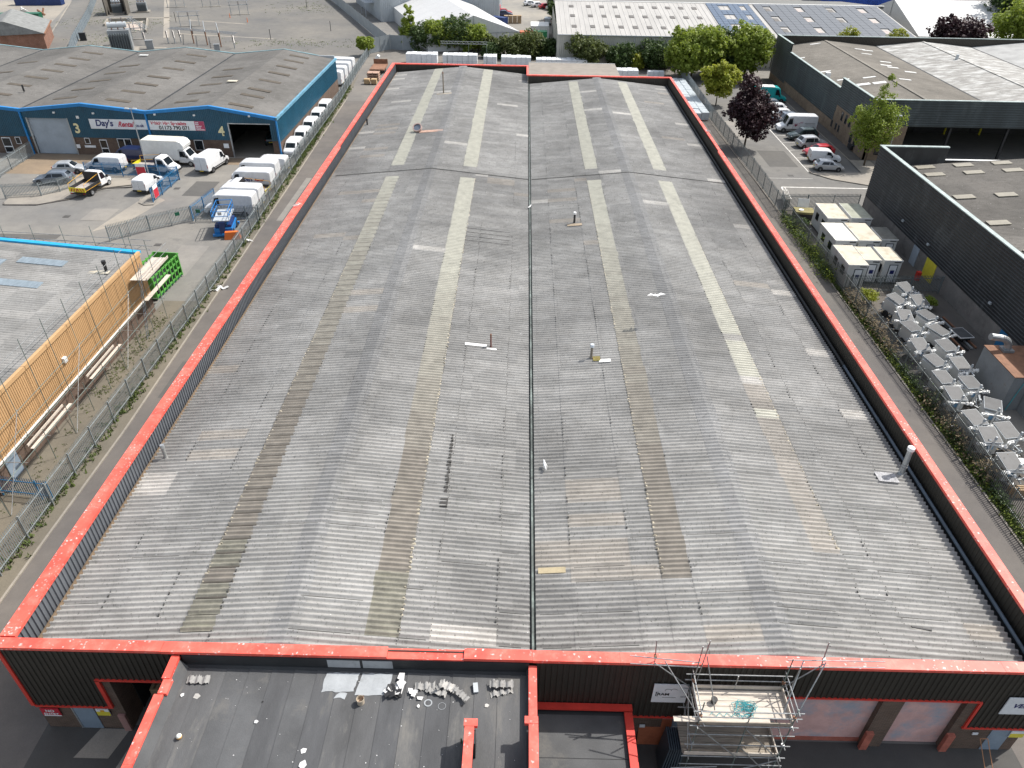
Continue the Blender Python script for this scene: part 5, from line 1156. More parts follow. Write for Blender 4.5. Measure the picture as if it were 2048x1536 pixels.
# litter in the alley
for lab, x, y, s in (('crumpled white plastic sheet on the left alley verge opposite the scissor lift', -28.6, 61.5, .5), ('white rag on the left alley kerb near the scissor lift', -29.2, 72.3, .3)):
    mb = MB()
    for i in range(9):
        a = random.random()*6.28; c = Vector((random.gauss(0, s*.5), random.gauss(0, s*.6), .05+random.random()*.1)); u = Vector((math.cos(a), math.sin(a), .2))*s*.4; v = Vector((-math.sin(a), math.cos(a), .3))*s*.25
        mb.face(c-u-v, c+u-v, c+u+v, c-u+v)
    obj('plastic_sheet', mb, paper, None, (x, y, .05), label=lab, cat='litter')
# ================================================================== BUFF / ORANGE BUILDING
OB = thing('buff_building', 'buff orange clad unit with grey corrugated roof and blue eaves trim', 'building', (0, 0, 0))
OX, OY0, OY1 = -33.0, 15, 57.2
mb = MB(); clad(mb, (OX, OY0), (OX, OY1), 1.9, 5.55, (1, 0), .2, .035); obj('side_cladding', mb, orange_clad, OB)
mb = MB(); clad(mb, (OX, OY1), (-60, OY1), 1.9, 5.8, (0, 1), .2, .035); obj('end_cladding', mb, orange_clad, OB)
obj('eaves_fascia', MB().box(OX-.12, OX+.12, OY0, OY1+.05, 5.55, 5.85), orange_clad, OB); obj('base_trim', MB().box(OX-.02, OX+.1, OY0, OY1, 1.78, 1.88), white_w, OB)
obj('brick_wall', MB().box(OX-.3, OX-.02, OY0, OY1-.05, 0, 1.86), brick_m, OB); obj('door', MB().box(OX-.06, OX+.05, 34.6, 35.8, .02, 1.77), door_blue, OB)
orf = m_roof('buff unit roof sheets', (.285, .282, .273), rows=3.0, cols=1.0)
y = OY0; n = 0
while y < OY1-.2:
    q = min(y+.9, OY1-.1); mb = MB(); corr(mb, (OX-.35, y, 5.62), (-46.5, 6.75), q-y, .3 if q-y > .89 else (q-y), .05); obj('roof_sheet', mb, orf, OB); y = q; n += 1
mb = MB(); corr(mb, (-60, OY0, 5.62), (-46.5, 6.75), OY1-OY0, .3, .05); obj('far_roof_sheets', mb, orf, OB, kind='stuff')
mb = MB()
for x0, x1 in ((-46.5, OX+.05), (-60, -46.5)):
    z0, z1 = (6.85, 5.75) if x0 > -50 else (5.75, 6.85)
    m2 = MB(); m2.hexa([(x0, OY1-.1, z0-.15), (x1, OY1-.1, z1-.15), (x1, OY1+.35, z1-.15), (x0, OY1+.35, z0-.15), (x0, OY1-.1, z0+.05), (x1, OY1-.1, z1+.05), (x1, OY1+.35, z1+.05), (x0, OY1+.35, z0+.05)]); obj('verge_trim', m2, cyan_trim, OB)
obj('gutter', MB().box(OX-.38, OX-.14, OY0, OY1-.1, 5.48, 5.62), felt_wet, OB)
lgt = mat('blue grey rooflight', (.2, .245, .28), .4, .25, 1.5, 10, stretch=(6, 1, 1))
for x0, x1, y in ((-41.4, -37.7, 54.2), (-41.3, -37.7, 50.4), (-45.6, -42.3, 53.5), (-45.5, -42.2, 46.0), (-41.2, -37.6, 44)):
    z0, z1 = 5.62+(OX-.35-x0)*.0857, 5.62+(OX-.35-x1)*.0857
    obj('rooflight', MB().hexa([(x0, y-.5, z0), (x1, y-.5, z1), (x1, y+.5, z1), (x0, y+.5, z0), (x0, y-.5, z0+.075), (x1, y-.5, z1+.075), (x1, y+.5, z1+.075), (x0, y+.5, z0+.075)]), lgt, OB)
obj('roof_vent', MB().tube((-34.0, 53.5, 5.6), (-34.0, 53.5, 6.5), .13, 10).tube((-34, 53.5, 6.5), (-34, 53.5, 6.75), .18, 10), black_p, OB); obj('vent_flashing', MB().box(-35.6, -33.7, 53.1, 53.6, 5.73, 5.8), roof_cab, OB)
obj('wall_lamp', MB().box(OX+.03, OX+.22, 43.2, 43.55, 3.6, 4.0), white_w, OB)
# scaffold along it
SL = thing('scaffold', 'independent tube scaffold with few boards along the buff building', 'scaffold', (0, 0, 0))
ys = [31.5, 34.2, 36.9, 39.6, 42.3, 45.0, 47.7, 50.4, 53.1, 55.8]
for y in ys:
    tb('standard', (-32.6, y, .02), (-32.65, y+random.uniform(-.1, .1), 7.9), tube_g, SL, .024); tb('standard', (-31.4, y, .02), (-31.4, y+random.uniform(-.1, .1), 2.6 if y < 52 else 7.6), tube_g, SL, .024)
    tb('transom', (-32.8, y+.06, 2.0), (-31.1, y+.06, 2.0), tube_m, SL, .024)
for z in (6.35, 6.85): tb('guard_tube', (-33.4, 28, z), (-33.3, 55.5, z), tube_m, SL, .024)
for z in (2.05, 2.9, 4.1): tb('ledger', (-32.5, 28, z), (-32.5, 57, z), tube_g, SL, .022)
tb('ledger', (-31.35, 28, 2.05), (-31.35, 57, 2.05), tube_g, SL, .022)
for a, b in ((31.5, 36.9), (39.6, 45.0), (47.7, 53.1)): tb('brace', (-31.3, a, .1), (-32.5, b, 4.2), tube_m, SL, .022)
for i, (y0, y1, xx) in enumerate(((35.5, 40.4, -31.5), (43.4, 48.2, -31.55))):
    obj('deck_board', MB().box(xx-.11, xx+.11, y0, y1, 2.08, 2.12), board_m, SL); obj('deck_board', MB().box(xx-.42, xx-.36, y0+.2, y1-.3, 2.08, 2.25), board_m, SL)
for i in range(6): obj('deck_board', MB().box(-32.75+i*.25, -32.53+i*.25, 54.2, 58.6, 4.6, 4.64), board_m, SL)
obj('toe_board', MB().box(-31.3, -31.26, 54.2, 58.6, 4.64, 4.86), board_m, SL); obj('deck_board', MB().box(-32.3, -31.9, 54.5, 59.4, 2.5, 2.54), board_m, SL)
for z in (5.3, 5.9): tb('guard_tube', (-31.25, 53, z), (-31.3, 59, z), tube_m, SL, .022)
mb = MB()      # lattice ladder beam
for q in (-.18, .18): mb.tube((-31.7, 52.4+q, .02), (-31.75, 54.5+q, 6.0), .02, 6)
for i in range(16): mb.tube((-31.7, 52.22+i*.14, i*.37+.05), (-31.7, 52.58+i*.14, i*.37+.25), .014, 5)
obj('ladder_beam', mb, mat('dark tube', (.12, .15, .18), .5), SL)
for x in [-47.5+i*2.6 for i in range(6)]: tb('standard', (x, 58.2, .02), (x-.2, 58.4, 7.6), tube_g, SL, .024)
for z in (6.2, 6.75): tb('guard_tube', (-52, 58.3, z+.55), (-32.2, 58.3, z-.35), tube_m, SL, .024)
mb = MB()
for i in range(24):
    x = -47+i*.6; z = 6.5-(x+47)*.05; mb.tube((x, 58.5, z if i % 2 else z-.4), (x+.6, 58.5, z-.4-.03 if i % 2 else z-.03), .018, 5)
mb.tube((-47, 58.5, 6.5), (-32.6, 58.5, 5.78), .022, 6).tube((-47, 58.5, 6.1), (-32.6, 58.5, 5.38), .022, 6)
obj('lattice_beam', mb, tube_m, SL)
palisade('palisade_gate', 'small blue palisade gate beside the buff building at lower left', [(-32.9, 33.4), (-30.2, 33.1), (-29.4, 33.0)], 1.7, blue_steel, cat='gate')
# lime green skip container
t = thing('skip_container', 'lime green ribbed waste container behind the scaffold', 'container', (-34.6, 61.6, 0), R(-4))
w, L, H = 1.2, 2.6, 2.35
for s_, nm in ((-1, 'side_panel'), (1, 'side_panel')): [obj('side_rail', MB().box(s_*w-.03, s_*w+.03, -L, L, z_, z_+.16), green_c, t) for z_ in (.3, .95, 1.6, H-.16)]
obj('end_panel', MB().box(-w, w, -L-.03, -L+.03, .2, H), green_c, t); obj('end_panel', MB().box(-w, w, L-.03, L+.03, .2, H), green_c, t); obj('floor', MB().box(-w, w, -L, L, .15, .3), dk_green, t); obj('load', MB().box(-w+.15, w-.15, -L+.2, L-.2, .3, .9), black_p, t)
for i in range(9):
    y = -L+.1+i*(2*L-.2)/8
    for s_ in (-1, 1): obj('rib', MB().box(s_*w+s_*.03-.05, s_*w+s_*.03+.05, y-.06, y+.06, .15, H+.06), green_c, t)
obj('rim', MB().box(-w-.08, w+.08, -L-.08, -L, H-.05, H+.07).box(-w-.08, w+.08, L, L+.08, H-.05, H+.07), green_c, t)
# ================================================================== TREES
def tree(name, label, x, y, h, blobs, mt, n=5200, leaf=.24, trunk_r=.16, seed=0, cat='tree', group=None, trunk_h=None, gaps=.45):
    """blobs: (dx, dy, z, rx, ry, rz) ellipsoids making up the crown"""
    rnd = random.Random(seed); t = thing(name, label, cat, (x, y, 0), 0, group)
    th = trunk_h if trunk_h is not None else h*.6
    mb = MB(); p = Vector((0, 0, 0)); segs = 5; r = trunk_r
    for i in range(segs):
        q = Vector((rnd.gauss(0, .06)*i*.4, rnd.gauss(0, .06)*i*.4, th*(i+1)/segs)); mb.tube(p, q, r, 8, r*.82); p = q; r *= .82
    for b in blobs:
        c = Vector(b[:3]); s0 = Vector((0, 0, th*rnd.uniform(.45, .9))); m_ = s0.lerp(c, .6)+Vector((rnd.gauss(0, .15), rnd.gauss(0, .15), .1))
        mb.tube(s0, m_, r*.8, 6, r*.5); mb.tube(m_, c, r*.5, 5, r*.2)
    obj('trunk', mb, trunk_m, t)
    cl = []; vol = [b[3]*b[4]*b[5] for b in blobs]; tot = sum(vol)
    for b, v in zip(blobs, vol):
        for _ in range(max(6, int(95*v/tot*max(1, len(blobs)*.5)))):
            while True:
                d = Vector((rnd.uniform(-1, 1), rnd.uniform(-1, 1), rnd.uniform(-1, 1)))
                if .12 < d.length < 1 and noise.noise(Vector((d.x*2+seed, d.y*2, d.z*2+b[2]))) > -gaps: break
            d = d*(.55+.5*d.length)/max(d.length, .5)*d.length if d.length < .6 else d
            k = min(b[3:6]); cl.append((Vector((b[0]+d.x*b[3], b[1]+d.y*b[4], b[2]+d.z*b[5])), rnd.uniform(.16, .34)*k+.12))
    mb = MB(); per = max(1, int(n/len(cl)))
    for c, cr_ in cl:
        for _ in range(per):
            d = Vector((rnd.gauss(0, 1), rnd.gauss(0, 1), rnd.gauss(0, .8))); d = d.normalized()*cr_*rnd.random()**.4; q = c+d
            nrm = (d.normalized()*.7+Vector((rnd.gauss(0, .5), rnd.gauss(0, .5), .55+rnd.gauss(0, .4)))).normalized()
            u = nrm.cross(Vector((rnd.gauss(0, 1), rnd.gauss(0, 1), rnd.gauss(0, 1)))).normalized(); v = nrm.cross(u); s = leaf*rnd.uniform(.55, 1.2)
            mb.face(q-u*s*.5, q-v*s*.38+u*s*.02, q+u*s*.55, q+v*s*.38+u*s*.02)
    obj('crown', mb, mt, t)
    return t
def round_crown(r, z, n=9, seed=0, flat=.85):
    rnd = random.Random(seed); out = [(0, 0, z, r*.72, r*.72, r*.7*flat)]
    for k in range(n):
        a = k*2.4+rnd.random(); e = rnd.uniform(-.75, .85); rr = r*.6*math.cos(e*.9)
        out.append((rr*math.cos(a), rr*math.sin(a), z+r*.62*flat*math.sin(e), r*rnd.uniform(.32, .5), r*rnd.uniform(.32, .5), r*rnd.uniform(.28, .42)))
    return out
# ================================================================== BACK YARD PACKS
def pack(x0, y0, w_, d, h, mt, nm, label, grp, lift=.02):
    t = thing(nm, label, 'pallet pack', (x0+w_/2, y0+d/2, lift), random.uniform(-.02, .02), grp)
    b = .05; mb = MB(); a, c = w_/2, d/2
    mb.hexa([(-a, -c, .12), (a, -c, .12), (a, c, .12), (-a, c, .12), (-a, -c, h-b), (a, -c, h-b), (a, c, h-b), (-a, c, h-b)]); mb.hexa([(-a, -c, h-b), (a, -c, h-b), (a, c, h-b), (-a, c, h-b), (-a+b, -c+b, h+random.uniform(-.02, .03)), (a-b, -c+b, h), (a-b, c-b, h+random.uniform(-.02, .03)), (-a+b, c-b, h)])
    obj('wrapped_load', mb, mt, t)
    mb = MB()
    for q in (-.4, 0, .4): mb.box(-a+.02, a-.02, q*d-.04, q*d+.04, 0, .1)
    mb.box(-a, a, -c, c, .1, .118); obj('pallet', mb, wood, t)
sheet('storage_yard', rect(-33, 31, 130, 172), .012, m_ground('yard concrete', (.2, .19, .18), fine=15))
ORD = 'first second third fourth fifth sixth seventh eighth ninth tenth eleventh twelfth thirteenth fourteenth fifteenth sixteenth seventeenth eighteenth nineteenth twentieth'.split()
for (x0, x1, y0, nr, h, dsc) in ((-24.0, -17.6, 158.9, 2, 2.0, 'leftmost row'), (-16.5, -9.4, 159.0, 2, 1.9, 'row under the gantry'), (-8.1, -5.4, 158.4, 2, 1.85, 'short middle row'), (-4.5, 1.6, 158.4, 2, 1.8, 'row left of the roof step'), (2.6, 12.9, 156.5, 2, 1.85, 'long row'), (15.0, 17.8, 151.0, 1, 1.3, 'low row'), (18.2, 22.4, 149.5, 2, 1.6, 'row right of the beige roof'), (24.2, 27.4, 149.6, 1, 1.5, 'last row by the right fence')):
    n = int(round((x1-x0)/1.02))
    for j in range(nr):
        for i in range(n): pack(x0+i*(x1-x0)/n+.02, y0+j*1.25, (x1-x0)/n-.05, 1.15, h+random.uniform(-.05, .05), wrap_m, 'wrapped_pallet', 'white wrapped pallet, %s from left, %s line of %s' % (ORD[i], 'front' if j == 0 else 'back', dsc), 'white pallet packs: '+dsc)
for j in range(19):
    for i in range(2): pack(27.95+i*1.28, 121.9+j*1.24, 1.22, 1.18, 1.3+random.uniform(-.03, .03)-(0 if j > 1 or i else .1), wrap_g, 'block_pack', 'clear wrapped block pallet in the right alley, %s from the near end, %s side' % (ORD[j], 'fence' if i else 'warehouse'), 'block pallets along the right alley')
BA = thing('rear_annex', 'low beige flat-roofed annex at the rear of the right bay', 'building', (0, 0, 0)); obj('wall', MB().box(1.2, 16.4, 123.2, 140.5, 0, 4.4), brick_m, BA); obj('roof', MB().box(1.0, 16.6, 123.15, 140.7, 4.4, 4.52), felt_brown, BA); obj('roof_edge', MB().box(1.0, 16.6, 140.7, 140.78, 4.35, 4.6), white_w, BA)
t = thing('lattice_gantry', 'galvanised lattice gantry above the white pallet packs', 'gantry', (-16.6, 157.5, 0)); mb = MB()
for z in (4.3, 4.75): mb.tube((0, 0, z), (9.4, 0, z), .04, 6)
for i in range(18): mb.tube((i*.52, 0, 4.3 if i % 2 else 4.75), (i*.52+.52, 0, 4.75 if i % 2 else 4.3), .03, 5)
obj('beam', mb, steel, t)
for x in (1.2, 5.6, 9.2): obj('post', MB().tube((x, 0, 0), (x, 0, 4.4), .045, 6), tube_g, t)
for z in (1.0, 2.0): obj('rail', MB().tube((-1, .1, z), (10, .1, z), .025, 5), tube_m, t)
# brick pallets and crates near the alley end
for k, (x, y, lab) in enumerate(((-28.9, 141.8, 'left'), (-27.6, 141.8, 'right'))):
    t = thing('timber_crate', 'timber crate at the end of the left alley, %s of a pair' % lab, 'crate', (x, y, .02)); obj('load', MB().box(-.5, .5, -.5, .5, .12, .95), mat('tan timber load', (.45, .31, .17), .8) if k == 0 else MATS['tan timber load'], t); obj('slat', MB().box(-.52, .52, -.54, -.5, .2, .32).box(-.52, .52, -.54, -.5, .55, .67), wood, t)
t = thing('pallet_racks', 'pink brown stillage of stacked pallet frames behind the timber crates', 'stillage', (-28.2, 145.0, .02)); mb = MB()
for z in (.1, .5, .9, 1.3): mb.box(-1.1, 1.1, -.9, .9, z, z+.12)
for x in (-1, 0, 1):
    for y in (-.8, .8): mb.box(x-.06, x+.06, y-.06, y+.06, 0, 1.5)
obj('frames', mb, mat('pink brown timber', (.42, .27, .2), .8), t); t = thing('rusty_trailer', 'rust red flat trailer behind the stillage by the left alley', 'trailer', (-28.4, 152.0, .02)); obj('bed', MB().box(-1.4, 1.4, -2.6, 2.6, .7, .95), rust, t); obj('headboard', MB().box(-1.4, 1.4, 2.5, 2.6, .95, 1.8), rust, t)
for sx in (-1.2, 1.2):
    for sy in (-1.2, 0): obj('wheel', MB().tube((sx-.12, sy, .36), (sx+.12, sy, .36), .36, 14), tyre_m, t)
t = thing('cement_mixer', 'small red and white mixer beside the rusty trailer', 'mixer', (-29.6, 157.5, .02)); obj('drum', MB().tube((0, 0, 1.0), (.4, -.3, 1.9), .55, 12, .3), white_w, t); obj('stand', MB().bar((-.4, 0, 0), (.1, 0, 1.1), .1, .1).bar((.5, 0, 0), (.1, 0, 1.1), .1, .1).bar((0, .5, 0), (.1, 0, 1.1), .1, .1), sign_red, t)
# sheet fences at the back
def panel_fence(name, label, pts, h, mt, pm, step=2.0):
    t = thing(name, label, 'fence', (0, 0, 0))
    for a, b in zip(pts[:-1], pts[1:]):
        a, b = Vector(a), Vector(b); L = (b-a).length; d = (b-a)/L; n = int(L/step); nn = Vector((-d.y, d.x))
        for i in range(n):
            p, q = a+d*(L*i/n+.03), a+d*(L*(i+1)/n-.03); mb = MB(); clad(mb, p, q, .05, h+random.uniform(-.04, .04), (nn.x, nn.y), .25, .04); obj('panel', mb, mt, t)
            c = a+d*(L*i/n); obj('post', MB().box(c.x-.06, c.x+.06, c.y-.06, c.y+.06, 0, h+.08), pm, t)
    return t
fence_g = mat('blue grey sheet fence', (.28, .31, .33), .6, .15, .4, 9)
panel_fence('sheet_fence', 'blue grey sheet fence behind the rear storage yard', [(-33.0, 168.5), (-29.4, 173.2), (-23.6, 171.8)], 3.0, fence_g, steel)
panel_fence('panel_wall', 'long pale panel wall between the substation and the white marquee', [(-29.6, 173.5), (-58.5, 244.0), (-80, 297)], 2.6, mat('pale panel', (.4, .42, .43), .7, .12, .4, 9), steel, 3.0)
panel_fence('sheet_fence', 'slate blue sheet fence at the left edge of the substation', [(-92.5, 158), (-97.5, 169.1), (-111.0, 203.1), (-124.3, 234.3), (-140, 271)], 2.3, mat('slate blue fence', (.17, .215, .25), .6, .15, .4, 9), steel, 2.5)
# ================================================================== SUBSTATION
sheet('gravel_yard', [(-92, 138), (-33, 138), (-33, 168), (-30, 172.5), (-81, 298), (-141, 272), (-97, 168)], .014, gravel)
sheet('access_road', [(-103.3, 166.7), (-98.5, 166), (-125.5, 234), (-141, 273), (-148, 274), (-129.7, 230.3)], .016, road_m); sheet('yard', [(-175, 150), (-104, 160), (-129.9, 230.3), (-150, 280), (-230, 280)], .012, concrete)
kerb('kerb', [(-103.4, 166.5), (-129.8, 230.3)], piece=5, w=.3, h=.06)
sheet('footway', [(-83.2, 181.3), (-81.8, 181.4), (-104.1, 236.7), (-105.6, 236.6)], .03, concrete)
def transformer(label, x, y, rz, s=1.0, brickpen=False):
    t = thing('transformer', label, 'transformer', (x, y, 0), rz)
    obj('tank', MB().box(-1.2*s, 1.2*s, -.8*s, .8*s, .35, 2.4*s), grey_metal, t); mb = MB()
    for i in range(9): mb.box(-1.1*s+i*.27*s, -1.02*s+i*.27*s, -1.3*s, -.8*s, .5, 2.1*s).box(-1.1*s+i*.27*s, -1.02*s+i*.27*s, .8*s, 1.3*s, .5, 2.1*s)
    obj('radiator', mb, mat('dark radiator', (.12, .14, .15), .5) if 'dark radiator' not in MATS else MATS['dark radiator'], t); obj('plinth', MB().box(-1.7*s, 1.7*s, -1.6*s, 1.6*s, 0, .3), concrete, t)
    for i in range(3):
        obj('bushing', MB().tube((-.7*s+.7*s*i, 0, 2.4*s), (-.7*s+.7*s*i, 0, 3.3*s), .12, 8, .07), rust, t)
    obj('conservator', MB().tube((-1.1*s, .2, 2.9*s), (1.0*s, .2, 2.9*s), .32*s, 12), light_grey, t)
    if brickpen: obj('blast_wall', MB().box(-2.6, -2.3, -3, 3, 0, 4.2).box(2.3, 2.6, -3, 3, 0, 4.2).box(-2.6, 2.6, 2.7, 3, 0, 4.2), mat('dark blast wall', (.1, .09, .075), .9) if 'dark blast wall' not in MATS else MATS['dark blast wall'], t)
transformer('tall grey transformer with round conservator behind the blue unit roof', -85.6, 166.5, R(20), 1.75); transformer('transformer inside a dark open blast pen, left one at the back', -107.7, 212.0, R(18), 1.0, True); transformer('transformer on a plinth right of the dark blast pen', -102.6, 215.5, R(18), 1.0)
t = thing('bund', 'low concrete bund wall around an empty bay in the substation', 'bund wall', (0, 0, 0)); P = [(-102.8, 194), (-105.3, 201.1), (-96.2, 203.4), (-89.7, 187.2)]
for a, b in zip(P, P[1:]): obj('wall', MB().bar((a[0], a[1], .3), (b[0], b[1], .3), .35, .6), concrete, t)
sheet('concrete_pad', [(-100, 194), (-103, 200), (-96.8, 201.8), (-91.5, 189)], .035, mat('pink concrete', (.42, .36, .31), .9))
for k, (x0, y0, lab) in enumerate(((-73.9, 175.5, 'left'), (-70.3, 174, 'middle'), (-66.7, 172.4, 'right'))):
    t = thing('busbar_support', 'slender steel busbar frame behind the blue unit, %s of three' % lab, 'busbar frame', (x0, y0, 0)); dx, dy = -4.4, 11.0
    obj('post', MB().tube((0, 0, 0), (0, 0, 2.9), .14, 8), rust, t); obj('post', MB().tube((dx, dy, 0), (dx, dy, 2.9), .1, 8), black_p, t); obj('busbar', MB().tube((.3, -.8, 2.95), (dx-.2, dy+.5, 2.95), .09, 8), steel, t); obj('insulator', MB().tube((0, 0, 2.3), (0, 0, 2.95), .17, 8), rust, t)
for k, (x, y) in enumerate(((-79.4, 175), (-78.0, 175.2), (-77.0, 176.1), (-83.5, 172.7), (-63.2, 170.9))):
    t = thing('insulator_post', 'dark insulator post behind the blue unit, number %s from the left' % ('second', 'third', 'fourth', 'first', 'last')[k], 'insulator', (x, y, 0)); obj('leg', MB().tube((0, 0, 0), (0, 0, 1.3), .13, 6), steel, t); mb = MB()
    for q in range(7): mb.tube((0, 0, 1.3+q*.2), (0, 0, 1.42+q*.2), .26, 10, .15)
    obj('insulator', mb, mat('brown glaze', (.05, .025, .02), .3) if 'brown glaze' not in MATS else MATS['brown glaze'], t)
t = thing('busbar_run', 'group of three horizontal tube busbars across the insulator posts', 'busbars', (0, 0, 0))
for q in range(3): obj('tube', MB().tube((-79.5, 176.5+q*.9, 2.8), (-62.8, 171.5+q*.9, 2.8), .06, 6), steel, t); obj('tube', MB().tube((-93, 186+q*.9, 3.2), (-83, 173.2+q*.9, 3.2), .06, 6), steel, t)
for x, y, lab in ((-95.5, 193.5, 'in the empty bund'), (-77.0, 209, 'near the footway'), (-70.5, 203, 'on the open gravel')):
    obj('marker_post', MB().tube((0, 0, 0), (0, 0, 1.1), .12, 8, .05), orange_p, None, (x, y, .02), label='orange marker post '+lab, cat='marker post')
for x, y, lab in ((-47, 193, 'nearest the panel wall'), (-58.2, 181, 'in the middle of the gravel'), (-88, 201, 'beside the footway'), (-61, 226, 'far back on the gravel')): obj('thin_post', MB().tube((0, 0, 0), (0, 0, 2.3), .07, 6), black_p, None, (x, y, .02), label='thin dark post '+lab, cat='post')
for k, (x, y, rz, lab) in enumerate(((-94.5, 186.5, 22, 'left of the bund'), (-89.0, 178.5, 20, 'between bund and tall transformer'), (-82.5, 196, 22, 'right of the footway'), (-97, 224, 20, 'behind the blast pen'), (-88, 226, 20, 'far back by the footway'), (-76, 214, 20, 'on the open gravel'))):
    t = thing('switch_frame', 'steel isolator frame with brown insulators '+lab, 'isolator', (x, y, 0), R(rz))
    for px_ in (-2.2, 0, 2.2):
        obj('leg', MB().tube((px_, 0, 0), (px_, 0, 2.3), .09, 6), steel, t); m2 = MB()
        for q in range(5): m2.tube((px_, 0, 2.4+q*.18), (px_, 0, 2.5+q*.18), .2, 8, .12)
        obj('insulator', m2, MATS['brown glaze'], t)
    obj('crossbeam', MB().box(-2.6, 2.6, -.12, .12, 2.28, 2.42), steel, t); obj('busbar', MB().tube((-2.8, 0, 3.35), (2.8, 0, 3.35), .06, 6).tube((-2.2, 0, 3.3), (-2.2, -3.2, 2.9), .04, 5).tube((2.2, 0, 3.3), (2.2, -3.2, 2.9), .04, 5), steel, t); obj('footing', MB().box(-2.6, 2.6, -.35, .35, 0, .12), concrete, t)
for k, (x0, y0, x1, y1) in enumerate(((-86, 204, -70, 200), (-107, 205, -92, 207), (-93, 171, -78, 170), (-82, 186, -58, 182))): sheet('cable_trench', [(x0, y0), (x1, y1), (x1, y1+.8), (x0, y0+.8)], .03, concrete)
for k, (x, y, s_, lab) in enumerate(((-90, 172.5, 1.1, 'dark control cabinet left of the tall transformer'), (-80.8, 168.8, .9, 'dark control cabinet right of the tall transformer'), (-99.2, 176.5, .8, 'small dark cabinet by the slate fence'), (-66, 168, .7, 'low rack of tubes behind the blue unit roof'))): obj('control_cabinet', MB().box(-.8*s_, .8*s_, -.5*s_, .5*s_, 0, 1.9*s_).box(-.9*s_, .9*s_, -.6*s_, .6*s_, 1.9*s_, 2.0*s_), grey_metal if k % 2 else black_p, None, (x, y, .03), (0, 0, R(20)), label=lab, cat='cabinet')
def r_sub(r):
    c = r.choice(((-95, 183, 3, 8), (-101, 200, 5, 2), (-113, 215, 2, 12), (-60, 228, 6, 6), (-50, 178, 8, 3))); return c[0]+r.gauss(0, c[2]), c[1]+r.gauss(0, c[3])
tufts('grass', 'patchy grass on the gravel of the substation', r_sub, 3500, .06, .2, grass_m, 8, .08, .3)
# top left brick house, containers
t = thing('brick_hut', 'small brick building with a grey pitched roof at the top left edge', 'building', (-109.5, 171.5, 0), R(24)); obj('wall', MB().box(-8, 5, -9, 7, 0, 3.4), m_brick('red brick', (.3, .13, .08), (.24, .1, .06), (.3, .26, .22)), t); obj('roof', MB().hexa([(-8.4, -9.4, 3.4), (5.4, -9.4, 3.4), (5.4, 7.4, 3.4), (-8.4, 7.4, 3.4), (-1.7, -9.4, 6.0), (-1.3, -9.4, 6.0), (-1.3, 7.4, 6.0), (-1.7, 7.4, 6.0)]), mat('slate roof', (.2, .205, .2), .8), t); obj('fascia', MB().box(5.3, 5.5, -9.4, 7.4, 3.2, 3.45), rust, t)
def container(label, x, y, rz, mt, L=6, W=2.4, H=2.5):
    t = thing('shipping_container', label, 'container', (x, y, .02), rz); mb = MB()
    clad(mb, (-L/2, -W/2), (L/2, -W/2), .1, H, (0, -1), .28, .04); clad(mb, (L/2, -W/2), (L/2, W/2), .1, H, (1, 0), .28, .04); clad(mb, (L/2, W/2), (-L/2, W/2), .1, H, (0, 1), .28, .04); clad(mb, (-L/2, W/2), (-L/2, -W/2), .1, H, (-1, 0), .28, .04)
    obj('side', mb, mt, t); obj('top', MB().box(-L/2, L/2, -W/2, W/2, H-.02, H+.04), mt, t); obj('frame', MB().box(-L/2-.02, L/2+.02, -W/2-.05, -W/2+.05, 0, .16).box(-L/2-.02, L/2+.02, -W/2-.05, -W/2+.05, H-.1, H+.06).box(L/2-.1, L/2+.05, -W/2-.05, -W/2+.08, 0, H+.05).box(-L/2-.05, -L/2+.1, -W/2-.05, -W/2+.08, 0, H+.05), mt, t)
container('dark green container behind the brick building at top left', -121.5, 191.8, R(12), dk_green, 9, 2.5, 2.9); container('navy blue container at the very top left', -135, 224, R(8), navy_c, 12, 2.6, 3.0)
for k, (x, y, m_, lab) in enumerate(((-112.5, 179.5, white_w, 'white bagged'), (-110.5, 176.5, black_p, 'dark'), (-131, 210, cream_w, 'pale far'), (-113.2, 183.5, yellow_p, 'yellow'), (-126, 208, rust, 'rusty'))):
    mb = MB()
    for q in range(6): a = random.random()*3; mb.bar((random.gauss(0, .7), random.gauss(0, .7), .1), (random.gauss(0, .9), random.gauss(0, .9), random.uniform(.4, 1.6)), .35, .3)
    obj('scrap_heap', mb, m_, None, (x, y, .02), label='%s heap of scrap in the yard at top left' % lab, cat='scrap heap')
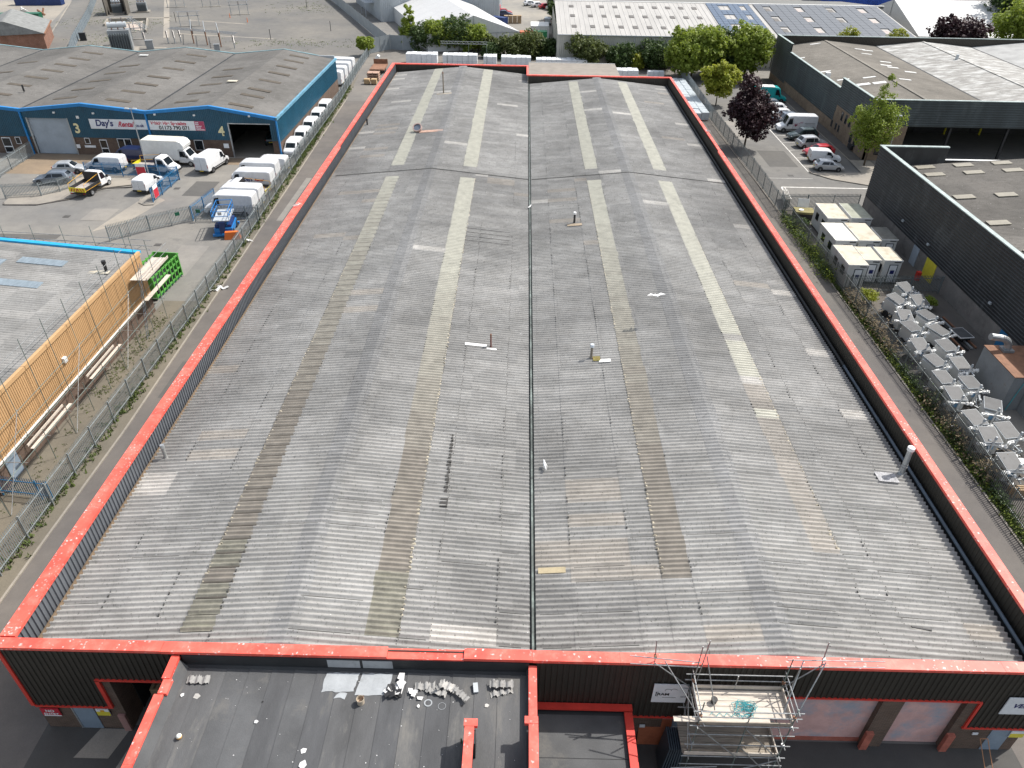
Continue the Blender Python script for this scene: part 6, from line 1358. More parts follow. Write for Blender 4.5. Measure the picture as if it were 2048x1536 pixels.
# ================================================================== MARQUEE, SHEDS AT THE BACK
def marquee(label, x, y, ang, half, L, ze, zr, base=tent_g, wall_h=True):
    t = thing('marquee', label, 'marquee', (x, y, 0), ang)       # local: +y along the ridge, front gable at y=0
    n = max(2, int(L/5)); 
    for s_ in (-1, 1):
        for i in range(n):
            a, b = L*i/n+.02, L*(i+1)/n-.02; sag = .12; mb = MB(); m_ = (a+b)/2; k = 5; rows = []
            for j in range(k+1):
                f = j/k; yy = lerp(a, b, f); dz = -sag*math.sin(math.pi*f); rows.append([(s_*half*1.0, yy, ze), (s_*half*.5, yy, (ze+zr)/2+dz), (0, yy, zr)])
            for A, B in zip(rows[:-1], rows[1:]):
                for c in range(2): mb.face(A[c], A[c+1], B[c+1], B[c])
            obj('roof_bay', mb, tent_m, t)
        obj('side_wall', MB().box(s_*half-.05, s_*half+.05, 0, L, 0, ze), base, t)
    mb = MB(); mb.face((-half, .02, ze), (half, .02, ze), (0, .02, zr)); mb.face((-half, L-.02, ze), (half, L-.02, ze), (0, L-.02, zr)); obj('gable', mb, tent_m, t)
    obj('gable_wall', MB().box(-half, half, -.04, .04, 0, ze), base, t); obj('gable_pole', MB().tube((0, -.06, 0), (0, -.06, zr-.05), .07, 6).tube((half*.5, -.06, 0), (half*.5, -.06, ze), .05, 6), steel, t); obj('eave_band', MB().box(-half, half, -.07, -.042, ze-.12, ze+.04), steel, t)
    return t
marquee('large white marquee with grey walls behind the bushes', -10.9, 174.4, R(19), 10.5, 46, 3.3, 6.9)
marquee('tall white marquee beyond the dark building at top right', 87.5, 194, R(-90), 17, 36, 4.0, 9.0, white_w)
G1 = thing('grey_shed', 'light grey clad shed behind the large marquee', 'building', (-14.5, 225, 0)); mb = MB(); clad(mb, (-9, -8), (7.8, -8), 0, 11, (0, -1), .5, .06); clad(mb, (7.8, -8), (7.8, 14), 0, 11, (1, 0), .5, .06); obj('cladding', mb, light_grey, G1); obj('roof', MB().box(-9, 7.8, -8, 14, 10.9, 11.05), shed_roof, G1); obj('door', MB().box(-6, -.5, -8.2, -8.06, 0, 4.5), shutter_m, G1); obj('door', MB().box(7.85, 8, -6, -3, 0, 2.5), sign_red, G1)
G2 = thing('grey_shed', 'grey clad shed beside the panel wall at the top', 'building', (-39.5, 219, 0), R(22)); mb = MB(); clad(mb, (-2, -12), (9, -12), 0, 9, (0, -1), .5, .06); clad(mb, (-2, 22), (-2, -12), 0, 9, (-1, 0), .5, .06); obj('cladding', mb, light_grey, G2); obj('roof', MB().box(-2, 9, -12, 22, 8.9, 9.05), shed_roof, G2); obj('lean_to', MB().box(-4.5, -2.05, -4, 2, 3.3, 3.45).box(-4.5, -4.35, -4, -3.85, 0, 3.3).box(-4.5, -4.35, 1.85, 2, 0, 3.3), light_grey, G2)
sheet('service_road', [(-6.5, 171), (7, 171), (13, 300), (-12, 300), (-6.5, 232), (-6, 205)], .016, m_ground('pale service road', (.3, .29, .27)))
t = thing('timber_stack', 'stack of timber pallets and crates near the grey shed', 'pallets', (-3.0, 208.5, .02))
for i in range(4):
    for j in range(6): obj('pallet', MB().box(-2.2+i*1.15, -1.15+i*1.15, -.6+.1*i, .5+.1*i, j*.32, j*.32+.26), wood, t)
container('navy open skip beside the timber stack', -6.4, 207.5, R(-30), navy_c, 4, 2, 1.6); container('terracotta cabin by the bushes', .6, 184, 0, terracotta, 3, 2.4, 2.3); container('green cabin beside the terracotta one', 3.9, 184.6, 0, mat('mid green', (.05, .3, .12), .6), 2.9, 2.2, 2.3); container('white cabin behind the green one', 3.8, 192, 0, white_w, 4.3, 6, 2.6)
for k, (x, y, p, lab) in enumerate(((1.8, 238.5, white_p, 'first white car from the left in the row at the top'), (4.0, 236.0, white_p, 'second white car in the row at the top'), (6.2, 233.5, red_p, 'red car in the row at the top'), (8.3, 231, silver_p, 'silver car at the right end of the row at the top'), (-5.5, 222.5, red_p, 'red car by the grey shed wall'), (-5.3, 219.5, navy_p, 'navy car by the grey shed wall'))): vehicle('car', 'parked_car', lab, 'car', x, y, 25 if k < 4 else 5, p, 'cars far behind the marquee')
vehicle('small_van', 'small_van', 'small grey van on the service road by the hedge', 'van', 6.2, 208, 85, silver_p)
# cream shed with rooflights and solar panels
SH = thing('cream_shed', 'wide cream clad shed with pale roof, rooflights and solar panels', 'building', (0, 0, 0)); SY, SYR, SZ, SZR = 161.0, 186.0, 5.8, 8.5
mb = MB(); clad(mb, (7.0, SY), (51.0, SY), 0, SZ, (0, -1), .4, .05); clad(mb, (7.0, SYR+12), (7.0, SY), 0, SZ, (-1, 0), .4, .05); obj('cladding', mb, shed_m, SH)
def sz(y): return SZ+.05+(y-SY)*(SZR-SZ)/(SYR-SY)
x = 6.9
while x < 50.8:
    mb = MB(); mb.face((x, SY-.15, sz(SY-.15)), (x+.86, SY-.15, sz(SY-.15)), (x+.86, SYR, sz(SYR)), (x, SYR, sz(SYR))); mb.face((x+.86, SY-.15, sz(SY)-.02), (x+.92, SY-.15, sz(SY)+.05), (x+.92, SYR, sz(SYR)+.05), (x+.86, SYR, sz(SYR))); mb.face((x+.92, SY-.15, sz(SY)+.05), (x+1, SY-.15, sz(SY)), (x+1, SYR, sz(SYR)), (x+.92, SYR, sz(SYR)+.05)); obj('roof_sheet', mb, shed_roof, SH); x += 1.0
obj('rear_roof', MB().hexa([(6.9, SYR, 8.0), (82, SYR, 8.0), (82, 212, 5.8), (6.9, 212, 5.8), (6.9, SYR, 8.5), (82, SYR, 8.5), (82, 212, 6.0), (6.9, 212, 6.0)]), mat('dark rear roof', (.16, .16, .15), .8), SH)
obj('ridge_cap', MB().box(6.9, 82, SYR-.25, SYR+.25, SZR+.06, SZR+.14), white_w, SH); obj('gutter', MB().box(6.9, 51, SY-.32, SY-.14, SZ-.12, SZ+.04), light_grey, SH)
for x in (12.6, 22.5, 30.5, 45): obj('downpipe', MB().box(x-.06, x+.06, SY-.18, SY-.06, 0, SZ), light_grey, SH)
gsk = mat('grey brown rooflight', (.12, .11, .10), .6, .2, 2, 9)
def on_roof(name, x0, x1, y0, y1, mt, dz=.09, parent=SH): mb = MB(); mb.hexa([(x0, y0, sz(y0)), (x1, y0, sz(y0)), (x1, y1, sz(y1)), (x0, y1, sz(y1)), (x0, y0, sz(y0)+dz), (x1, y0, sz(y0)+dz), (x1, y1, sz(y1)+dz), (x0, y1, sz(y1)+dz)]); return obj(name, mb, mt, parent)
for r, y in enumerate((165.5, 173.2, 180.5)):
    for i in range(11):
        x = 10.9+i*2.95
        if i == 0: x = 10.0
        if x < 40: on_roof('rooflight', x, x+1.0, y, y+1.7, gsk)
for x in range(16):
    for y in range(12):
        px, py = 41.2+x*.6, 164.5+y*1.75
        if x % 2 == 0 and not (x in (4, 5, 6, 11, 12) and y % 4 in (1, 2)): on_roof('solar_panel', px, px+1.12, py, py+1.66, solar_m, .14)
W2 = thing('solar_shed', 'second shed roof almost covered with dull solar panels', 'building', (0, 0, 0)); mb = MB(); clad(mb, (51.2, SY), (80, SY), 0, SZ, (0, -1), .4, .05); clad(mb, (80, SY), (80, 205), 0, SZ, (1, 0), .4, .05); obj('cladding', mb, shed_m, W2)
obj('roof', MB().hexa([(51.0, SY-.1, SZ-.2), (80.4, SY-.1, SZ-.2), (80.4, SYR, SZR-.2), (51.0, SYR, SZR-.2), (51.0, SY-.1, SZ+.05), (80.4, SY-.1, SZ+.05), (80.4, SYR, SZR+.03), (51.0, SYR, SZR+.03)]), shed_roof, W2)
gap = mat('pink brown rooflight', (.42, .36, .33), .6)
for i in range(16):
    for j in range(12):
        x, y = 51.9+i*1.75, 162.6+j*1.9
        if i % 4 == 1 and j % 4 in (1, 2): 
            if j % 4 == 1: on_roof('rooflight', x+.1, x+1.2, y+.3, y+2.6, gsk if i % 8 == 1 else gap, .07, W2)
            continue
        on_roof('solar_panel', x, x+1.68, y, y+1.84, solar_d, .16, W2)
t = thing('blue_store', 'bright blue building beyond the solar shed', 'building', (108, 256, 0)); mb = MB(); clad(mb, (-14, -4), (16, -4), 0, 9, (0, -1), .6, .06); clad(mb, (16, -4), (16, 14), 0, 9, (1, 0), .6, .06); obj('cladding', mb, mat('royal blue cladding', (.01, .07, .38), .5), t); obj('roof', MB().box(-14, 16, -4, 14, 8.9, 9.1), shed_roof, t); mb = MB(); clad(mb, (-14, 14), (-14, -4), 0, 9, (-1, 0), .6, .06); obj('cladding', mb, MATS['royal blue cladding'], t)
# ================================================================== TREES AT THE BACK
tree('poplar_tree', 'slim upright tree at the left end of the bushes before the marquee', -25.3, 173.6, 9, [(0, 0, 4.2, 1.7, 1.7, 2.6), (.2, 0, 7.0, 1.1, 1.1, 2.0), (-.6, .4, 2.2, 1.7, 1.5, 1.6)], leaf_g, 6500, .38, seed=1)
for k, (x, y, r, z, mt, lab) in enumerate(((-21.3, 172.8, 2.6, 2.7, leaf_d, 'dark bush right of the slim upright tree'), (-17.8, 173.4, 3.0, 3.2, leaf_g, 'broad green bush in front of the marquee'), (-14.2, 173.2, 3.1, 3.6, leaf_d, 'tallest dark bush in front of the marquee gable'), (-11.2, 172.3, 2.6, 2.8, leaf_g, 'green bush at the right end before the marquee gable'), (-8.2, 172.4, 1.8, 2.0, leaf_b, 'thin brownish bush by the marquee side wall'), (-6.6, 166.5, 1.7, 1.3, leaf_d, 'low dark hedge below the marquee wall'), (-2.6, 167.5, 2.7, 2.2, leaf_b, 'olive bush in front of the terracotta cabin'), (1.4, 167.9, 2.9, 2.6, leaf_b, 'olive bush in front of the green cabin'), (5.0, 168.0, 2.0, 1.7, leaf_d, 'dark bush at the corner of the cream shed'), (13.0, 159.2, 2.9, 3.1, leaf_b, 'round olive bush against the cream shed wall'), (20.2, 159.0, 2.6, 2.2, leaf_d, 'middle dark bush against the cream shed wall'), (22.8, 158.6, 1.5, 1.2, leaf_y, 'small yellowish bush by the rusty panel'), (27.5, 158.5, 3.0, 2.7, leaf_d, 'dark bush at the foot of the tall green trees'), (-33.6, 166.0, 1.3, 2.4, leaf_g, 'small sapling at the corner of the sheet fence'))):
    tree('bush', lab, x, y, z+r, round_crown(r*1.5, z*1.05, 10, k, .85), mt, 6500, .45, .1, k+20, 'bush', 'bushes behind the storage yard', z)
tree('broad_tree', 'left large green tree behind the right alley fence', 32.8, 150.5, 10.5, round_crown(5.9, 5.2, 16, 3, .9), leaf_g, 16000, .55, .22, 51)
tree('broad_tree', 'dark tree between the two large green trees', 38.5, 154.0, 10, round_crown(5.0, 5.0, 12, 5, 1.0), leaf_d, 9000, .55, .22, 52)
tree('broad_tree', 'right large green tree beside the dark clad wall', 43.2, 151.0, 10.5, round_crown(5.3, 5.4, 16, 6, 1.05), leaf_g, 16000, .55, .22, 53)
tree('young_tree', 'yellow green young tree standing in the car park verge', 33.7, 131.6, 7.2, [(0, 0, 4.5, 2.7, 2.5, 2.0), (-1.9, 0, 5.0, 1.7, 1.5, 1.1), (2.0, .2, 4.5, 1.8, 1.6, 1.4), (.3, 0, 6.3, 2.0, 1.8, 1.0), (.6, -.6, 2.8, 1.8, 1.6, 1.2), (-.7, .5, 3.0, 1.6, 1.6, 1.2), (1.7, -.4, 5.6, 1.4, 1.3, 1.0)], leaf_y, 11000, .42, .12, 54)
tree('purple_tree', 'dark purple leaved tree between the alley fence and parked cars', 32.9, 108.0, 10.2, [(0, 0, 5.2, 3.0, 2.9, 2.4), (-.8, 0, 7.8, 2.1, 2.0, 1.8), (-.6, .2, 9.2, 1.4, 1.3, 1.1), (2.1, 0, 4.9, 1.9, 1.8, 1.8), (-2.4, -.2, 5.4, 1.6, 1.6, 1.3), (.6, -.6, 2.9, 2.2, 2.0, 1.5), (-1.0, .8, 6.6, 2.0, 1.8, 1.3), (1.3, .4, 6.8, 1.6, 1.5, 1.3)], leaf_p, 16000, .36, .16, 55)
tree('birch_tree', 'slender birch growing at the corner of the dark building', 47.9, 101.0, 12.4, [(0, 0, 5.2, 2.8, 2.6, 2.6), (-1.9, 0, 6.8, 1.9, 1.8, 1.7), (2.0, .2, 6.8, 1.9, 1.8, 1.8), (0, 0, 8.6, 1.5, 1.5, 1.9), (.1, 0, 11.0, .8, .8, 1.4), (.8, -.5, 3.6, 1.6, 1.4, 1.4), (-.8, .3, 3.8, 1.5, 1.4, 1.3)], leaf_g, 12000, .26, .14, 56, gaps=.1)
tree('purple_tree', 'round dark purple tree in front of the tall marquee', 87.7, 161.0, 11.5, round_crown(5.6, 7.0, 12, 9, .85), leaf_p, 12000, .55, .2, 57)
tree('willow_tree', 'pale green willow at the top right corner', 105, 166.0, 14, round_crown(9.5, 8.5, 14, 10, .85), leaf_g, 16000, .6, .3, 58)
tree('broad_tree', 'dark tree behind the willow at the top right corner', 116.0, 190, 14, round_crown(9.5, 9.5, 12, 11, .9), leaf_d, 12000, .7, .3, 59)
for k, (x, y, lab) in enumerate(((64.5, 158.4, 'left tuft of bamboo-like shrub behind the dark roof'), (74.3, 158.4, 'right tuft of shrub behind the dark roof'))): tree('shrub', lab, x, y, 8.5, [(0, 0, 7.0, 2.0, 1.2, 1.5), (.9, 0, 6.4, 1.2, .9, 1.3)], leaf_y, 2500, .3, .1, 70+k, 'shrub', None, 6)
for k, (x, y) in enumerate(((9.0, 232), (10.5, 226), (-2, 262), (8.5, 215), (9.5, 205))): tree('hedge_bush', 'dark hedge bush %s along the service road at the top' % ('beside the silver car', 'right of the cars', 'furthest away', 'nearest the small grey van', 'closest to the cream shed corner')[k], x, y, 5, round_crown(2.8, 2.4, 7, k+30, .8), leaf_d, 2600, .6, .1, 80+k, 'bush')
# ================================================================== RIGHT: car park, dark buildings
sheet('car_park', [(31.2, 86), (50, 86), (50, 150), (31.2, 150)], .012, road_m)
sheet('pavement', [(39.5, 97.4), (41.5, 95.3), (45.3, 93.4), (49.5, 92.3), (49.5, 103), (46.6, 103.3), (46.4, 98)], .11, concrete)
kerb('kerb', [(39.4, 98.2), (39.5, 97.4), (41.5, 95.2), (45.3, 93.3), (49.5, 92.2)], piece=.9, h=.13); kerb('kerb', [(46.7, 103.3), (46.8, 152)], piece=3, h=.12)
sheet('pavement', rect(46.85, 48.5, 103.4, 152), .11, m_ground('dark footway', (.12, .115, .11)))
def mark(pts, z=.020): 
    mb = MB(); mb.face(*[(p[0], p[1], z) for p in pts]); obj('road_marking', mb, white_mark, None, kind='structure')
def line(a, b, w=.12):
    a, b = Vector(a), Vector(b); d = (b-a).normalized(); n = Vector((-d.y, d.x))*w/2; mark([a-n, b-n, b+n, a+n])
line((39.3, 118.3), (39.3, 98), .14); line((33.9, 92.1), (45.5, 92.1), .25); line((33.9, 92.0), (33.6, 88.0), .2); line((34.3, 92.0), (34.0, 88.0), .12); line((32.5, 95.4), (39, 95.4), .08)
for y in (100.4, 103.9, 107.4, 110.9, 114.4, 119, 124): line((39.3, y), (44.5, y+.9), .09)
GC = 'cars in the right car park'
vehicle('hatch', 'parked_car', 'small silver hatchback at the near end of the car park row', 'car', 42.2, 99.1, -3, silver_p, GC)
vehicle('small_van', 'small_van', 'small white van parked next to the silver hatchback', 'van', 42.7, 102.4, -5, white_p, GC)
vehicle('car', 'parked_car', 'red car parked beyond the small white van', 'car', 43.0, 105.6, 190, red_p, GC)
vehicle('suv', 'parked_car', 'silver people carrier parked beyond the red car', 'car', 43.1, 109.2, 10, silver_p, GC)
vehicle('suv', 'parked_car', 'dark green car tucked behind the long white van', 'car', 42.9, 113.0, 188, green_p, GC)
v = vehicle('high_van', 'panel_van', 'long white van with crimson heart logo facing the alley', 'van', 43.0, 117.0, 178, white_p, GC)
obj('emblem', MB().face((.55, 1.02, 1.28), (.3, 1.02, .95), (.05, 1.02, 1.28), (.17, 1.02, 1.38), (.3, 1.02, 1.3), (.43, 1.02, 1.38)), mat('dark crimson', (.2, .01, .05), .5), v)
mb = MB()
for cx_, r_ in ((.6, .22), (.2, .2), (-.12, .18)):
    pr_ = None
    for i in range(12):
        a_ = i*.5; q_ = (cx_+r_*math.cos(a_), 1.018, 1.3+r_*.9*math.sin(a_))
        if pr_: mb.bar(pr_, q_, .004, .03)
        pr_ = q_
for a_, b_ in (((-.15, 1.45), (-.35, 1.62)), ((-.35, 1.62), (-.75, 1.72)), ((-.35, 1.6), (-.7, 1.55))): mb.bar((a_[0], 1.018, a_[1]), (b_[0], 1.018, b_[1]), .004, .05)
obj('emblem', mb, mat('pale pink ink', (.55, .2, .3), .5), v)
obj('stripe', MB().box(-2.6, -1.0, 1.012, 1.018, 1.5, 1.54).box(-2.6, -1.2, 1.012, 1.018, 1.3, 1.33).box(-2.6, -1.4, 1.012, 1.018, 1.0, 1.03), ink_black, v)
vehicle('suv', 'parked_car', 'dark grey car just beyond the long white van', 'car', 42.6, 121.6, 190, grey_p, GC); vehicle('hatch', 'parked_car', 'white hatchback beyond the dark grey car', 'car', 42.7, 124.7, 186, white_p, GC)
vehicle('car', 'parked_car', 'white saloon next to the teal van', 'car', 42.6, 128.0, 186, white_p, GC); vehicle('car', 'parked_car', 'blue grey car half hidden under the purple tree', 'car', 42.2, 130.8, 186, grey_p, GC)
tv = vehicle('high_van', 'delivery_van', 'teal delivery van at the far end of the car park', 'van', 43.6, 134.8, -3, teal_p, GC); obj('roof_panel', MB().box(-2.6, .6, -.85, .85, 2.61, 2.65), white_w, tv)
palisade('palisade_fence', 'long grey palisade fence between right alley and car park', [(31.1, 82.5), (31.2, 100), (30.9, 122), (31.2, 150), (31.8, 157)], 2.2, pale_steel, mat('dull steel post', (.16, .19, .19), .6))
palisade('palisade_fence', 'dark grey palisade fence along the near right alley overgrown with weeds', [(31.85, 18), (31.8, 50), (31.6, 66), (31.3, 82.4)], 2.1, mat('dark galvanised palisade', (.19, .215, .215), .55, .25, 2, 14, metal=.3))
palisade('palisade_fence', 'grey palisade fence between the road and the white cabins', [(31.4, 84.4), (41.0, 85.0)], 2.0, mat('slate palisade', (.15, .175, .18), .6)); palisade('palisade_fence', 'grey palisade fence between the cabins and lighting trailers', [(32.0, 63.3), (41.0, 63.6)], 2.0, MATS['slate palisade'])
t = thing('barrier_stack', 'stack of white barriers by the corner of the cabin compound', 'barriers', (32.9, 86.4, .02), R(80)); 
for k in range(4): obj('barrier', MB().box(-1.6, 1.6, -.04+k*.16, .0+k*.16, .1, 1.2), white_mark, t)
# ---- dark building 1 (three bays, black cladding)
D1 = thing('dark_building', 'large dark green clad unit with stepped parapet and mottled roofs', 'building', (0, 0, 0)); DX, DY0, DY1 = 48.6, 103.6, 152.6
for a, b, z0, z1 in ((103.6, 117.2, 3.2, 8.0), (117.2, 143.2, 1.7, 6.55), (143.2, 152.6, 1.2, 7.95)):
    mb = MB(); hclad(mb, (DX, a), (DX, b), z0, z1, (-1, 0), .32, .04); obj('side_cladding', mb, dark_green, D1)
    obj('parapet_cap', MB().box(DX-.1, DX+.3, a, b-.01, z1, z1+.09), mat('pale green cap', (.34, .4, .39), .6) if 'pale green cap' not in MATS else MATS['pale green cap'], D1)
    obj('parapet_back', MB().box(DX+.12, DX+.18, a, b, 5.4, z1), dark_green, D1)
CAP = MATS['pale green cap']
mb = MB().box(DX+.02, DX+.3, DY0, DY1, 0, 3.3); obj('brick_wall', mb, brick_buff, D1)
obj('brick_bay', MB().box(DX-.06, DX+.02, 103.7, 116.8, 0, 4.2), brick_buff, D1)
def slit(y0, y1, z0, z1): w_ = obj('window', MB().box(DX-.10, DX-.065, y0, y1, z0, z1), mat('dark frame', (.06, .07, .08), .5) if 'dark frame' not in MATS else MATS['dark frame'], D1); obj('pane', MB().box(DX-.112, DX-.10, y0+.08, y1-.08, z0+.08, z1-.08), glass_m, w_)
for y in (113.5, 111.9, 110.3): slit(y, y+.7, 2.6, 3.9)
for y in (115.8, 114.6, 117.6): slit(y-.9, y-.3, .9, 1.9)
for y in (108.5, 106.9): slit(y, y+.9, .8, 2.2)
obj('wall_fan', MB().box(DX-.4, DX-.07, 107.2, 108.6, .3, .9), black_p, D1)
mb = MB(); hclad(mb, (DX, DY0), (97, DY0), 4.8, 8.25, (0, -1), .32, .04); obj('front_cladding', mb, dark_green, D1); obj('parapet_cap', MB().box(DX-.1, 97, DY0-.1, DY0+.3, 8.25, 8.34), CAP, D1); obj('parapet_back', MB().box(DX+.2, 97, DY0+.14, DY0+.2, 5.2, 8.25), dark_green, D1)
mb = MB(); clad(mb, (97, DY1-.1), (DX, DY1-.1), 5.5, 7.75, (0, -1), .3, .04); obj('rear_parapet', mb, brown_clad, D1); obj('parapet_cap', MB().box(DX-.1, 97, DY1-.2, DY1+.15, 7.75, 7.85), CAP, D1)
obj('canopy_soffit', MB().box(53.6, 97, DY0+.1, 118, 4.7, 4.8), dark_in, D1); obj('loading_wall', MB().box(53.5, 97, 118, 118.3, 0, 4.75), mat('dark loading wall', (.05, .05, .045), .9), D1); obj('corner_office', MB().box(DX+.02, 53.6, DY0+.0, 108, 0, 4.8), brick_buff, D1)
for x in (60, 68, 76, 84): obj('canopy_post', MB().box(x-.15, x+.15, DY0+.6, DY0+.9, 0, 4.7), black_p, D1)
for x in (57, 66.5, 72): obj('bollard', MB().tube((x, 117, 0), (x, 117, 1.6), .14, 8), yellow_p, D1)
for x0, x1 in ((54.6, 60), (62, 69), (71, 78)): obj('loading_door', MB().box(x0, x1, 117.9, 117.98, 0, 4), black_p, D1)
obj('office_window', MB().box(50.0, 51.5, DY0-.05, DY0+.02, .8, 2.4), glass_m, D1)
r1 = m_roof('dark unit roof', (.235, .215, .185), rows=40, cols=40, amt=.04); r2 = mat('white mottled roof', (.30, .29, .27), .8, .3, .6, 9, dirt=(.52, .52, .5), dk=.47, dscale=.45, stretch=(.7, 2.2, 1)); r3 = mat('pale unit roof', (.38, .38, .37), .8, .2, .5, 9)
for (a, za), (c, zc), (b, zb), mt in (((48.9, 5.75), (57.8, 7.05), (67.6, 6.2), r1), ((67.6, 6.2), (76.4, 7.15), (85.9, 6.3), r2), ((85.9, 6.3), (96, 7.3), (106, 6.4), r3)):
    mb = MB(); corr(mb, (a, DY0+.3, za), (c, zc), DY1-DY0-.5, .3, .05); corr(mb, (b, DY0+.3, zb), (c, zc), DY1-DY0-.5, .3, .05); obj('roof', mb, mt, D1); obj('ridge_cap', MB().box(c-.25, c+.25, DY0+.3, DY1-.3, zc+.03, zc+.1), mt, D1)
    if a > 50: obj('valley_gutter', MB().box(a-.16, a+.16, DY0+.3, DY1-.3, za-.05, za+.07), felt_wet, D1)
def d1z(x): return lerp(5.75, 7.05, (x-48.9)/8.9) if x < 57.8 else lerp(7.05, 6.2, (x-57.8)/9.8)
def strip(x, y, w_, l, mt): z0, z1 = d1z(x-w_/2), d1z(x+w_/2); obj('rooflight', MB().hexa([(x-w_/2, y-l/2, z0), (x+w_/2, y-l/2, z1), (x+w_/2, y+l/2, z1), (x-w_/2, y+l/2, z0), (x-w_/2, y-l/2, z0+.08), (x+w_/2, y-l/2, z1+.08), (x+w_/2, y+l/2, z1+.08), (x-w_/2, y+l/2, z0+.08)]), mt, D1)
lw = mat('bright rooflight sheet', (.72, .72, .70), .6)
for x, y, l in ((50.7, 130.5, .5), (51.6, 124.4, .5), (55.4, 123.8, .5), (53.3, 120.4, 1.0), (55.6, 120.2, 1.0), (62.3, 146.4, .5), (61.9, 142.1, .4), (62.9, 136, .5), (61.7, 132.8, .6), (62.3, 131.4, .6), (64.3, 129.1, .6), (60.4, 122.2, .5), (49.8, 141.5, .4), (55.4, 150.6, .4), (63.6, 145.9, .5)): strip(x, y, 1.9, l, lw)
obj('roof_box', MB().box(49.6, 50.3, 126.6, 127.3, 5.8, 6.7), white_w, D1); obj('roof_cowl', MB().tube((75.5, 137, 7.1), (75.5, 137, 7.9), .25, 10), light_grey, D1); obj('roof_cowl', MB().tube((79, 120, 7.0), (79, 120, 7.8), .25, 10), light_grey, D1)
t = thing('lamp_column', 'grey street lamp column beside the birch', 'lamp post', (50.6, 100.6, 0)); obj('column', MB().tube((0, 0, 0), (-.6, -.8, 7.2), .08, 10, .05), steel, t); obj('lamp_head', MB().box(-1.0, -.2, -.95, -.65, 7.15, 7.3), light_grey, t)
# ---- dark building 2
D2 = thing('black_building', 'black clad unit with corrugated roof and pale rooflights at the right edge', 'building', (0, 0, 0)); EX, EY0, EY1 = 41.2, 15, 84.2
mb = MB(); hclad(mb, (EX, EY0), (EX, EY1), 2.0, 7.95, (-1, 0), .3, .045); obj('side_cladding', mb, black_clad, D2); mb = MB(); hclad(mb, (EX, EY1), (48.9, EY1), 0.3, 7.95, (0, 1), .3, .045); hclad(mb, (48.9, EY1), (80, EY1), 0.3, 6.5, (0, 1), .3, .045); obj('end_cladding', mb, black_clad, D2)
obj('parapet_back', MB().box(EX+.22, EX+.3, EY0, EY1-.3, 5.6, 7.95).box(EX+.22, 48.9, EY1-.34, EY1-.26, 5.6, 7.95), black_clad, D2); obj('parapet_cap', MB().box(EX-.08, EX+.36, EY0, EY1-.38, 7.95, 8.04).box(EX-.08, 48.95, EY1-.38, EY1+.08, 7.95, 8.05), CAP, D2); obj('parapet_cap', MB().box(48.95, 80, EY1-.3, EY1+.05, 6.5, 6.58), white_w, D2)
obj('brick_wall', MB().box(EX+.02, EX+.3, EY0, EY1-.05, 0, 2.05), mat('grey render', (.2, .185, .17), .9, .2, .8, 9, dirt=(.12, .11, .1), dk=.55), D2)
er = m_roof('dark corrugated roof', (.175, .163, .147), rows=4, cols=2.7, amt=.1); y = EY0
while y < EY1-.5:
    q = min(y+.9, EY1-.4)
    if q-y > .85: mb = MB(); corr(mb, (EX+.32, y, 5.75), (62, 7.4), q-y, .3, .07); obj('roof_sheet', mb, er, D2)
    y = q
elg = mat('cream dirty rooflight', (.24, .22, .175), .6, .15, 2, 9)
for x in (46.0, 50.2, 54.4):
    for y in (82.3, 79.9, 73.2, 66.5, 60):
        z0 = 5.82+(x-1-EX)*.0793; z1 = z0+.16; obj('rooflight', MB().hexa([(x-1, y-.5, z0), (x+1, y-.5, z1), (x+1, y+.5, z1), (x-1, y+.5, z0), (x-1, y-.5, z0+.07), (x+1, y-.5, z1+.07), (x+1, y+.5, z1+.07), (x-1, y+.5, z0+.07)]), elg, D2)
obj('door', MB().box(EX-.04, EX+.03, 65.6, 67.6, .02, 1.98), sign_yel, D2); obj('door', MB().box(EX-.05, EX+.03, 69.4, 70.6, .02, 1.98), shutter_m, D2); obj('door', MB().box(EX-.04, EX+.03, 52.6, 53.6, .02, 1.98), blue_steel, D2)
for y in (56, 68, 74): obj('wall_lamp', MB().box(EX-.2, EX-.05, y, y+.3, 3.0, 3.2), light_grey, D2)
# ---- cabins
sheet('cabin_compound', rect(31.9, 41.2, 17, 84.4), .020, m_ground('compound ground', (.14, .13, .12)))
def cabin(label, x0, x1, y0, y1, rm, door=.5, h=2.5, wl=cream_w, win=True):
    t = thing('site_cabin', label, 'cabin', ((x0+x1)/2, (y0+y1)/2, .03), random.uniform(-.03, .03), 'white site cabins'); a, c = (x1-x0)/2, (y1-y0)/2
    obj('walls', MB().box(-a, a, -c, c, .15, h), wl, t); obj('roof', MB().box(-a-.04, a+.04, -c-.04, c+.04, h, h+.06), rm, t); obj('roof_edge', MB().box(-a-.06, a+.06, -c-.06, -c-.03, h-.06, h+.075).box(-a-.06, -a-.03, -c-.06, c+.06, h-.06, h+.075), white_w, t); obj('skid', MB().box(-a+.1, -a+.25, -c, c, 0, .15).box(a-.25, a-.1, -c, c, 0, .15), black_p, t)
    d = obj('door', MB().box(-.42, .42, -c-.03, -c-.002, .2, 2.1), MATS['dark frame'], t, (door*a*.3, 0, 0)); obj('leaf', MB().box(-.34, .34, -c-.045, -c-.03, .25, 2.02), sign_w, d); obj('notice', MB().box(-.2, .2, -c-.055, -c-.045, 1.1, 1.5), ink_blue if win else ink_red, d)
    obj('vent_strip', MB().box(a-.75, a-.1, -c-.02, -c-.002, h-.2, h-.1), black_p, t)
    for y in (-c*.5, c*.4): obj('window', MB().box(-a-.02, -a-.002, y-.45, y+.45, 1.1, 1.9), glass_m, t)
cabin('white cabin at the back left of the compound with stained roof', 33.8, 36.0, 75.7, 80.0, roof_cab); cabin('cabin at the back right with mossy green roof', 36.5, 38.7, 75.9, 80.1, roof_cabd)
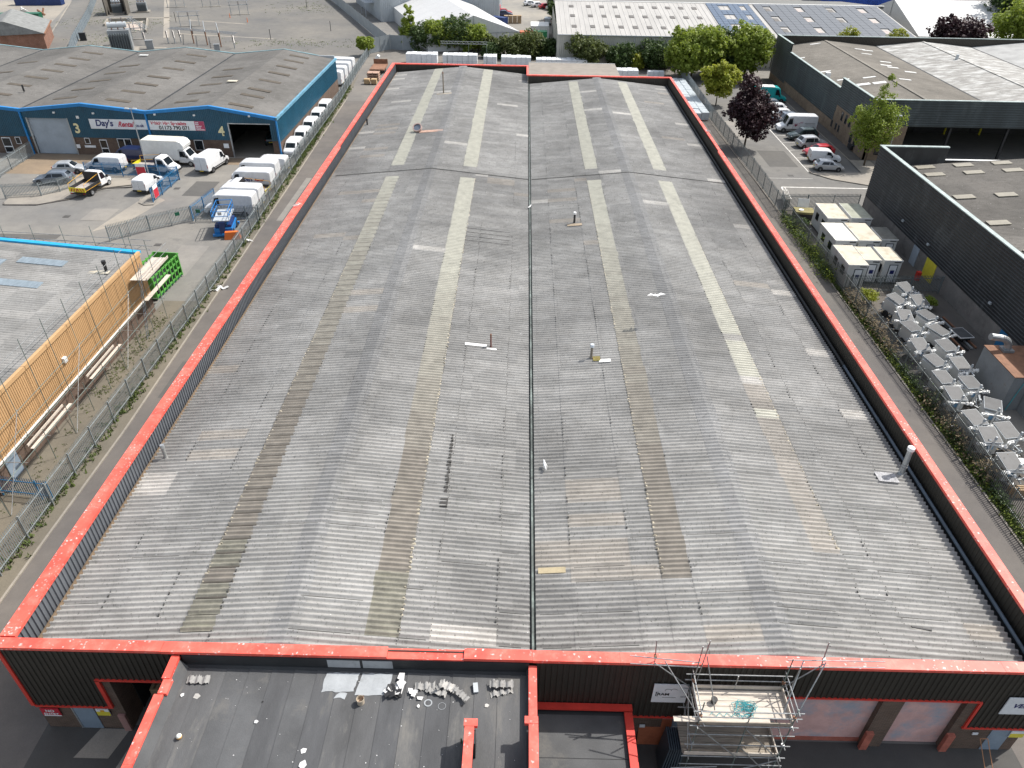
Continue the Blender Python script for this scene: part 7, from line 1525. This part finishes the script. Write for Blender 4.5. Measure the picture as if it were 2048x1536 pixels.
cabin('brightest white roofed cabin in the middle row beside the fence', 32.6, 34.8, 69.9, 74.4, roof_cabw); cabin('middle cabin with a brown edged roof and dark window', 35.1, 37.3, 70.0, 74.5, roof_cab); cabin('small cabin with dark grey roof near the black wall', 37.6, 39.2, 70.4, 73.5, mat('dark cabin roof', (.16, .16, .14), .85))
cabin('front left cabin with a twig strewn roof', 31.95, 33.8, 64.25, 68.7, roof_cab); cabin('small front cabin between the twig strewn one and the right one', 33.95, 35.5, 65.4, 68.4, roof_cab); cabin('front right cabin with half tan half green roof', 35.9, 37.6, 65.4, 68.45, roof_cab)
t = thing('open_trailer', 'dark trailer with mossy bed and white panel standing by the fence', 'trailer', (33.5, 82.0, .03), R(-6)); obj('bed', MB().box(-1.1, 1.1, -.8, .8, .7, .95), mat('mossy bed', (.25, .22, .1), .9), t); obj('body', MB().box(-1.05, 1.05, -.75, .75, .2, .7), black_p, t); obj('lid', MB().box(-.65, .65, .62, .7, .96, 2.1), white_w, t, rot=(R(-14), 0, 0)); obj('drum', MB().tube((-.4, -.2, .96), (-.4, -.2, 1.06), .28, 14), white_w, t)
for sx in (-1.1, 1.1): obj('wheel', MB().tube((sx-.1, 0, .32), (sx+.1, 0, .32), .32, 14), tyre_m, t)
obj('fire_point', MB().box(-.2, .2, -.2, .2, 0, .9), red_plain, None, (40.2, 66.4, .03), label='red fire point stand by the yellow door', cat='fire point')
# ---- solar lighting trailers
TR = {}
def trailer_parts():
    if TR: return TR
    g = lambda n, mb, mt: TR.setdefault(n, mb.mesh(n, mt))
    g('body', MB().hexa([(-.5, -.62, .45), (.5, -.62, .45), (.5, .62, .45), (-.5, .62, .45), (-.56, -.68, 1.5), (.56, -.68, 1.5), (.56, .68, 1.62), (-.56, .68, 1.62)]), cream_w)
    g('panel_frame', MB().hexa([(-.6, -.76, 1.58), (.6, -.76, 1.58), (.6, .76, 1.76), (-.6, .76, 1.76), (-.6, -.76, 1.66), (.6, -.76, 1.66), (.6, .76, 1.84), (-.6, .76, 1.84)]), light_grey)
    pm = mat('dusty solar panel', (.075, .077, .08), .6, .2, 2, 9)
    g('solar_panel', MB().hexa([(-.565, -.725, 1.665), (.565, -.725, 1.665), (.565, .725, 1.83), (-.565, .725, 1.83), (-.565, -.725, 1.68), (.565, -.725, 1.68), (.565, .725, 1.85), (-.565, .725, 1.85)]), pm)
    g('wheel', MB().tube((-.1, 0, 0), (.1, 0, 0), .3, 14), tyre_m); g('drawbar', MB().bar((-.3, -.6, .45), (0, -1.5, .4), .08, .08).bar((.3, -.6, .45), (0, -1.5, .4), .08, .08).tube((0, -1.5, .0), (0, -1.5, .6), .05, 6), steel)
    g('outrigger', MB().bar((-1.0, -.55, .5), (1.0, -.55, .5), .07, .07).bar((-1.0, .55, .5), (1.0, .55, .5), .07, .07), steel)
    mb = MB().bar((-.9, -.86, 1.5), (.9, -.86, 1.42), .1, .08).tube((.0, -.82, .5), (.05, -.86, 1.95), .07, 8)
    g('mast', mb, white_w); g('lamp', MB().box(-.12, .12, -.1, .1, -.09, .1).box(-.03, .03, -.03, .03, .1, .2), white_w); g('camera_head', MB().tube((0, 0, 0), (0, 0, .22), .1, 10, .07), light_grey); g('logo', MB().box(-.22, .22, -.69, -.665, .9, 1.25), mat('pale blue decal', (.2, .4, .62), .5)); g('bracket', MB().box(-.45, .45, -.035, .035, -.03, .03).box(.38, .5, -.08, .08, -.09, .12), light_grey); g('battery_box', MB().box(-.45, .45, .64, .85, .5, 1.1), light_grey)
    return TR
def trailer(label, x, y, deg, v):
    T = trailer_parts(); t = thing('lighting_trailer', label, 'trailer', (x, y, .03), R(deg), 'solar lighting trailers')
    rt = random.Random(v+5); px_, py_, pz_ = rt.uniform(-.07, .07), rt.uniform(-.09, .09), rt.uniform(-.25, .12)
    for n in ('body', 'drawbar', 'outrigger', 'logo', 'battery_box'): obj(n, T[n], None, t)
    pf = obj('panel_frame', T['panel_frame'], None, t, (rt.uniform(-.08, .08), rt.uniform(-.08, .08), .02), (py_, px_, pz_)); obj('solar_panel', T['solar_panel'], None, pf)
    for q in range(3): a_ = rt.uniform(0, 6.28); obj('bracket', T['bracket'], None, t, (rt.uniform(-.7, .7), rt.uniform(-1.1, -.7), rt.uniform(.6, 1.5)), (rt.uniform(-.5, .5), rt.uniform(-.8, .8), a_))
    for sx in (-.68, .68): obj('wheel', T['wheel'], None, t, (sx, .1, .3))
    r = random.Random(v); m_ = obj('mast', T['mast'], None, t, rot=(0, 0, r.uniform(-.15, .15)))
    for lx in (-.85, -.55, .55, .85): obj('lamp', T['lamp'], None, m_, (lx, -.9+r.uniform(-.06, .06), 1.42), (r.uniform(-.6, .6), r.uniform(-.4, .4), r.uniform(-1, 1)))
    obj('camera_head', T['camera_head'], None, m_, (.05, -.88, 1.95))
ordn = ['farthest', 'second', 'third', 'fourth', 'fifth', 'sixth', 'seventh', 'eighth', 'ninth', 'nearest']
for k, (x, y) in enumerate(((34.4, 59.2), (34.1, 56.2), (33.8, 54.1), (33.3, 51.6), (33.4, 48.9), (33.0, 46.6), (32.85, 44.3), (32.9, 41.6), (32.75, 39.5), (32.85, 37.0))): trailer('white solar lighting trailer, %s in the row along the palisade fence' % (ordn[k] if k in (0, 9) else ordn[k]+' from the cabins'), x+.15+random.uniform(-.15, .15), y+random.uniform(-.15, .15), 14+random.uniform(-26, 24), k)
for k, (x, y) in enumerate(((36.2, 61.6), (36.4, 59.0), (36.15, 56.0), (35.9, 53.7), (35.45, 51.3), (35.35, 48.5), (34.85, 45.7), (34.75, 43.1), (34.45, 40.2))): trailer('white solar lighting trailer, %s in the row nearer the black wall' % (('farthest',)+tuple(o+' from the cabins' for o in ordn[1:8])+('nearest',))[k], x+.1+random.uniform(-.15, .2), y+random.uniform(-.15, .15), 6+random.uniform(-24, 26), 30+k)
t = thing('folded_panel', 'single solar panel frame lying flat beside the trailer rows', 'solar panel', (39.1, 55.2, .03), R(8)); obj('frame', MB().box(-.65, .65, -.85, .85, .5, .58), white_w, t); obj('panel', MB().box(-.58, .58, -.78, .78, .58, .6), MATS['dusty solar panel'], t); obj('stand', MB().box(-.5, .5, -.6, .6, 0, .5), black_p, t)
t = thing('mast_sections', 'loose dark mast sections on the ground beside the trailers', 'mast sections', (38.2, 54.5, .03))
for k in range(7): obj('section', MB().bar((-1.2+k*.45, -2.2+k*.2, .1+.03*(k % 2)), (-1.0+k*.35, 2.5+k*.3, .1), .14, .12), (rust, black_p, grey_metal)[k % 3], t)
obj('white_tank', MB().hexa([(-.55, -.4, 0), (.55, -.4, 0), (.55, .4, 0), (-.55, .4, 0), (-.4, -.3, .75), (.4, -.3, .75), (.4, .3, .75), (-.4, .3, .75)]), white_w, None, (34.3, 37.6, .35), label='white plastic tank behind the nearest lighting trailer', cat='tank')
t = thing('pallet', 'timber pallets standing by the nearest lighting trailer', 'pallets', (33.4, 35.6, .03))
for k in range(3): obj('board', MB().box(-.6, .6, -.5+k*.3, -.4+k*.3, 0, .7-.1*k), wood, t)
# grey plant housing with duct
PH = thing('plant_housing', 'grey sheet metal plant housing with rusty top and silver duct', 'plant housing', (39.0, 46.6, .02)); obj('cabinet', MB().box(-1.9, 2.1, -1.8, 2.6, 0, 3.0), grey_metal, PH); obj('top', MB().box(-1.95, 2.15, -1.85, 2.65, 3.0, 3.06), rust, PH); obj('cabinet', MB().box(-.6, 2.1, -4.2, -1.85, 0, 3.1), grey_metal, PH); obj('top', MB().box(-.65, 2.15, -4.25, -1.86, 3.1, 3.16), grey_metal, PH); obj('vent', MB().box(-.2, .9, -3.2, -2.4, 3.16, 3.3), black_p, PH)
mb = MB(); pr = None
for i in range(9):
    a = i/8*math.pi*.5; q = (-.6-1.0+math.cos(a)*1.0, 1.9, 3.3+math.sin(a)*.9)
    if pr: mb.tube(pr, q, .27, 12)
    pr = q
mb.tube((-.6, 1.9, 3.0), (-.6, 1.9, 3.3), .27, 12).tube(pr, (pr[0]-.7, 1.9, pr[2]+.1), .27, 12); obj('duct', mb, steel, PH); obj('duct_base', MB().box(-1.0, -.2, 1.5, 2.3, 3.06, 3.25), grey_metal, PH); obj('drain_pipe', MB().tube((-1.5, -1.9, .02), (-1.0, -1.86, 3.0), .03, 6), rope_m, PH)
sheet('concrete_pad', [(35.5, 36), (41, 36), (41, 45), (36.5, 45)], .032, concrete)
# weeds and shrubs along the right fence
def r_right(r): y = r.uniform(18, 84); return 31.35+abs(r.gauss(0, .3)), y
tufts('weeds', 'dense green weeds along the foot of the right palisade fence', r_right, 12000, .06, .28, grass_m, 12, .06, .05)
def ivy(name, label, segs, n, mt, seed, leaf=.14):
    rnd = random.Random(seed); mb = MB()
    for _ in range(n):
        a, b, hx, hz, ry = rnd.choice(segs); y = rnd.uniform(a, b); env = max(.25, noise.noise(Vector((y*.5, seed, 0)))+.55); x = hx+rnd.gauss(0, ry); z = abs(rnd.gauss(0, .45))*hz*env+.05
        nrm = Vector((rnd.gauss(-.2, .6), rnd.gauss(0, .6), .8)).normalized(); u = nrm.cross(Vector((rnd.gauss(0, 1), rnd.gauss(0, 1), rnd.gauss(0, 1)))).normalized(); v = nrm.cross(u); s = leaf*rnd.uniform(.5, 1.4); q = Vector((x, y, z)); mb.face(q-u*s*.6, q-v*s*.4, q+u*s*.7, q+v*s*.4)
    return obj(name, mb, mt, None, kind='stuff', label=label, cat='undergrowth')
ivy('undergrowth', 'bramble undergrowth growing through the right palisade fence', [(18, 62, 31.9, .9, .2), (34, 50, 31.9, 1.3, .2), (66, 82, 31.3, 1.5, .35)], 8500, leaf_d, 3); ivy('undergrowth', 'brighter leaves over the bramble along the right fence', [(18, 62, 31.6, .7, .2), (65, 81, 31.2, 1.7, .45), (66, 74, 31.7, 2.0, .3)], 4500, leaf_g, 4); ivy('undergrowth', 'dry brown stems in the bramble by the right fence', [(52, 63, 32.0, 1.9, .3), (36, 46, 32.0, 1.6, .3)], 3500, mat('dry stems', (.22, .17, .1), .9), 5, .16)
for k, (x, y, r, m_, lab) in enumerate(((33.3, 61.4, .95, leaf_y, 'bright green shrub at the far end of the lighting trailers'), (32.2, 78.5, 1.0, leaf_d, 'dark shrub behind the fence beside the back left cabin'), (38.6, 60.6, .8, leaf_g, 'low green shrub against the wall beyond the lighting trailers'), (32.6, 45.3, .8, leaf_d, 'dark shrub against the fence between lighting trailers'))): tree('shrub', lab, x, y, 2, round_crown(r, .8, 6, k+60, .8), m_, 1600, .16, .04, 90+k, 'shrub', None, .7)
obj('verge_plant', MB().tube((0, 0, 0), (0, 0, .3), .03, 5), leaf_d, None, (-1.85, 14.9, 5.5), label='tiny weed stem against the red capped upstand on the annex', cat='plant')
